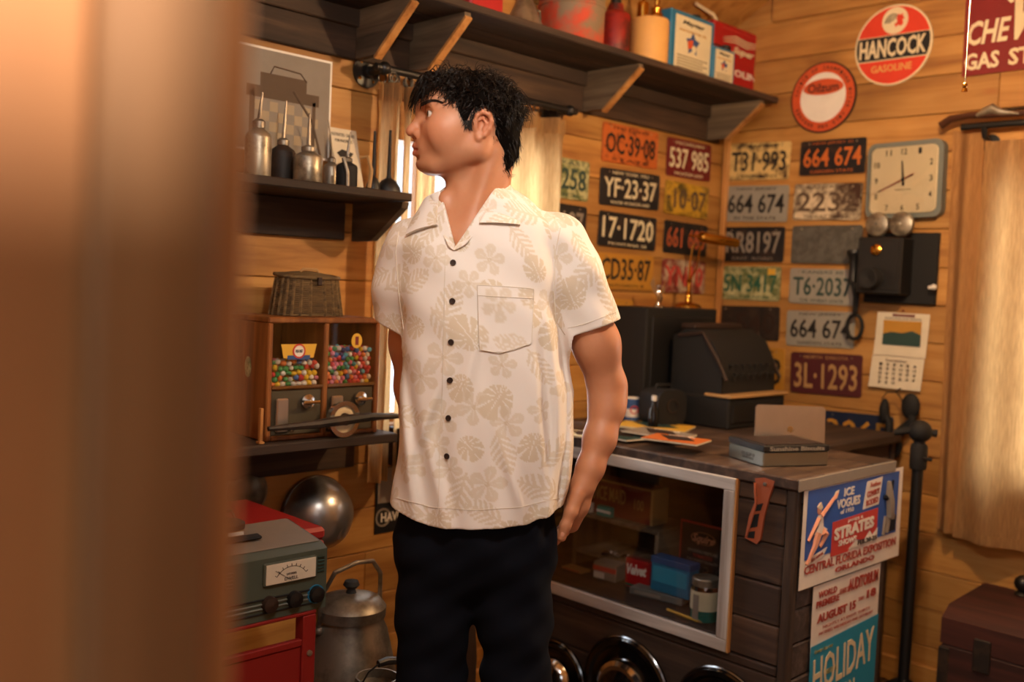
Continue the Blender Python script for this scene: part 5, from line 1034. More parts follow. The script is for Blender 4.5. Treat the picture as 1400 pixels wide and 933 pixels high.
sk = MB(); TT([(.30, .66), (.28, .78), (.30, .92)], [.05, .075, .06]); TT([(.30, .75), (.45, .79), (.56, .72)], [.03, .025, .012]); sk.ball((X(.30), -0.0014, Z(.66)), W_*.07, 10, 8, (1, .12, 1.1)); sk.build('skater_figure', 'pink_red', t_)
# ================================================================ things on the counter top
P0, P1, P2 = at(967, 627, z=CZ), at(1043, 639.5, z=CZ), at(1132, 637, z=CZ)
e1 = P0-P1; e2 = P2-P1; d1, d2 = float(np.linalg.norm(e1)), float(np.linalg.norm(e2)); rz = math.atan2(e2[1], e2[0])
t_ = thing('biscuit_tin', 'flat silver biscuit tin with black lid on the counter top', 'tin', (P1[0], P1[1], CZ+0.0005), rz); hb = 0.040
d1 = min(d1, 0.24)
MB().box(0, d2, 0, d1, 0, hb, 0.003).build('body', 'tin_box', t_); MB().box(-0.002, d2+0.002, -0.002, d1+0.002, hb, hb+0.018, 0.003).build('lid', 'black_paint', t_)
MB().text('Sunshine Biscuits', d2*0.84, 0.012, d2*0.5, hb+0.009, -0.0028, 0.0005, 0.03).build('lettering', 'ashen', t_, 0); MB().box(0.012, d2-0.012, 0.012, d1-0.012, hb+0.018, hb+0.0195).build('lid_panel', 'brown_dark', t_, 0)
b = MB(); b.X = Matrix.Rotation(-PI/2, 4, 'Z'); b.text('N.W. BISCUIT CO', d1*0.36, 0.009, -d1*0.42, hb*0.6, -0.0006, 0.0004).text('LOOSE-WILES', d1*0.30, 0.006, -d1*0.42, hb*0.35, -0.0006, 0.0004); b.build('side_lettering', 'grey_box', t_, 0)
lp0, lp1, lt = at(1030, 602, x=-0.80), at(1127, 606, x=-0.80), at(1078, 556, x=-0.80)
p = at(1078, 600, z=CZ+0.0); cx_ = at(1078, 596, z=CZ); fwd = np.array([math.cos(YAW), math.sin(YAW)])
zz_ = CZ; dL = 2.95; pl_, pr_ = at(1030.5, 600, d=dL), at(1127, 603, d=dL); w = float(np.linalg.norm((pr_-pl_)[:2]))
t_ = thing('laptop', 'small silver laptop standing open behind the biscuit tin', 'laptop', ((pl_[0]+pr_[0])/2, (pl_[1]+pr_[1])/2, CZ+0.0005), YAW-PI/2+0.05)
ht = at(1078, 555, d=dL)[2]-CZ
MB().box(-w/2, w/2, 0.0, 0.16, 0, 0.010, 0.003).build('base', 'aluminium', t_); b = MB(); b.X = Matrix.Rotation(-0.08, 4, 'X'); b.rrect(w, ht-0.011, 0.012, -0.010, -0.003, 0, (ht-0.011)/2+0.011, 5); b.build('screen_lid', 'aluminium', t_)
b = MB(); b.X = Matrix.Rotation(-0.08, 4, 'X'); b.disc(0.010, -0.0108, -0.009, 0, ht*0.5, 20); b.build('emblem', 'chrome', t_)
mg = [('orange magazine with slanting cover picture in front on the counter', (886, 594), (966, 612), 'orange', 0.17, 0.12, 0.25, 0), ('yellow-bordered magazine under the others on the counter', (846, 583), (944, 586), 'yellow', 0.24, 0.17, 0.4, 0.0), ('teal-covered magazine beside the man forearm', (822, 592), (872, 600), 'dark_green', 0.20, 0.14, -0.1, 0.0), ('grey picture magazine between the orange and yellow ones', (868, 590), (935, 598), 'ashen', 0.19, 0.13, 0.1, 0.0), ('cream folded paper left of the man arm on the counter', (782, 592), (815, 600), 'label_cream', 0.15, 0.11, 0.3, 0.0)]
hgt = CZ+0.0006
for i in (1, 2, 4, 3, 0):
    lab, a, b, mt, w, h, rz, _ = mg[i]; p = (at(*a, z=hgt)+at(*b, z=hgt))/2; t_ = thing('magazine', lab, 'magazine', (p[0], p[1], hgt), R2+rz, 'magazines on the counter')
    MB().box(-w/2, w/2, -h/2, h/2, 0, 0.005, 0.001).build('pages', 'paper', t_); MB().box(-w/2, w/2, -h/2, h/2, 0.0052, 0.0060).build('cover', mt, t_, 0)
    q = MB().prism([(-w*0.38, -h*0.30), (w*0.10, -h*0.36), (w*0.35, h*0.10), (-w*0.05, h*0.30)], 0, 0.0006).build('cover_picture', 'brown_dark' if i != 1 else 'dark_green', t_, 0); q.rotation_euler.x = PI/2; q.location.z = 0.0068
    b_ = MB(); b_.X = Matrix.Translation((0, 0, 0.0066)) @ Matrix.Rotation(-PI/2, 4, 'X'); b_.text('MOTOR' if i != 1 else 'LIFE', w*0.5, h*0.14, 0, h*0.38, 0, 0.0003, 0.03); b_.build('title', 'white' if i != 1 else 'ink_black', t_, 0)
    hgt += 0.0072
p = at(861, 577, z=CZ); t_ = thing('oil_tin', 'small round blue and white can beside the man elbow', 'can', (p[0]+0.01, p[1]+0.0, CZ+0.0005), YAW-PI/2)
hc_ = 0.085; MB().lathe([(0.026, 0), (0.027, 0.003), (0.027, hc_-0.003), (0.024, hc_), (0, hc_)], 28).build('body', 'white', t_); MB().lathe([(0.0275, hc_*0.55), (0.0275, hc_*0.96)], 28).build('blue_band', 'mid_blue', t_); MB().lathe([(0.0278, 0.002), (0.0278, 0.018)], 28).build('lower_band', 'mid_blue', t_); MB().ring(0.011, 0.015, -0.029, -0.026, 0.004, hc_*0.52, 20).build('red_ring', 'poster_red', t_)
# ================================================================ desk in the corner with cash register
t_ = thing('corner_desk', 'dark wooden desk in the corner behind the counter', 'desk', (-0.655, -0.85, 0), R1); DW, DDp, DZ = 0.575, 0.80, 0.90
for n_, q in (('desk_top', (0, DW, 0, DDp, DZ-0.03, DZ)), ('side_panel', (0.0, 0.025, 0.02, DDp-0.02, 0, DZ-0.0305)), ('side_panel', (DW-0.025, DW, 0.02, DDp-0.02, 0, DZ-0.0305)), ('front_panel', (0.026, DW-0.026, 0.03, 0.05, 0.08, DZ-0.0305)), ('back_panel', (0.026, DW-0.026, DDp-0.04, DDp-0.02, 0.08, DZ-0.0305))): MB().box(*q, 0.004).build(n_, 'old_wood', t_)
for k in range(3):
    d_ = MB().box(0.05, DW-0.05, 0.016, 0.0295, 0.12+0.24*k, 0.34+0.24*k, 0.003).build('drawer', 'old_wood', t_); MB().ball((DW/2, 0.008, 0.23+0.24*k), 0.014, 10, 6).build('knob', 'brass', d_)
DZ += 0.0005
c0, c1, c2 = at(962, 538, z=1.03), at(993, 542, z=1.03), at(1063, 535, z=1.03)
t_ = thing('cash_register', 'antique black cash register with pale marble ledge on the corner desk', 'cash register', (-0.43, -0.36, DZ), 0.0); RW, RD = 0.36, 0.25; HL = 1.006-DZ
MB().box(-RW/2, RW/2, -RD/2, RD/2, 0, HL, 0.006).build('drawer_base', 'black_matte', t_); dr = MB().box(-RW/2+0.02, RW/2-0.02, -RD/2-0.006, -RD/2, 0.02, HL-0.02, 0.004).build('drawer', 'black_paint', t_); MB().ball((0, -RD/2-0.014, HL*0.5), 0.012, 10, 6).build('knob', 'dark_chrome', dr)
MB().box(-RW/2-0.004, RW/2+0.004, -RD/2-0.012, -RD/2+0.10, HL+0.0005, HL+0.011, 0.003).build('marble_ledge', 'tan', t_)
b = MB(); b.X = Matrix.Rotation(PI/2, 4, 'Z'); pr_ = [(-RD/2+0.10, HL+0.001), (RD/2, HL+0.001), (RD/2, HL+0.20), (RD/2-0.05, HL+0.225), (0.02, HL+0.225), (-0.04, HL+0.19), (-0.08, HL+0.12), (-RD/2+0.04, HL+0.06), (-RD/2+0.04, HL+0.012), (-RD/2+0.10, HL+0.012)]
b.prism(pr_, -RW/2+0.01, RW/2-0.01); b.build('housing', 'black_matte', t_, 60); 
for s_ in (-1, 1): MB().tube([(s_*(RW/2-0.008), 0.10, HL+0.2), (s_*(RW/2-0.008), -0.0, HL+0.215), (s_*(RW/2-0.008), -0.07, HL+0.12), (s_*(RW/2-0.008), -0.105, HL+0.06)], 0.007, 6).build('side_moulding', 'brown_dark', t_)
for r_ in range(3):
    for k in range(7): q = MB().lathe([(0.002, 0), (0.002, 0.016), (0.009, 0.018), (0.009, 0.022), (0, 0.023)], 10, 'z', -0.12+0.04*k, -0.105+0.022*r_, HL+0.06+0.028*r_).build('key', 'black_paint', t_)
MB().box(-RW/2+0.03, RW/2-0.03, 0.05, 0.11, HL+0.2255, HL+0.245, 0.004).build('top_crest', 'brown_dark', t_)
bx0_, bx1_ = at(884, 440, y=-0.20)[0], at(980, 440, y=-0.20)[0]; zt4 = at(900, 421, y=-0.20)[2]
t_ = thing('dark_cabinet', 'tall dark wooden cabinet against the wall under the brass lamp', 'cabinet', (bx0_, -0.20, DZ), R1); w = min(bx1_, -0.09)-bx0_
if bx0_ < -0.655: pass
MB().box(0, w, 0, 0.16, 0, zt4-DZ, 0.005).build('body', 'black_matte', t_); d_ = MB().box(0.03, w-0.03, -0.006, 0, 0.03, zt4-DZ-0.03, 0.003).build('door', 'black_paint', t_); MB().ball((w-0.05, -0.012, (zt4-DZ)/2), 0.010, 10, 6).build('knob', 'brass', d_)
ZT = zt4+0.0005
# chrome ornament
p = at(900, 415, y=-0.15); t_ = thing('hood_ornament', 'small chrome winged hood ornament on the dark cabinet', 'ornament', (p[0], -0.15, ZT), YAW-PI/2)
MB().lathe([(0.018, 0), (0.018, 0.005), (0.008, 0.012), (0.006, 0.02)], 18).build('base', 'chrome', t_); MB().tube([(0, 0, 0.015), (0.004, 0, 0.035), (-0.003, 0, 0.055), (-0.002, 0, 0.066)], [0.008, 0.012, 0.010, 0.006], 10).ball((-0.002, 0, 0.074), 0.008, 10, 8).build('figure', 'chrome', t_)
for s_, k in ((-1, 1.0), (1, 0.6)): MB().prism([(0, 0.045), (s_*0.020, 0.055), (s_*0.034*k, 0.062+0.035*(1.6-k)), (s_*0.022*k, 0.09*k+0.02), (s_*0.008, 0.060)], -0.002, 0.002).build('wing', 'chrome', t_)
# brass desk lamp
p = at(940, 425, y=-0.12); t_ = thing('desk_lamp', 'brass desk lamp with long tubular shade on the dark cabinet', 'lamp', (p[0], -0.12, ZT), 0.0); base = Vector(t_.location)
MB().lathe([(0.05, 0), (0.05, 0.008), (0.04, 0.016), (0.014, 0.022), (0.010, 0.05), (0.014, 0.056), (0.008, 0.062), (0.008, 0.095), (0.013, 0.10), (0.006, 0.108), (0, 0.11)], 28).build('base', 'brass', t_)
for s_, q in ((0, (943, 362)), (1, (953, 365))):
    e = Vector(at(*q, y=-0.12))-base; f_ = Vector(at(q[0]+4, 338, y=-0.12))-base; MB().tube([(0.0+0.004*s_, 0, 0.10), (e.x, 0, e.z), (f_.x, 0, f_.z), (f_.x+0.005, -0.01, f_.z+0.012)], 0.0035, 8).build('stem', 'brass', t_)
s0, s1 = Vector(at(957, 324, y=-0.14))-base, Vector(at(1010, 333, y=-0.20))-base
MB().tube([s0, s0.lerp(s1, 0.04), s0.lerp(s1, 0.5), s0.lerp(s1, 0.95), s1], [0.014, 0.020, 0.021, 0.018, 0.010], 16).build('shade', 'brass', t_)
MB().tube([s0, s0+Vector((-0.03, 0.03, 0.004))], 0.004, 8).build('shade_arm', 'brass', t_)
for lab, px, py, y, r, h in (('dark glass bottle with white cap beside the register', 879, 560, -0.30, 0.017, 0.11),):
    p = at(px, py, y=y); q = thing('glass_bottle', lab, 'bottle', (p[0]+0.02, y-0.03, CZ+0.0005)); MB().lathe([(r, 0), (r, h*0.55), (r*0.45, h*0.72), (r*0.4, h*0.9), (0, h*0.9)], 20).build('body', 'glossy_dark', q); MB().lathe([(r*0.5, h*0.86), (r*0.5, h), (0, h)], 14).build('cap', 'white', q)
p = at(911, 582, z=CZ); t_ = thing('black_case', 'rounded black machine case behind the magazines', 'case', (p[0], p[1]+0.02, CZ+0.0005), -0.2); b = MB(); b.rrect(0.13, 0.125, 0.04, -0.05, 0.05, 0, 0.0625, 8); b.build('body', 'black_matte', t_); MB().tube([(-0.04, 0, 0.122), (-0.03, 0, 0.138), (0.03, 0, 0.138), (0.04, 0, 0.122)], 0.005, 8).build('handle', 'black_matte', t_)
MB().ring(0.02, 0.026, -0.054, -0.049, 0.0, 0.07).build('dial', 'dark_plate', t_)
# ================================================================ floor stand, headset, trunk
sx_, sy_ = -0.36, -1.03; zt5 = at(1257, 590, x=sx_)[2]
t_ = thing('floor_stand', 'tall black tripod floor stand beside the counter end', 'stand', (sx_, sy_, 0), YAW-PI/2)
MB().tube([(0, 0, 0.10), (0, 0, zt5)], 0.0175, 14).build('pole', 'black_paint', t_); MB().lathe([(0.024, zt5-0.12), (0.026, zt5-0.11), (0.026, zt5-0.05), (0.022, zt5-0.04)], 16).build('collar', 'black_matte', t_)
MB().ball((0, 0, zt5), 0.036, 14, 10).build('head', 'black_matte', t_); MB().tube([(0.02, 0, zt5), (0.05, -0.005, zt5-0.004)], [0.010, 0.013], 10).build('knob', 'black_paint', t_); MB().tube([(-0.02, 0, zt5+0.005), (-0.075, 0.02, zt5-0.01)], [0.012, 0.010], 10).build('arm', 'black_matte', t_); MB().tube([(0.0, -0.02, zt5-0.08), (0.032, -0.025, zt5-0.085)], 0.006, 8).build('clamp_lever', 'black_matte', t_)
for k in range(3): q = 2*PI*k/3+0.4; MB().tube([(0, 0, 0.16), (0.20*math.cos(q), 0.20*math.sin(q), 0.01)], 0.009, 8).build('leg', 'black_paint', t_)
rx_ = 0.085
def hp_(px, py): p = at(px, py, x=-0.05); return (-p[1], p[2])
t_ = thing('headset', 'black wire headset with round pads hanging below the calendar', 'headset', (-0.05, 0, 0), R2)
for n_, q, sx, sz in (('ear_pad', (1209, 562), 0.018, 0.045), ('ear_pad', (1245, 556), 0.034, 0.046), ('lower_pad', (1218, 610), 0.042, 0.046)):
    c_ = hp_(*q); MB().ball((c_[0], 0, c_[1]), 1.0, 16, 10, (sx, 0.018, sz)).build(n_, 'black_matte', t_)
P = [hp_(*q) for q in ((1209, 562), (1206, 545), (1212, 537), (1225, 536), (1232, 545), (1236, 560), (1245, 556))]; MB().tube([(p[0], 0, p[1]) for p in P], 0.0022, 6).build('headband', 'black_iron', t_)
P = [hp_(*q) for q in ((1245, 556), (1248, 575), (1232, 590), (1218, 605))]; MB().tube([(p[0], 0, p[1]) for p in P], [0.012, 0.016, 0.018, 0.012], 8).build('yoke', 'black_matte', t_)
P = [hp_(*q) for q in ((1212, 565), (1216, 580), (1214, 595), (1218, 608))]; MB().tube([(p[0], 0, p[1]) for p in P], [0.010, 0.014, 0.014, 0.010], 8).build('yoke', 'black_matte', t_)
P = [hp_(1225, 536), hp_(1227, 532)]; MB().tube([(P[0][0], 0, P[0][1]), (P[1][0], 0.02, P[1][1]), (P[1][0], 0.049, P[1][1])], 0.002, 6).build('hook', 'black_iron', t_)
a = at(1295, 800, x=-0.40); zt6 = at(1335, 792, x=-0.06)[2]; y0_ = at(1292, 830, x=-0.40)[1]
t_ = thing('storage_chest', 'dark red-brown wooden trunk with metal latch against the right wall', 'chest', (-0.42, y0_, 0), R2); TW, TD = 0.80, 0.37
MB().box(0, TW, 0, TD, 0, zt6*0.72, 0.006).build('body', 'trunk_wood', t_); b = MB(); b.X = Matrix.Rotation(PI/2, 4, 'Z'); b.prism([(0.0, zt6*0.725), (TD, zt6*0.725), (TD, zt6*0.97), (TD-0.03, zt6), (0.05, zt6*0.97), (0.0, zt6*0.90)], -TW, 0.0); b.build('lid', 'trunk_wood', t_)
for u in (0.10, TW-0.14): l_ = MB().box(u, u+0.05, -0.008, 0, zt6*0.60, zt6*0.82, 0.003).build('latch', 'dark_plate', t_)
for u in (0.0, TW-0.03): MB().box(u-0.003, u+0.03, -0.004, 0.03, 0.002, zt6*0.70, 0.003).build('corner_guard', 'dark_plate', t_)
q = at(1397, 795, x=-0.10); t_ = thing('iron_knob', 'black iron ball standing on the trunk at the right frame edge', 'knob', (-0.12, q[1]-0.01, zt6+0.001), R2)
MB().lathe([(0.025, 0), (0.02, 0.006), (0.008, 0.012)], 16).build('foot', 'black_iron', t_); MB().ball((0, 0, 0.035), 0.026, 14, 10).build('ball', 'black_iron', t_)
# ================================================================ the man
PD = 2.0
_r = at(650, 500, d=PD); ROOT = np.array([_r[0], _r[1], 0.0])
FWD = np.array([math.cos(YAW), math.sin(YAW), 0.0]); RGT = np.array([math.sin(YAW), -math.cos(YAW), 0.0])
def to_local(p): q = np.asarray(p)-ROOT; return np.array([q@RGT, q@FWD, q[2]])
CL = to_local(CAM)
def rayl(px, py): r = ray(px, py); return np.array([r@RGT, r@FWD, r[2]])
def L(px, py, yl=0.0):
    r = rayl(px, py); t_ = (yl-CL[1])/r[1]; return CL+t_*r
person = thing('person', 'dark-haired man in cream leaf-print short-sleeved shirt and navy trousers looking aside', 'person', ROOT, YAW-PI/2)
class Grid:
    def __init__(s, xs, ys, zs):
        s.x, s.y, s.z = (np.asarray(a, np.float32) for a in (xs, ys, zs)); s.F = np.full((len(xs), len(ys), len(zs)), 1.0, np.float32); s.H = None
    def sl(s, lo, hi):
        return tuple(slice(max(int(np.searchsorted(a, l))-1, 0), min(int(np.searchsorted(a, h))+1, len(a))) for a, l, h in zip((s.x, s.y, s.z), lo, hi))
    def pts(s, q): return s.x[q[0]][:, None, None], s.y[q[1]][None, :, None], s.z[q[2]][None, None, :]
    def apply(s, fn, lo, hi, k=0.01, op='u'):
        q = s.sl(np.asarray(lo)-k*1.6-0.006, np.asarray(hi)+k*1.6+0.006)
        if any(a.stop <= a.start for a in q): return
        b = fn(*s.pts(q)).astype(np.float32); a = s.F[q]
        if op == 'u': h = np.maximum(k-np.abs(a-b), 0)/max(k, 1e-6); s.F[q] = np.minimum(a, b)-h*h*k*0.25
        else: b = -b; h = np.maximum(k-np.abs(a-b), 0)/max(k, 1e-6); s.F[q] = np.maximum(a, b)+h*h*k*0.25
    def fr(s, X, Y, Z):     # to head frame
        O, A = s.H; dx, dy, dz = X-O[0], Y-O[1], Z-O[2]
        return tuple(A[i][0]*dx+A[i][1]*dy+A[i][2]*dz for i in range(3))
    def ell(s, c, r, k=0.01, op='u', head=False, rot=None):
        c = np.asarray(c, float); r = np.asarray(r, float); cw = s.H[0]+s.H[1].T@c if head else c; m_ = max(r)
        def fn(X, Y, Z):
            if head: P = s.fr(X, Y, Z); P = [P[i]-c[i] for i in range(3)]
            else: P = [X-c[0], Y-c[1], Z-c[2]]
            if rot is not None: P = [rot[i][0]*P[0]+rot[i][1]*P[1]+rot[i][2]*P[2] for i in range(3)]
            k0 = np.sqrt((P[0]/r[0])**2+(P[1]/r[1])**2+(P[2]/r[2])**2); k1 = np.sqrt((P[0]/r[0]**2)**2+(P[1]/r[1]**2)**2+(P[2]/r[2]**2)**2)
            return k0*(k0-1)/np.maximum(k1, 1e-6)
        s.apply(fn, cw-m_, cw+m_, k, op)
    def cap(s, a, b, ra, rb=None, k=0.01, op='u', head=False):
        rb = ra if rb is None else rb; a = np.asarray(a, float); b = np.asarray(b, float)
        if head: a = s.H[0]+s.H[1].T@a; b = s.H[0]+s.H[1].T@b
        d = b-a; dd = float(d@d); m_ = max(ra, rb)
        def fn(X, Y, Z):
            t_ = np.clip(((X-a[0])*d[0]+(Y-a[1])*d[1]+(Z-a[2])*d[2])/dd, 0, 1)
            return np.sqrt((X-a[0]-t_*d[0])**2+(Y-a[1]-t_*d[1])**2+(Z-a[2]-t_*d[2])**2)-(ra+(rb-ra)*t_)
        s.apply(fn, np.minimum(a, b)-m_, np.maximum(a, b)+m_, k, op)
    def chain(s, P, k=0.012, head=False):
        for (a, ra), (b, rb) in zip(P, P[1:]): s.cap(a, b, ra, rb, k, 'u', head)
    def mesh(s):
        F = s.F; ins = F < 0; nx, ny, nz = F.shape
        c = ins[:-1, :-1, :-1].astype(np.uint8)
        for i in (0, 1):
            for j in (0, 1):
                for k in (0, 1):
                    if i+j+k: c = c+ins[i:nx-1+i, j:ny-1+j, k:nz-1+k]
        act = (c > 0) & (c < 8); I = np.argwhere(act); N = len(I)
        vid = np.full(act.shape, -1, np.int32); vid[act] = np.arange(N)
        cor = np.array([[i, j, k] for i in (0, 1) for j in (0, 1) for k in (0, 1)]); val = np.stack([F[I[:, 0]+o[0], I[:, 1]+o[1], I[:, 2]+o[2]] for o in cor], 1)
        acc = np.zeros((N, 3)); cnt = np.zeros(N)
        for a in range(8):
            for ax, st in ((0, 4), (1, 2), (2, 1)):
                if cor[a][ax] == 0:
                    b = a+st; va, vb = val[:, a], val[:, b]; ok = (va < 0) != (vb < 0); t_ = np.where(ok, va/np.where(ok, va-vb, 1), 0)
                    p = np.repeat(cor[a][None].astype(float), N, 0); p[:, ax] += t_; acc += p*ok[:, None]; cnt += ok
        loc = acc/cnt[:, None]; V = np.empty((N, 3))
        for ax, g in enumerate((s.x, s.y, s.z)):
            i0 = I[:, ax]; V[:, ax] = g[i0]+(g[i0+1]-g[i0])*loc[:, ax]
        Q = []
        for ax in range(3):
            o1, o2 = [(1, 2), (2, 0), (0, 1)][ax]; sa = [slice(None)]*3; sb = [slice(None)]*3; sa[ax] = slice(0, -1); sb[ax] = slice(1, None)
            d = ins[tuple(sa)] != ins[tuple(sb)]; E_ = np.argwhere(d); E_ = E_[(E_[:, o1] > 0) & (E_[:, o2] > 0) & (E_[:, o1] < F.shape[o1]-1) & (E_[:, o2] < F.shape[o2]-1)]
            u = np.zeros(3, int); u[o1] = 1; w = np.zeros(3, int); w[o2] = 1
            q = np.stack([vid[tuple((E_-u-w).T)], vid[tuple((E_-w).T)], vid[tuple(E_.T)], vid[tuple((E_-u).T)]], 1)
            fl = ~ins[tuple(E_.T)]; q[fl] = q[fl][:, ::-1]; Q.append(q)
        return V, np.concatenate(Q)
def mesh_obj(name, V, Q, mat, parent, attr=None, smooth=True):
    me = bpy.data.meshes.new(name); me.vertices.add(len(V)); me.vertices.foreach_set('co', V.astype(np.float32).ravel())
    me.loops.add(Q.size); me.loops.foreach_set('vertex_index', Q.astype(np.int32).ravel()); me.polygons.add(len(Q))
    me.polygons.foreach_set('loop_start', np.arange(0, Q.size, 4, dtype=np.int32)); me.update(calc_edges=True); me.validate()
    me.polygons.foreach_set('use_smooth', np.ones(len(me.polygons), bool))
    if attr is not None:
        ca = me.color_attributes.new('tint', 'FLOAT_COLOR', 'POINT'); ca.data.foreach_set('color', np.concatenate([attr, np.ones((len(V), 1))], 1).astype(np.float32).ravel())
    return link(name, me, mat, parent, 0)
def relax(V, Q, n=1, w=0.5):
    for _ in range(n):
        acc = np.zeros_like(V); cnt = np.zeros(len(V))
        for i in range(4):
            for j in (1, 3): np.add.at(acc, Q[:, i], V[Q[:, (i+j) % 4]]); np.add.at(cnt, Q[:, i], 1)
        V = V*(1-w)+w*acc/np.maximum(cnt, 1)[:, None]
    return V
def seg(*parts):
    o = []
    for a, b, h in parts: o += list(np.arange(a, b-h*0.3, h))
    return np.array(o+[parts[-1][1]])
# ---------------------------------------------------------------- head frame
PSI, TILT = math.radians(15), math.radians(0)
HO = L(651, 179, 0.0)
hf = np.array([-math.cos(PSI)*math.cos(TILT), -math.sin(PSI)*math.cos(TILT), math.sin(TILT)]); hl_ = np.array([math.sin(PSI), -math.cos(PSI), 0.0]); hu = np.cross(hf, hl_); hu *= np.sign(hu[2])
HA = np.array([hf, hl_, hu])
def HW(f, l, u): return HO+HA.T@np.array([f, l, u])
X0 = HO[0]
G = Grid(seg((-0.26, X0-0.15, 0.0034), (X0-0.15, X0-0.02, 0.0012), (X0-0.02, X0+0.05, 0.0016), (X0+0.05, 0.36, 0.0034)), seg((-0.17, -0.12, 0.003), (-0.12, 0.02, 0.0014), (0.02, 0.24, 0.0034)), seg((0.0, 0.74, 0.009), (0.74, 1.0, 0.0028), (1.0, 1.48, 0.0038), (1.48, 1.545, 0.0022), (1.545, 1.70, 0.0012), (1.70, 1.80, 0.0026)))
G.H = (HO, HA)
# torso, hips and legs under the clothes
cn = L(650, 400)
G.ell(L(652, 380, 0.02), (0.150, 0.088, 0.18), 0.05); G.ell(L(655, 560, 0.02), (0.142, 0.085, 0.20), 0.05); G.ell(L(652, 715, 0.02), (0.135, 0.082, 0.11), 0.03)
G.cap(L(592, 352, 0.03), L(745, 348, 0.03), 0.036, None, 0.04)
for a, b, c_ in (((595, 760), (590, 930), (585, 1180)), ((705, 760), (706, 930), (708, 1180))):
    p0, p1, p2 = L(*a, 0.02), L(*b, 0.03), L(*c_, 0.05); p3 = np.array([p2[0], p2[1], 0.08]); G.chain([(p0, 0.062), (p1, 0.052), (p2, 0.045), (p3, 0.035)], 0.02); G.cap(p3+[0, 0, -0.04], p3+[-0.04, -0.13, -0.05], 0.03, 0.025, 0.02)
# chest upper and clavicle
G.ell(L(640, 330, 0.02), (0.080, 0.080, 0.070), 0.03)
G.cap(L(628, 326, -0.050), L(690, 308, -0.01), 0.010, 0.010, 0.02); G.cap(L(620, 328, -0.050), L(585, 318, -0.01), 0.010, 0.010, 0.02)
# neck
nb = L(648, 318, 0.03); G.cap(HW(-0.024, 0.0, -0.045), nb, 0.053, 0.064, 0.02)
G.cap(HW(0.022, 0.0, -0.070), L(632, 322, -0.012), 0.032, 0.040, 0.02)
G.cap(HW(-0.028, 0.046, -0.045), L(636, 326, -0.050), 0.011, 0.008, 0.03)
G.ell(L(606, 277, -0.03), (0.012, 0.014, 0.02), 0.02)
# head
G.ell((0.005, 0, 0.024), (0.090, 0.073, 0.075), 0.02, 'u', True); G.ell((0.056, 0, 0.012), (0.054, 0.060, 0.070), 0.03, 'u', True)
G.ell((0.056, 0, -0.036), (0.053, 0.050, 0.047), 0.03, 'u', True); G.ell((0.097, 0, -0.072), (0.019, 0.022, 0.016), 0.022, 'u', True); G.ell((0.050, 0, -0.064), (0.052, 0.040, 0.022), 0.025, 'u', True)
for s_ in (-1, 1):
    G.cap((0.008, s_*0.056, -0.044), (0.085, s_*0.024, -0.076), 0.0145, 0.012, 0.018, 'u', True); G.cap((0.000, s_*0.060, -0.010), (0.008, s_*0.056, -0.044), 0.014, 0.0145, 0.022, 'u', True)
    G.ell((0.078, s_*0.042, -0.006), (0.022, 0.018, 0.020), 0.04, 'u', True); G.cap((0.097, s_*0.036, 0.040), (0.110, s_*0.008, 0.036), 0.009, 0.009, 0.02, 'u', True)
G.ell((0.082, 0, 0.058), (0.026, 0.048, 0.032), 0.03, 'u', True)
for s_ in (-1, 1): G.ell((0.046, s_*0.044, -0.022), (0.034, 0.013, 0.026), 0.04, 'u', True)
for s_ in (-1, 1): G.ell((0.112, s_*0.032, 0.019), (0.017, 0.016, 0.011), 0.014, 's', True)
G.cap((0.107, 0, 0.026), (0.126, 0, -0.006), 0.0070, 0.0085, 0.010, 'u', True); G.ell((0.127, 0, -0.012), (0.0125, 0.0110, 0.0100), 0.008, 'u', True)
for s_ in (-1, 1): G.ell((0.1155, s_*0.0130, -0.0165), (0.0120, 0.0070, 0.0090), 0.005, 'u', True)
G.ell((0.106, 0, -0.038), (0.014, 0.026, 0.022), 0.015, 'u', True)
for s_ in (-1, 1): G.ell((0.1195, s_*0.0105, -0.0235), (0.0075, 0.0048, 0.0036), 0.002, 's', True)
for s_ in (-1, 1): G.cap((0.1190, 0.0, -0.0390), (0.108, s_*0.022, -0.0455), 0.0058, 0.0034, 0.005, 'u', True); G.cap((0.1172, 0.0, -0.0530), (0.107, s_*0.020, -0.049), 0.0066, 0.0038, 0.005, 'u', True)
for s_ in (-1, 1): G.cap((0.1265, 0.0, -0.0462), (0.110, s_*0.023, -0.0472), 0.0026, 0.0016, 0.002, 's', True)
G.ell((0.120, 0, -0.0635), (0.008, 0.018, 0.004), 0.006, 's', True)
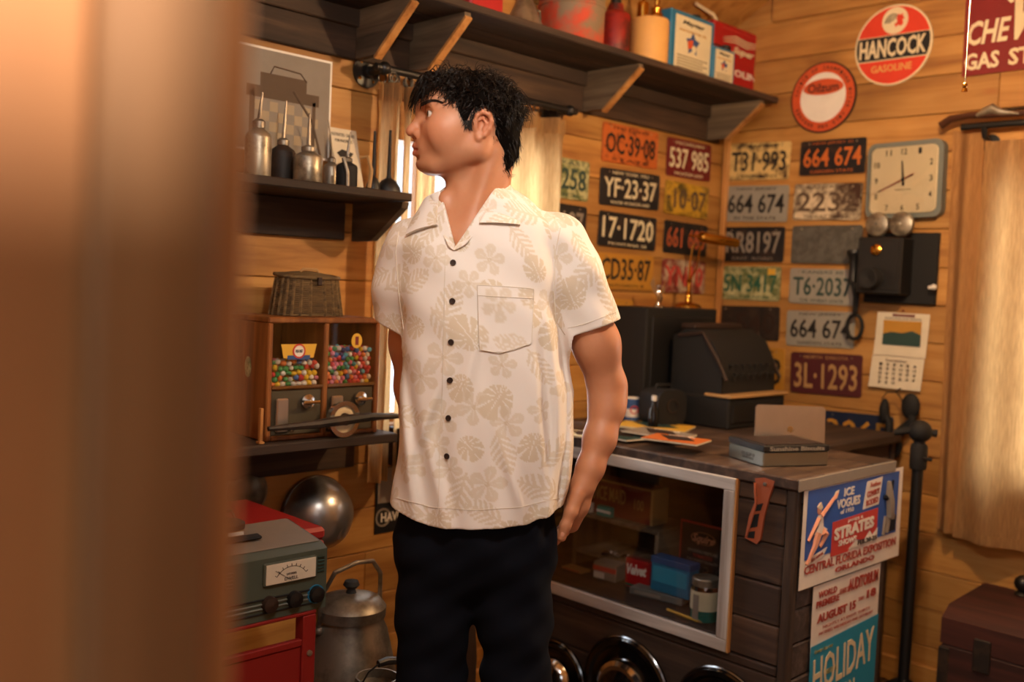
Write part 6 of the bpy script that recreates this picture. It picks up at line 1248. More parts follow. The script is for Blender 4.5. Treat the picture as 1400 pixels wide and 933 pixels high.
for s_ in (-1, 1):
    G.ell((0.0925, s_*0.032, 0.0195), (0.0140, 0.0148, 0.0138), 0.005, 'u', True)                     # lids
    G.ell((0.1025, s_*0.0370, 0.0190), (0.0145, 0.0145, 0.0062), 0.0015, 's', True)                       # opening
    G.cap((0.106, s_*0.022, 0.0268), (0.0955, s_*0.046, 0.0262), 0.0020, 0.0016, 0.003, 'u', True)    # upper lid fold
    ec = (-0.004, s_*0.074, 0.001); ca, sa = math.cos(0.22), math.sin(0.22)
    ear = [(0.018, 0.074, -0.008), (0.021, 0.077, 0.004), (0.017, 0.081, 0.017), (0.007, 0.085, 0.0235), (-0.005, 0.087, 0.019), (-0.010, 0.086, 0.007), (-0.007, 0.084, -0.007), (0.001, 0.081, -0.019), (0.011, 0.077, -0.0255), (0.015, 0.073, -0.019)]
    G.ell((0.006, s_*0.075, 0.000), (0.0155, 0.0065, 0.022), 0.007, 'u', True)
    G.ell((0.008, s_*0.084, 0.000), (0.0105, 0.0075, 0.0155), 0.002, 's', True)
    P = [((f, s_*l, u), 0.0038) for f, l, u in ear]; G.chain(P, 0.004, True)
    G.chain([((0.006, s_*0.0825, 0.013), 0.0026), ((-0.001, s_*0.083, 0.003), 0.0028), ((0.003, s_*0.080, -0.010), 0.0030)], 0.003, True); G.ell((0.011, s_*0.076, -0.024), (0.0065, 0.0045, 0.0075), 0.005, 'u', True); G.ell((0.0185, s_*0.0765, -0.002), (0.004, 0.004, 0.006), 0.004, 'u', True); G.chain([((0.006, s_*0.0815, 0.012), 0.0024), ((0.014, s_*0.079, 0.008), 0.0022)], 0.003, True)
# arms
G.chain([(L(768, 356, 0.03), 0.042), (L(789, 396, 0.035), 0.047), (L(815, 470, 0.055), 0.0445), (L(829, 528, 0.075), 0.0385)], 0.03)
G.chain([(L(831, 528, 0.075), 0.0375), (L(830, 556, 0.066), 0.0355), (L(820, 600, 0.045), 0.0315), (L(807, 640, 0.028), 0.0260), (L(797, 664, 0.018), 0.0235)], 0.02)
G.ell(L(843, 545, 0.088), (0.017, 0.017, 0.025), 0.02)
G.chain([(L(572, 362, 0.04), 0.040), (L(560, 405, 0.065), 0.045), (L(563, 470, 0.09), 0.042), (L(566, 530, 0.12), 0.039)], 0.03)
G.chain([(L(566, 530, 0.12), 0.039), (L(572, 570, 0.11), 0.036), (L(582, 620, 0.08), 0.030), (L(592, 665, 0.06), 0.024), (L(600, 720, 0.05), 0.030), (L(604, 760, 0.045), 0.024)], 0.02)
# left hand slipped into the pocket: palm, four fingers, thumb outside
G.chain([(L(797, 664, 0.018), 0.0225), (L(789, 690, 0.024), 0.0235), (L(780, 716, 0.030), 0.0195)], 0.014)
G.cap(L(799, 672, 0.040), L(788, 708, 0.050), 0.018, 0.014, 0.014)
for k, (a, b, c_) in enumerate((((781, 706), (766, 726), (748, 742)), ((784, 706), (769, 729), (750, 747)), ((787, 704), (773, 727), (755, 746)), ((790, 700), (778, 720), (762, 738)))):
    yk = 0.026+0.017*k; G.chain([(L(*a, yk), 0.0100), (L(*b, yk+0.002), 0.0090), (L(*c_, yk-0.004), 0.0080)], 0.004)
G.chain([(L(790, 676, -0.002), 0.0150), (L(781, 700, -0.012), 0.0125), (L(773, 719, -0.016), 0.0108), (L(768, 735, -0.017), 0.0092)], 0.008)
BV, BQ = G.mesh(); BV = relax(BV, BQ, 1, 0.25)
nl = MB().ball(tuple(L(769.5, 731, -0.0255)), 0.0052, 12, 8, (0.85, 0.28, 1.15)).build('thumb_nail', 'skin_print', person, 60)
# skin tint: lips, cheeks, ears
q = (BV-HO)@HA.T; f_, l_, u_ = q.T
lip = np.exp(-(((f_-0.121)/0.012)**4)-((l_/0.019)**4)-(((u_+0.0465)/0.0115)**4)); ear_ = np.exp(-(((f_+0.004)/0.03)**2)-(((np.abs(l_)-0.083)/0.012)**2)-((u_/0.035)**2)); chk = np.exp(-(((f_-0.09)/0.03)**2)-(((np.abs(l_)-0.05)/0.03)**2)-(((u_+0.012)/0.025)**2)); nos = np.exp(-(((f_-0.128)/0.014)**2)-((l_/0.02)**2)-(((u_+0.012)/0.016)**2))
brd = np.clip(((-u_-0.03)/0.02), 0, 1)*np.clip((u_+0.12)/0.02, 0, 1)*np.clip((f_-0.0)/0.03, 0, 1)*(1-lip)
base = np.array(lin('c48a66')[:3]); tint = np.repeat(base[None], len(BV), 0)
for w_, c_ in ((np.clip(chk*0.35+nos*0.35+ear_*0.45, 0, 0.6), lin('c8775a')[:3]), (brd*0.22, lin('8f6c55')[:3]), (np.clip(lip, 0, 1)*0.8, lin('a85848')[:3])): tint = tint*(1-w_[:, None])+w_[:, None]*np.array(c_)
sk = NT('skin'); at_ = sk.n('Attribute', attribute_name='tint'); v, _ = sk.coord(); n1 = sk.noise(v, 28, 4); n2 = sk.noise(v, 420, 2)
sk.col(sk.mix(at_.outputs['Color'], (0.92, 0.84, 0.80), sk.ramp(n1, [(0.4, 0.3), (0.65, 0.0)]), 'MULTIPLY')); sk.bump(n2, 0.12, 0.0006); sk.set(0.48, 0.0, Subsurface_Weight=0.12, Subsurface_Scale=0.012); sk.b.inputs['Subsurface Radius'].default_value = (1.0, 0.35, 0.2); M['skin'] = sk.m
body = mesh_obj('body', BV, BQ, 'skin', person, tint)
bbvh = BVHTree.FromPolygons(BV.tolist(), BQ.tolist())
# eyes
def eye_mat():
    t = NT('eye'); tc = t.n('TexCoord'); sx = t.n('SeparateXYZ'); t.l(tc.outputs['Object'], sx.inputs[0]); mn = t.n('VectorMath', operation='LENGTH'); cb = t.n('CombineXYZ'); t.l(sx.outputs[1], cb.inputs[0]); t.l(sx.outputs[2], cb.inputs[1]); t.l(cb.outputs[0], mn.inputs[0])
    mr = t.n('MapRange'); mr.inputs[1].default_value = 0.0; mr.inputs[2].default_value = 0.0125; t.l(mn.outputs['Value'], mr.inputs[0])
    t.col(t.ramp(mr.outputs[0], [(0.0, '0a0807'), (0.17, '0a0807'), (0.21, '4a3a24'), (0.42, '5a4a30'), (0.47, 'd9cfc4'), (1.0, 'd9cfc4')])); t.set(0.12); M['eye'] = t.m
eye_mat()
for s_ in (-1, 1):
    e = MB().ball((0, 0, 0), 0.0126, 24, 16).build('eye', 'eye', person, 80); Rm = Matrix((hf, hl_, hu)).transposed(); gz_ = Matrix.Rotation(0.12, 3, 'Z')
    e.matrix_local = Matrix.Translation(HW(0.0925, s_*0.032, 0.0195)) @ (Rm @ gz_).to_4x4()
def bhit(px, py):
    h = bbvh.ray_cast(Vector(CL), Vector(rayl(px, py)).normalized()); return (np.array(h[0]), np.array(h[1])) if h[0] is not None else (None, None)
eb = MB()
for i in range(220):
    a = random.random(); px = 574+28*a; py = 144-6.5*math.sin(a*PI*0.8)+random.uniform(-2.0, 2.0)*(1-0.45*a); p, n_ = bhit(px, py)
    if p is None: continue
    q, m2 = bhit(px+4.5, py-1.2+2.2*a)
    if q is None: q = p
    eb.tube([p-n_*0.0005, (p+q)/2+n_*0.0012, q+n_*0.0006], [0.0009, 0.0009, 0.0004], 3)
eb.build('eyebrow', 'brown_dark', person, 0, 'stuff')
# ---------------------------------------------------------------- hair
GH_ = Grid(np.arange(X0-0.16, X0+0.16, 0.0026), np.arange(-0.13, 0.13, 0.0026), np.arange(HO[2]-0.13, HO[2]+0.15, 0.0026)); GH_.H = G.H
GH_.ell((0.002, 0, 0.030), (0.094, 0.083, 0.080), 0.01, 'u', True); GH_.ell((0.042, 0, 0.066), (0.060, 0.066, 0.042), 0.02, 'u', True); GH_.ell((-0.046, 0, -0.030), (0.038, 0.058, 0.062), 0.02, 'u', True)
q_ = GH_.sl((-9,)*3, (9,)*3); fx, lx, ux = GH_.fr(*GH_.pts(q_))
lump = 0.0030*(np.sin(fx*150+np.sin(ux*90)*1.5)*np.sin(lx*140+1)*np.sin(ux*130+np.sin(fx*70)*2))+0.0026*np.sin(fx*75+lx*60)*np.sin(ux*85+lx*50)
def hfu(px, py, l): p = L(px, py, 0.0)-HO; return ((-p[0]+l*math.sin(PSI))/math.cos(PSI), p[2])
hpoly = [hfu(*q) for q in ((560, 60, 0), (572, 120, 0.02), (588, 121, 0.035), (604, 124, 0.05), (614, 134, 0.06), (625, 150, 0.066), (631, 166, 0.07), (636, 178, 0.07), (640, 178, 0.07), (644, 166, 0.072), (650, 156, 0.072), (664, 152, 0.074), (676, 160, 0.074), (680, 180, 0.07), (673, 200, 0.062), (675, 222, 0.05), (683, 246, 0.035), (800, 246, 0), (800, 60, 0))]
def poly_sd(px_, py_, P):
    d = np.full(np.broadcast(px_, py_).shape, 1e9); s_ = np.ones(d.shape); n = len(P); j = n-1
    for i in range(n):
        ex, ey = P[j][0]-P[i][0], P[j][1]-P[i][1]; wx, wy = px_-P[i][0], py_-P[i][1]; t_ = np.clip((wx*ex+wy*ey)/(ex*ex+ey*ey), 0, 1); d = np.minimum(d, (wx-ex*t_)**2+(wy-ey*t_)**2)
        c1, c2, c3 = py_ >= P[i][1], py_ < P[j][1], ex*wy > ey*wx; s_ = np.where((c1 & c2 & c3) | (~c1 & ~c2 & ~c3), -s_, s_); j = i
    return s_*np.sqrt(d)
cut = poly_sd(fx, ux, hpoly)
GH_.F = np.maximum(GH_.F+lump.astype(np.float32), cut.astype(np.float32)).astype(np.float32)
HV, HQ = GH_.mesh(); HV = relax(HV, HQ, 1, 0.4)
hm = NT('hair'); v, _ = hm.coord((1, 1, 1)); n1 = hm.noise(v, 160, 3); hm.col(hm.ramp(n1, [(0.3, '0d0805'), (0.7, '1d130c')])); hm.set(0.55, Specular_IOR_Level=0.25); hm.bump(n1, 0.3, 0.002); M['hair'] = hm.m
hc2 = NT('hair_base'); hc2.col('0b0705'); hc2.set(0.9, Specular_IOR_Level=0.05); M['hair_base'] = hc2.m
hair = mesh_obj('hair', HV, HQ, 'hair_base', person)
hb = BVHTree.FromPolygons(HV.tolist(), HQ.tolist()); st = MB(); rs = random.Random(3)
hq = (HV-HO)@HA.T; idx = list(range(len(HV)))
def strand(p0, d0, ln, curl, rad, wid, n=9, grav=0.25):
    d = d0/np.linalg.norm(d0); a = np.cross(d, [0.3, 0.2, 1.0]); a /= np.linalg.norm(a); b = np.cross(d, a); ph = rs.random()*6.28; sg = rs.choice((-1, 1)); pts = []; p = p0.copy()
    for i in range(n):
        t_ = i/(n-1); c_ = p+(a*math.cos(ph+sg*curl*t_)+b*math.sin(ph+sg*curl*t_)-a*math.cos(ph)-b*math.sin(ph))*rad*min(1, t_*3); pts.append(c_); d = d+np.array([0, 0, -grav/n]); d /= np.linalg.norm(d); p = p+d*ln/(n-1)
    st.tube(pts, [wid*(1-0.75*(i/(n-1))**2) for i in range(n)], 3)
tries = 0; made = 0
while made < 3200 and tries < 26000:
    tries += 1; i = rs.choice(idx); f, l, u = hq[i]; p = HV[i]; h = hb.find_nearest(Vector(p)); nrm = np.array(h[1]); c0 = HO+HA.T@np.array([0, 0, 0.02])
    if nrm@(p-c0) < 0: nrm = -nrm
    if np.linalg.norm(p-c0) < 0.062: continue
    flow = HA.T@np.array([-0.55 if f < 0.02 else 0.35, 0.25*np.sign(l), -0.75 if f < 0.02 else -0.1]); flow = flow-nrm*(flow@nrm); flow /= np.linalg.norm(flow)+1e-6
    if u > 0.045:      # top: loose curls
        strand(p-nrm*0.004, flow*0.8+nrm*rs.uniform(0.15, 0.75)+np.array([rs.uniform(-.6, .6) for _ in range(3)]), rs.uniform(0.022, 0.045), rs.uniform(4, 10), rs.uniform(0.003, 0.0075), 0.0009, 10, 0.9)
    else:              # sides and back: short, lying down
        if u < 0.04 and f > 0.03: continue
        strand(p-nrm*0.003, flow+nrm*rs.uniform(0.02, 0.16)+np.array([rs.uniform(-.2, .2) for _ in range(3)]), rs.uniform(0.012, 0.022), rs.uniform(0.5, 3), 0.002, 0.0008, 7, 0.4)
    made += 1
for i in range(420):   # fringe of curls falling over the forehead
    a = rs.random(); p = HW(0.062+0.034*rs.random(), rs.uniform(-0.045, 0.060), 0.066+0.036*rs.random()); d = HA.T@np.array([rs.uniform(0.5, 1.0), rs.uniform(-0.4, 0.4), rs.uniform(-0.35, 0.45)])
    strand(p, d, rs.uniform(0.032, 0.060), rs.uniform(5, 12), rs.uniform(0.004, 0.0085), 0.0010, 14, 2.6)
for i in range(70):
    p = HW(0.060, 0.050+0.012*rs.random(), 0.045+0.03*rs.random()); strand(p, HA.T@np.array([0.35, 0.1, -0.7]), rs.uniform(0.02, 0.035), rs.uniform(3, 7), 0.004, 0.0009, 10, 1.2)
for i in range(90):    # forelock
    p = HW(0.085+0.02*rs.random(), rs.uniform(-0.02, 0.05), 0.068+0.02*rs.random()); strand(p, HA.T@np.array([1.0, rs.uniform(-0.3, 0.3), rs.uniform(0.0, 0.5)]), rs.uniform(0.045, 0.065), rs.uniform(7, 13), rs.uniform(0.005, 0.009), 0.0011, 16, 3.2)
edge = [(590, 121), (604, 125), (614, 134), (624, 149), (630, 166), (636, 182), (641, 181), (644, 168), (651, 156)]
for i in range(380):   # soft hairline and sideburn
    t_ = rs.random()*(len(edge)-1); k = int(t_); w_ = t_-k; px = edge[k][0]*(1-w_)+edge[k+1][0]*w_+rs.uniform(-1, 5); py = edge[k][1]*(1-w_)+edge[k+1][1]*w_-10+rs.uniform(-8, 2); p, n_ = bhit(px, py)
    if p is None: continue
    strand(p+n_*0.001, np.array([-0.35 if k < 5 else 0.1, 0, -1.0])+n_*rs.uniform(0.05, 0.35), rs.uniform(0.007, 0.015), rs.uniform(1, 4), 0.0015, 0.0006, 6, 0.3)
st.build('hair_curls', 'hair', hair, 80, 'stuff')
# ---------------------------------------------------------------- shirt
GS = Grid(np.arange(-0.25, 0.35, 0.0025), np.arange(-0.19, 0.24, 0.0027), np.arange(0.76, 1.62, 0.0025))
sil = [(285, 575, 745), (300, 562, 757), (340, 545, 765), (400, 547, 766), (470, 550, 776), (530, 547, 784), (600, 542, 783), (650, 537, 777), (690, 533, 770), (730, 530, 764)]
tz = np.array([L(650, y)[2] for y, _, _ in sil])[::-1]; txl = np.array([L(a, y)[0] for y, a, _ in sil])[::-1]; txr = np.array([L(b, y)[0] for y, _, b in sil])[::-1]
bdep = np.interp(tz, [0.8, 0.95, 1.15, 1.3, 1.45, 1.55], [0.128, 0.122, 0.122, 0.124, 0.108, 0.085])
def torso(X, Y, Z):
    a = (np.interp(Z, tz, txr)-np.interp(Z, tz, txl))/2; c_ = (np.interp(Z, tz, txr)+np.interp(Z, tz, txl))/2; b = np.interp(Z, tz, bdep); yc = 0.022
    e = 2.5; r = (np.abs((X-c_)/a)**e+np.abs((Y-yc)/b)**e)**(1/e); return (r-1)*np.minimum(a, b)*0.95
def smax(a, b, k): h = np.maximum(k-np.abs(a-b), 0)/k; return np.maximum(a, b)+h*h*k*0.25
def plane(p0, p1): # roof plane through two local points (x,z), normal up
    d = np.array([p1[0]-p0[0], p1[2]-p0[2]]); n_ = np.array([-d[1], d[0]]); n_ /= np.linalg.norm(n_); n_ = n_ if n_[1] > 0 else -n_
    return lambda X, Z: n_[0]*(X-p0[0])+n_[1]*(Z-p0[2])
plR, plL = plane(L(690, 253), L(790, 300)), plane(L(599, 257), L(535, 305))
def full(X, Y, Z):
    d = torso(X, Y, Z); d = smax(d, plR(X, Z)+0.35*np.maximum(np.abs(Y-0.03)-0.02, 0), 0.05); d = smax(d, plL(X, Z)+0.35*np.maximum(np.abs(Y-0.03)-0.02, 0), 0.05)
    w = 0.0030*np.sin(X*62+6*np.sin(Z*4.3)+1.2)*np.clip((1.32-Z)/0.3, 0.12, 1)+0.0018*np.sin(X*120+Z*22)*np.clip((1.25-Z)/0.3, 0.1, 1)+0.0016*np.sin(Z*60+X*35+2)*np.clip((Z-1.1)/0.2, 0, 1)
    xr = np.interp(Z, tz, txr); w = w+0.006*np.exp(-(((X-(xr-0.035))/0.010)**2))*np.clip((1.34-Z)/0.12, 0, 1)-0.006*np.exp(-(((X-(xr-0.016))/0.008)**2))*np.clip((1.34-Z)/0.12, 0, 1)
    for (px, py, a_, ln, am) in ((700, 640, -1.2, 0.10, 0.006), (590, 560, -1.9, 0.12, 0.006), (735, 560, -1.45, 0.14, 0.005), (600, 640, -1.3, 0.10, 0.006), (560, 600, -1.4, 0.12, 0.006), (640, 520, -1.75, 0.1, 0.004)):
        c_ = L(px, py); t_ = (X-c_[0])*math.cos(a_)+(Z-c_[2])*math.sin(a_); s_ = -(X-c_[0])*math.sin(a_)+(Z-c_[2])*math.cos(a_); w = w+am*np.exp(-(s_/0.011)**2-(t_/ln)**2)-am*0.8*np.exp(-((s_-0.02)/0.012)**2-(t_/ln)**2)
    return d-w*np.where(Y < 0.03, 1, 0.6)
allq = GS.sl((-9,)*3, (9,)*3); X_, Y_, Z_ = GS.pts(allq); GS.F = full(X_, Y_, Z_).astype(np.float32)
SLV = []; HEMS = []; TD0 = torso(X_, Y_, Z_)
for (a, ra), (m_, rm), (b, rb), (h0, h1) in (((L(764, 331, 0.03), 0.056), (L(784, 376, 0.035), 0.059), (L(822, 480, 0.055), 0.0585), (L(781, 461, 0.0), L(846, 437, 0.05))), ((L(562, 340, 0.04), 0.055), (L(549, 388, 0.05), 0.056), (L(543, 490, 0.07), 0.0480), (L(516, 441, 0.03), L(552, 459, 0.03)))):
    G2 = Grid(GS.x, GS.y, GS.z); G2.cap(a, m_, ra, rm, 0.02); G2.cap(m_, b, rm, rb, 0.02)
    d = np.array([h1[0]-h0[0], 0, h1[2]-h0[2]]); nn = np.array([-d[2], 0, d[0]]); nn /= np.linalg.norm(nn); nn = nn if nn[2] < 0 else -nn
    hem = nn[0]*(X_-h0[0])+nn[2]*(Z_-h0[2]); fold = 0.0022*np.sin(Z_*70+X_*50+Y_*40)
    outer = G2.F-fold; HEMS.append(hem)
    G3 = Grid(GS.x, GS.y, GS.z); G3.cap(m_, b, rm-0.012, rb-0.0095, 0.01); inner = np.maximum(G3.F, -(hem+0.05)); SLV.append((a, b, outer, inner))
    k = 0.040; h = np.maximum(k-np.abs(GS.F-outer), 0)/k; GS.F = np.minimum(GS.F, outer)-h*h*k*0.25
for (a, b, o_, inner), hem in zip(SLV, HEMS): GS.F = np.maximum(np.maximum(GS.F, -inner), np.minimum(np.minimum(hem, TD0+0.001), 0.085-np.sqrt((X_-b[0])**2+(Y_-b[1])**2+0.4*(Z_-b[2])**2)))
# hem cut and hollow bottom
hz = np.interp(GS.x, [L(533, 686)[0], L(590, 705)[0], L(650, 709)[0], L(720, 704)[0], L(770, 690)[0]], [L(533, 686)[2], L(590, 705)[2], L(650, 709)[2], L(720, 704)[2], L(770, 690)[2]])[:, None, None]
GS.F = np.maximum(GS.F, hz-Z_); inn = np.maximum(torso(X_, Y_, Z_)+0.022, Z_-(hz+0.05)); GS.F = np.maximum(GS.F, -inn)
# neck opening
GS.cap(HW(-0.03, 0, -0.05), L(650, 276, 0.045), 0.062, 0.060, 0.004, 's')
v0, v1, v2 = L(600, 258, -0.10), L(684, 240, -0.10), L(622, 338, -0.10); tri = [v0, v1, v2]; dd_ = None
for a, b in ((v0, v1), (v1, v2), (v2, v0)):
    e = np.array([b[0]-a[0], b[2]-a[2]]); n_ = np.array([e[1], -e[0]])/np.linalg.norm(e); c_ = (v0+v1+v2)/3
    if n_@np.array([c_[0]-a[0], c_[2]-a[2]]) > 0: n_ = -n_
    q = n_[0]*(X_-a[0])+n_[1]*(Z_-a[2]); dd_ = q if dd_ is None else np.maximum(dd_, q)
GS.F = np.maximum(GS.F, -np.maximum(dd_, Y_-0.02)).astype(np.float32)
SV, SQ = GS.mesh(); SV = relax(SV, SQ, 1, 0.4)
# keep the largest connected shell only
# print: leaves and blossoms
def motif_mask(U, V_, seed, n_try=3500, dmin=0.050):
    rr = random.Random(seed); pl_ = []; mk = np.zeros(len(U))
    u0, u1, v0_, v1_ = U.min(), U.max(), V_.min(), V_.max()
    for _ in range(n_try):
        p = (rr.uniform(u0, u1), rr.uniform(v0_, v1_))
        if all((p[0]-q[0])**2+(p[1]-q[1])**2 > dmin**2 for q in pl_): pl_.append(p)
    for i, (cu, cv) in enumerate(pl_):
        du, dv = U-cu, V_-cv; sel = np.where(du*du+dv*dv < 0.062**2)[0]
        if not len(sel): continue
        a = rr.uniform(0, 6.28); sc_ = rr.uniform(0.72, 1.02); x = (du[sel]*math.cos(a)+dv[sel]*math.sin(a))/sc_; y = (-du[sel]*math.sin(a)+dv[sel]*math.cos(a))/sc_; r = np.hypot(x, y)+1e-6; th = np.arctan2(y, x); kind = i % 3; val = np.zeros(len(sel))
        if kind == 0:    # split leaf
            R_ = 0.044*(0.72+0.28*np.cos(th))*(1+0.12*np.cos(2*th)); slit = (np.abs(np.sin(th*5.5)) < 0.24+0.22*(r/0.04)) & (r > 0.26*R_) & (np.abs(th) > 0.25); val = ((r < R_) & ~slit & (np.abs(y) > 0.0009)).astype(float)*0.9
        elif kind == 1:  # five-petal blossom
            R_ = 0.036*(0.62+0.38*np.abs(np.cos(th*2.5))); val = ((r < R_) & (np.abs(np.sin(th*2.5)) < 0.93)).astype(float)*0.62; val[r < 0.0045] = 0.95; val[(np.abs(np.cos(th*2.5)) > 0.985) & (r < 0.026)] = 0.3
        else:            # palm frond
            t_ = (x+0.05)/0.1; wd = 0.026*np.sin(np.clip(t_, 0, 1)*PI)**0.7; tooth = np.sin((x-np.abs(y)*0.9)*420) > -0.25; val = ((np.abs(y) < wd) & (t_ > 0) & (t_ < 1) & (tooth | (np.abs(y) < 0.0022))).astype(float)*0.72
        mk[sel] = np.maximum(mk[sel], val)
    return mk
def tri_(V): return V[:, 0], V[:, 1], V[:, 2]
sx, sy, sz = tri_(SV); cxz = (np.interp(sz, tz, txr)+np.interp(sz, tz, txl))/2; U = np.arctan2(sx-cxz, -(sy-0.022)*1.25)*0.150; mask = motif_mask(U, sz, 5)
for n_, (a, b, o_, inner) in enumerate(SLV):
    d = (b-a)/np.linalg.norm(b-a); t_ = (SV-a)@d; pr = SV-a-t_[:, None]*d; rad = np.linalg.norm(pr, axis=1); e1 = np.cross(d, [0, 1, 0]); e1 /= np.linalg.norm(e1); e2 = np.cross(d, e1); e2 = e2 if e2[1] < 0 else -e2; ang_ = np.arctan2(pr@e1, pr@e2); xs_ = sx > np.interp(sz, tz, txr)-0.012 if n_ == 0 else sx < np.interp(sz, tz, txl)+0.012
    ins = xs_ & (rad < 0.08) & (t_ > -0.07) & (t_ < 0.26); mm = motif_mask(ang_[ins]*0.06, t_[ins], 11+n_, 500); mask[ins] = mm
cb_, cm_ = np.array(lin('eeebe6')[:3]), np.array(lin('c9b78e')[:3]); scol = cb_[None]*(1-mask[:, None]*0.62)+cm_[None]*mask[:, None]*0.62
sm = NT('shirt_cloth'); at_ = sm.n('Attribute', attribute_name='tint'); v, _ = sm.coord((1, 1, 1)); n1 = sm.noise(v, 700, 2); sm.col(at_.outputs['Color']); sm.set(0.9, Sheen_Weight=0.1); sm.bump(n1, 0.15, 0.0008); M['shirt_cloth'] = sm.m
plain('shirt_plain', 'e2dacb', 0.9); plain('trouser_cloth', '0d111b', 0.95, 0.0, None, 0.5, 14, Specular_IOR_Level=0.15)
shirt = mesh_obj('shirt', SV, SQ, 'shirt_cloth', person, scol)
sbvh = BVHTree.FromPolygons(SV.tolist(), SQ.tolist())
def shit(px, py, off=0.0):
    r = Vector(rayl(px, py)).normalized(); h = sbvh.ray_cast(Vector(CL), r)
    if h[0] is None: return None
    n_ = h[1] if h[1].dot(r) < 0 else -h[1]; return np.array(h[0]+n_*off), np.array(n_)
# ---- collar: two flaps built from outline points, each point on its own depth, with thickness
def flap(name, quad, n=10, thick=0.004):
    # quad: 4 corner 3D points (inner top, outer top, outer tip, inner notch) -> curved patch with thickness
    a, b, c_, d = (np.array(p) for p in quad); mb = MB(); top = []; 
    nr = np.cross(b-a, d-a); nr /= np.linalg.norm(nr); nr = nr if nr[1] < 0 else -nr
    for sgn in (0, 1):
        for j in range(n+1):
            for i in range(n+1):
                u, w = i/n, j/n; p = (a*(1-u)+b*u)*(1-w)+(d*(1-u)+c_*u)*w; p = p+nr*(0.010*math.sin(PI*u)*(1-0.55*w)+0.004*math.sin(PI*w)-thick*sgn); top.append(tuple(p))
    m_ = n+1; f = []
    for j in range(n):
        for i in range(n): q = (j*m_+i, j*m_+i+1, (j+1)*m_+i+1, (j+1)*m_+i); f.append(q); f.append(tuple(m_*m_+k for k in q[::-1]))
    for i in range(n):
        for (p, q) in ((i, i+1), (n*m_+i, n*m_+i+1), (i*m_, (i+1)*m_), (i*m_+n, (i+1)*m_+n)): f.append((p, q, q+m_*m_, p+m_*m_))
    mb.add(top, f); return mb.build(name, None, shirt, 50)
def P3(px, py, off): # on the shirt surface if hit, else None
    h = shit(px, py, off); return h[0]
def cprint(o, seed):
    me = o.data; V = np.empty(len(me.vertices)*3, np.float32); me.vertices.foreach_get('co', V); V = V.reshape(-1, 3); mk = motif_mask(V[:, 0]*1.1, V[:, 2]+V[:, 1]*0.5, seed, 300, 0.06)
    col = cb_[None]*(1-mk[:, None]*0.62)+cm_[None]*mk[:, None]*0.62; ca = me.color_attributes.new('tint', 'FLOAT_COLOR', 'POINT'); ca.data.foreach_set('color', np.concatenate([col, np.ones((len(V), 1))], 1).astype(np.float32).ravel()); me.materials.append(M['shirt_cloth'])
tipR, ntR = P3(709, 309, 0.008), P3(657, 306, 0.008)
cprint(flap('collar', (L(681, 244, -0.008), L(709, 272, 0.030), tipR, ntR), 40), 21)
tipL, ntL = P3(558, 324, 0.008), P3(599, 309, 0.008)
cprint(flap('collar', (L(601, 262, -0.020), L(575, 284, 0.02), tipL, ntL), 40), 22)
v_ = P3(621, 343, 0.004)
cprint(flap('lapel', (L(681, 246, -0.024), L(690, 262, 0.004), P3(643, 328, 0.005), v_), 30, 0.003), 23)
cprint(flap('lapel', (L(600, 261, -0.032), L(591, 274, -0.002), P3(611, 330, 0.005), v_), 30, 0.003), 24)
P = [L(681, 244, -0.008), L(684, 243, 0.03), L(682, 245, 0.075), L(655, 252, 0.10), L(622, 258, 0.085), L(603, 261, 0.03), L(601, 262, -0.02)]
ns = 40; ctr = L(645, 252, 0.035)
def cs(t_):
    x = t_*(len(P)-1); i = min(int(x), len(P)-2); w = x-i; a = P[max(i-1, 0)]; b = P[i]; c_ = P[i+1]; d = P[min(i+2, len(P)-1)]; return 0.5*((2*b)+(-a+c_)*w+(2*a-5*b+4*c_-d)*w*w+(-a+3*b-3*c_+d)*w**3)
cb2 = MB(); cb2.sheet(ns, 4, lambda u, w: tuple(cs(u)+(cs(u)-ctr)*np.array([1, 1, 0])*0.28*w*w+np.array([0, 0, 0.004*math.sin(PI*w)-0.042*w*w]))); cprint(cb2.build('collar_back', None, shirt, 60), 25)
# ---- placket seam, buttons, pocket, hems
def seam(pts, name, r=0.0007, mat='shirt_plain'):
    P = [P3(*p, 0.0006) for p in pts if shit(*p) is not None]
    return MB().tube([tuple(p) for p in P], r, 5).build(name, mat, shirt, 60)
def interp_line(pts, n=24):
    pts = np.array(pts, float); t_ = np.linspace(0, len(pts)-1, n); return [tuple(np.array([np.interp(q, range(len(pts)), pts[:, 0]), np.interp(q, range(len(pts)), pts[:, 1])])) for q in t_]
seam(interp_line([(609, 345), (607, 420), (605, 520), (601, 620), (599, 705)], 50), 'placket_seam')
pk = interp_line([(653, 390), (729, 395), (726, 470), (684, 483), (655, 478), (653, 391)], 60)
pv = [P3(x, y, 0.0) for x, y in pk]
gridp = []; nu, nv = 24, 28
for j in range(nv+1):
    for i in range(nu+1):
        u, w = i/nu, j/nv; top = np.array([653+76*u, 390+5*u]); bot = np.array([655+71*u, 478-8*u+7*math.sin(PI*min(1, max(0, (u-0.0)))*1.0)*(1 if u < 0.85 else 0.6)]); q = top*(1-w)+bot*w; gridp.append(tuple(P3(q[0], q[1], 0.0028)))
pm = MB(); pm.add(gridp, [(j*(nu+1)+i, j*(nu+1)+i+1, (j+1)*(nu+1)+i+1, (j+1)*(nu+1)+i) for j in range(nv) for i in range(nu)]); po = pm.build('pocket', None, shirt, 60); cprint(po, 31)
MB().tube([tuple(P3(x, y, 0.0030)) for x, y in pk], 0.0008, 5).build('pocket_seam', 'shirt_plain', po, 60)
MB().tube([tuple(P3(x, y, 0.0034)) for x, y in interp_line([(653, 404), (729, 409)], 20)], 0.0006, 5).build('pocket_hem', 'shirt_plain', po, 60)
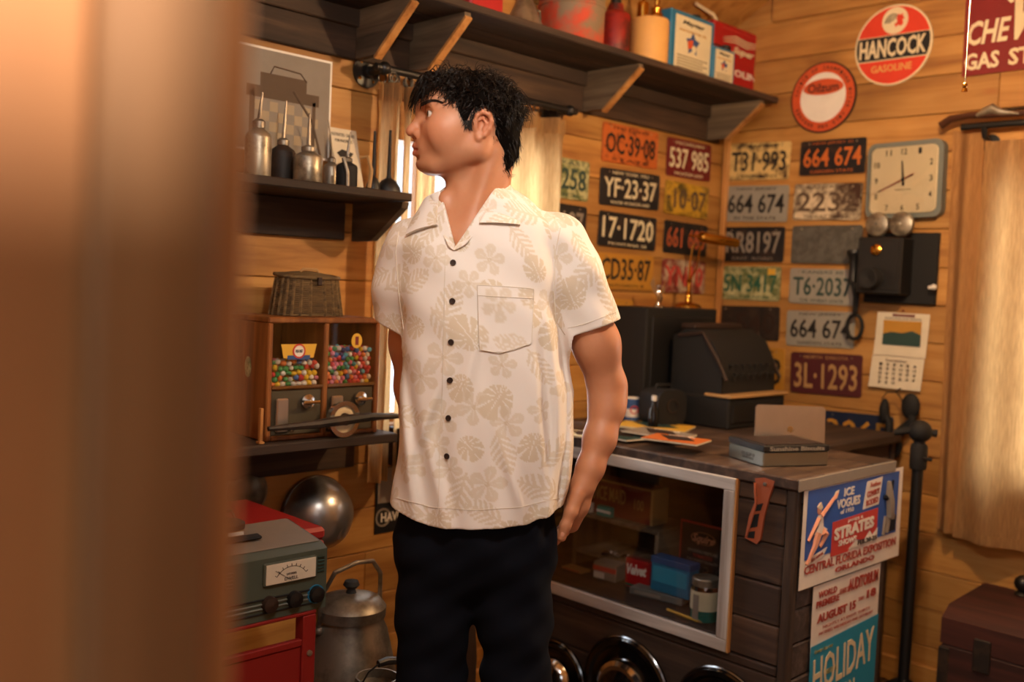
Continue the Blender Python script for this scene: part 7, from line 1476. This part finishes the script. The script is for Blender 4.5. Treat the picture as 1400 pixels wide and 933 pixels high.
seam(interp_line([(541, 681), (590, 694), (650, 698), (710, 694), (765, 681)], 50), 'hem_seam', 0.0006)
seam(interp_line([(766, 312), (759, 345), (757, 400), (760, 440), (772, 458)], 30), 'sleeve_seam', 0.0009); seam(interp_line([(545, 318), (541, 345), (545, 400), (552, 450)], 24), 'sleeve_seam', 0.0008)
seam(interp_line([(776, 449), (800, 443), (842, 427)], 20), 'cuff_seam', 0.0006)
for (px, py) in ((619.5, 359.5), (618.5, 412), (617, 468), (615, 520), (613.5, 572), (611.5, 624)):
    p, n_ = shit(px, py, 0.0008); b = MB(); b.lathe([(0.0, 0.0), (0.0058, 0.0), (0.0060, 0.0012), (0.0056, 0.0024), (0.0044, 0.0020), (0.0, 0.0018)], 18); o = b.build('button', 'brown_dark', shirt); o.matrix_local = Matrix.Translation(p) @ Vector(n_).to_track_quat('Z', 'Y').to_matrix().to_4x4()
    tw_ = o
# ---------------------------------------------------------------- trousers and shoes
GT = Grid(np.arange(-0.24, 0.26, 0.005), np.arange(-0.14, 0.22, 0.005), seg((0.02, 0.5, 0.008), (0.5, 0.96, 0.0045)))
GT.ell(L(651, 735, 0.022), (0.158, 0.100, 0.12), 0.04); GT.cap(L(606, 712, 0.022), L(696, 712, 0.022), 0.088, None, 0.04)
for pts in (((598, 760, 0.085), (592, 850, 0.072), (590, 935, 0.067), (588, 1150, 0.060)), ((702, 760, 0.085), (704, 850, 0.071), (706, 935, 0.066), (708, 1150, 0.060))):
    P = [(L(a, b, 0.025), r) for a, b, r in pts]; e = P[-1][0].copy(); e[2] = 0.09; e[1] += 0.02; GT.chain(P+[(e, 0.058)], 0.03)
xx, yy2, zz2 = GT.pts(GT.sl((-9,)*3, (9,)*3)); GT.F = GT.F-(0.0022*np.sin(zz2*55+xx*40+yy2*30)+0.0016*np.sin(zz2*95-xx*60)).astype(np.float32); GT.F = np.maximum(np.maximum(GT.F, 0.055-zz2), zz2-0.93).astype(np.float32)
TV, TQ = GT.mesh(); TV = relax(TV, TQ, 1, 0.4); tr = mesh_obj('trousers', TV, TQ, 'trouser_cloth', person)
for sx_, px in ((-1, 590), (1, 706)):
    c_ = L(px, 935, 0.03); b = MB()
    prof = [(-0.16, 0.030, 0.030), (-0.13, 0.042, 0.045), (-0.07, 0.046, 0.060), (0.0, 0.042, 0.085), (0.06, 0.038, 0.095), (0.085, 0.030, 0.09)]; V = []; n = 16
    for y, w, h in prof:
        for i in range(n): a = 2*PI*i/n; V.append((c_[0]+w*sp(math.cos(a), 0.7), c_[1]+0.02+y, max(0.002, h/2+h/2*sp(math.sin(a), 0.7)*1.0)))
    b.add(V, [(k*n+i, k*n+(i+1) % n, (k+1)*n+(i+1) % n, (k+1)*n+i) for k in range(len(prof)-1) for i in range(n)]+[tuple(range(n-1, -1, -1)), tuple((len(prof)-1)*n+i for i in range(n))]); so = b.build('shoe', 'brown_dark', person, 60)
    MB().box(c_[0]-0.046, c_[0]+0.046, c_[1]-0.14, c_[1]+0.105, 0.0, 0.012, 0.005).build('sole', 'black_matte', so)
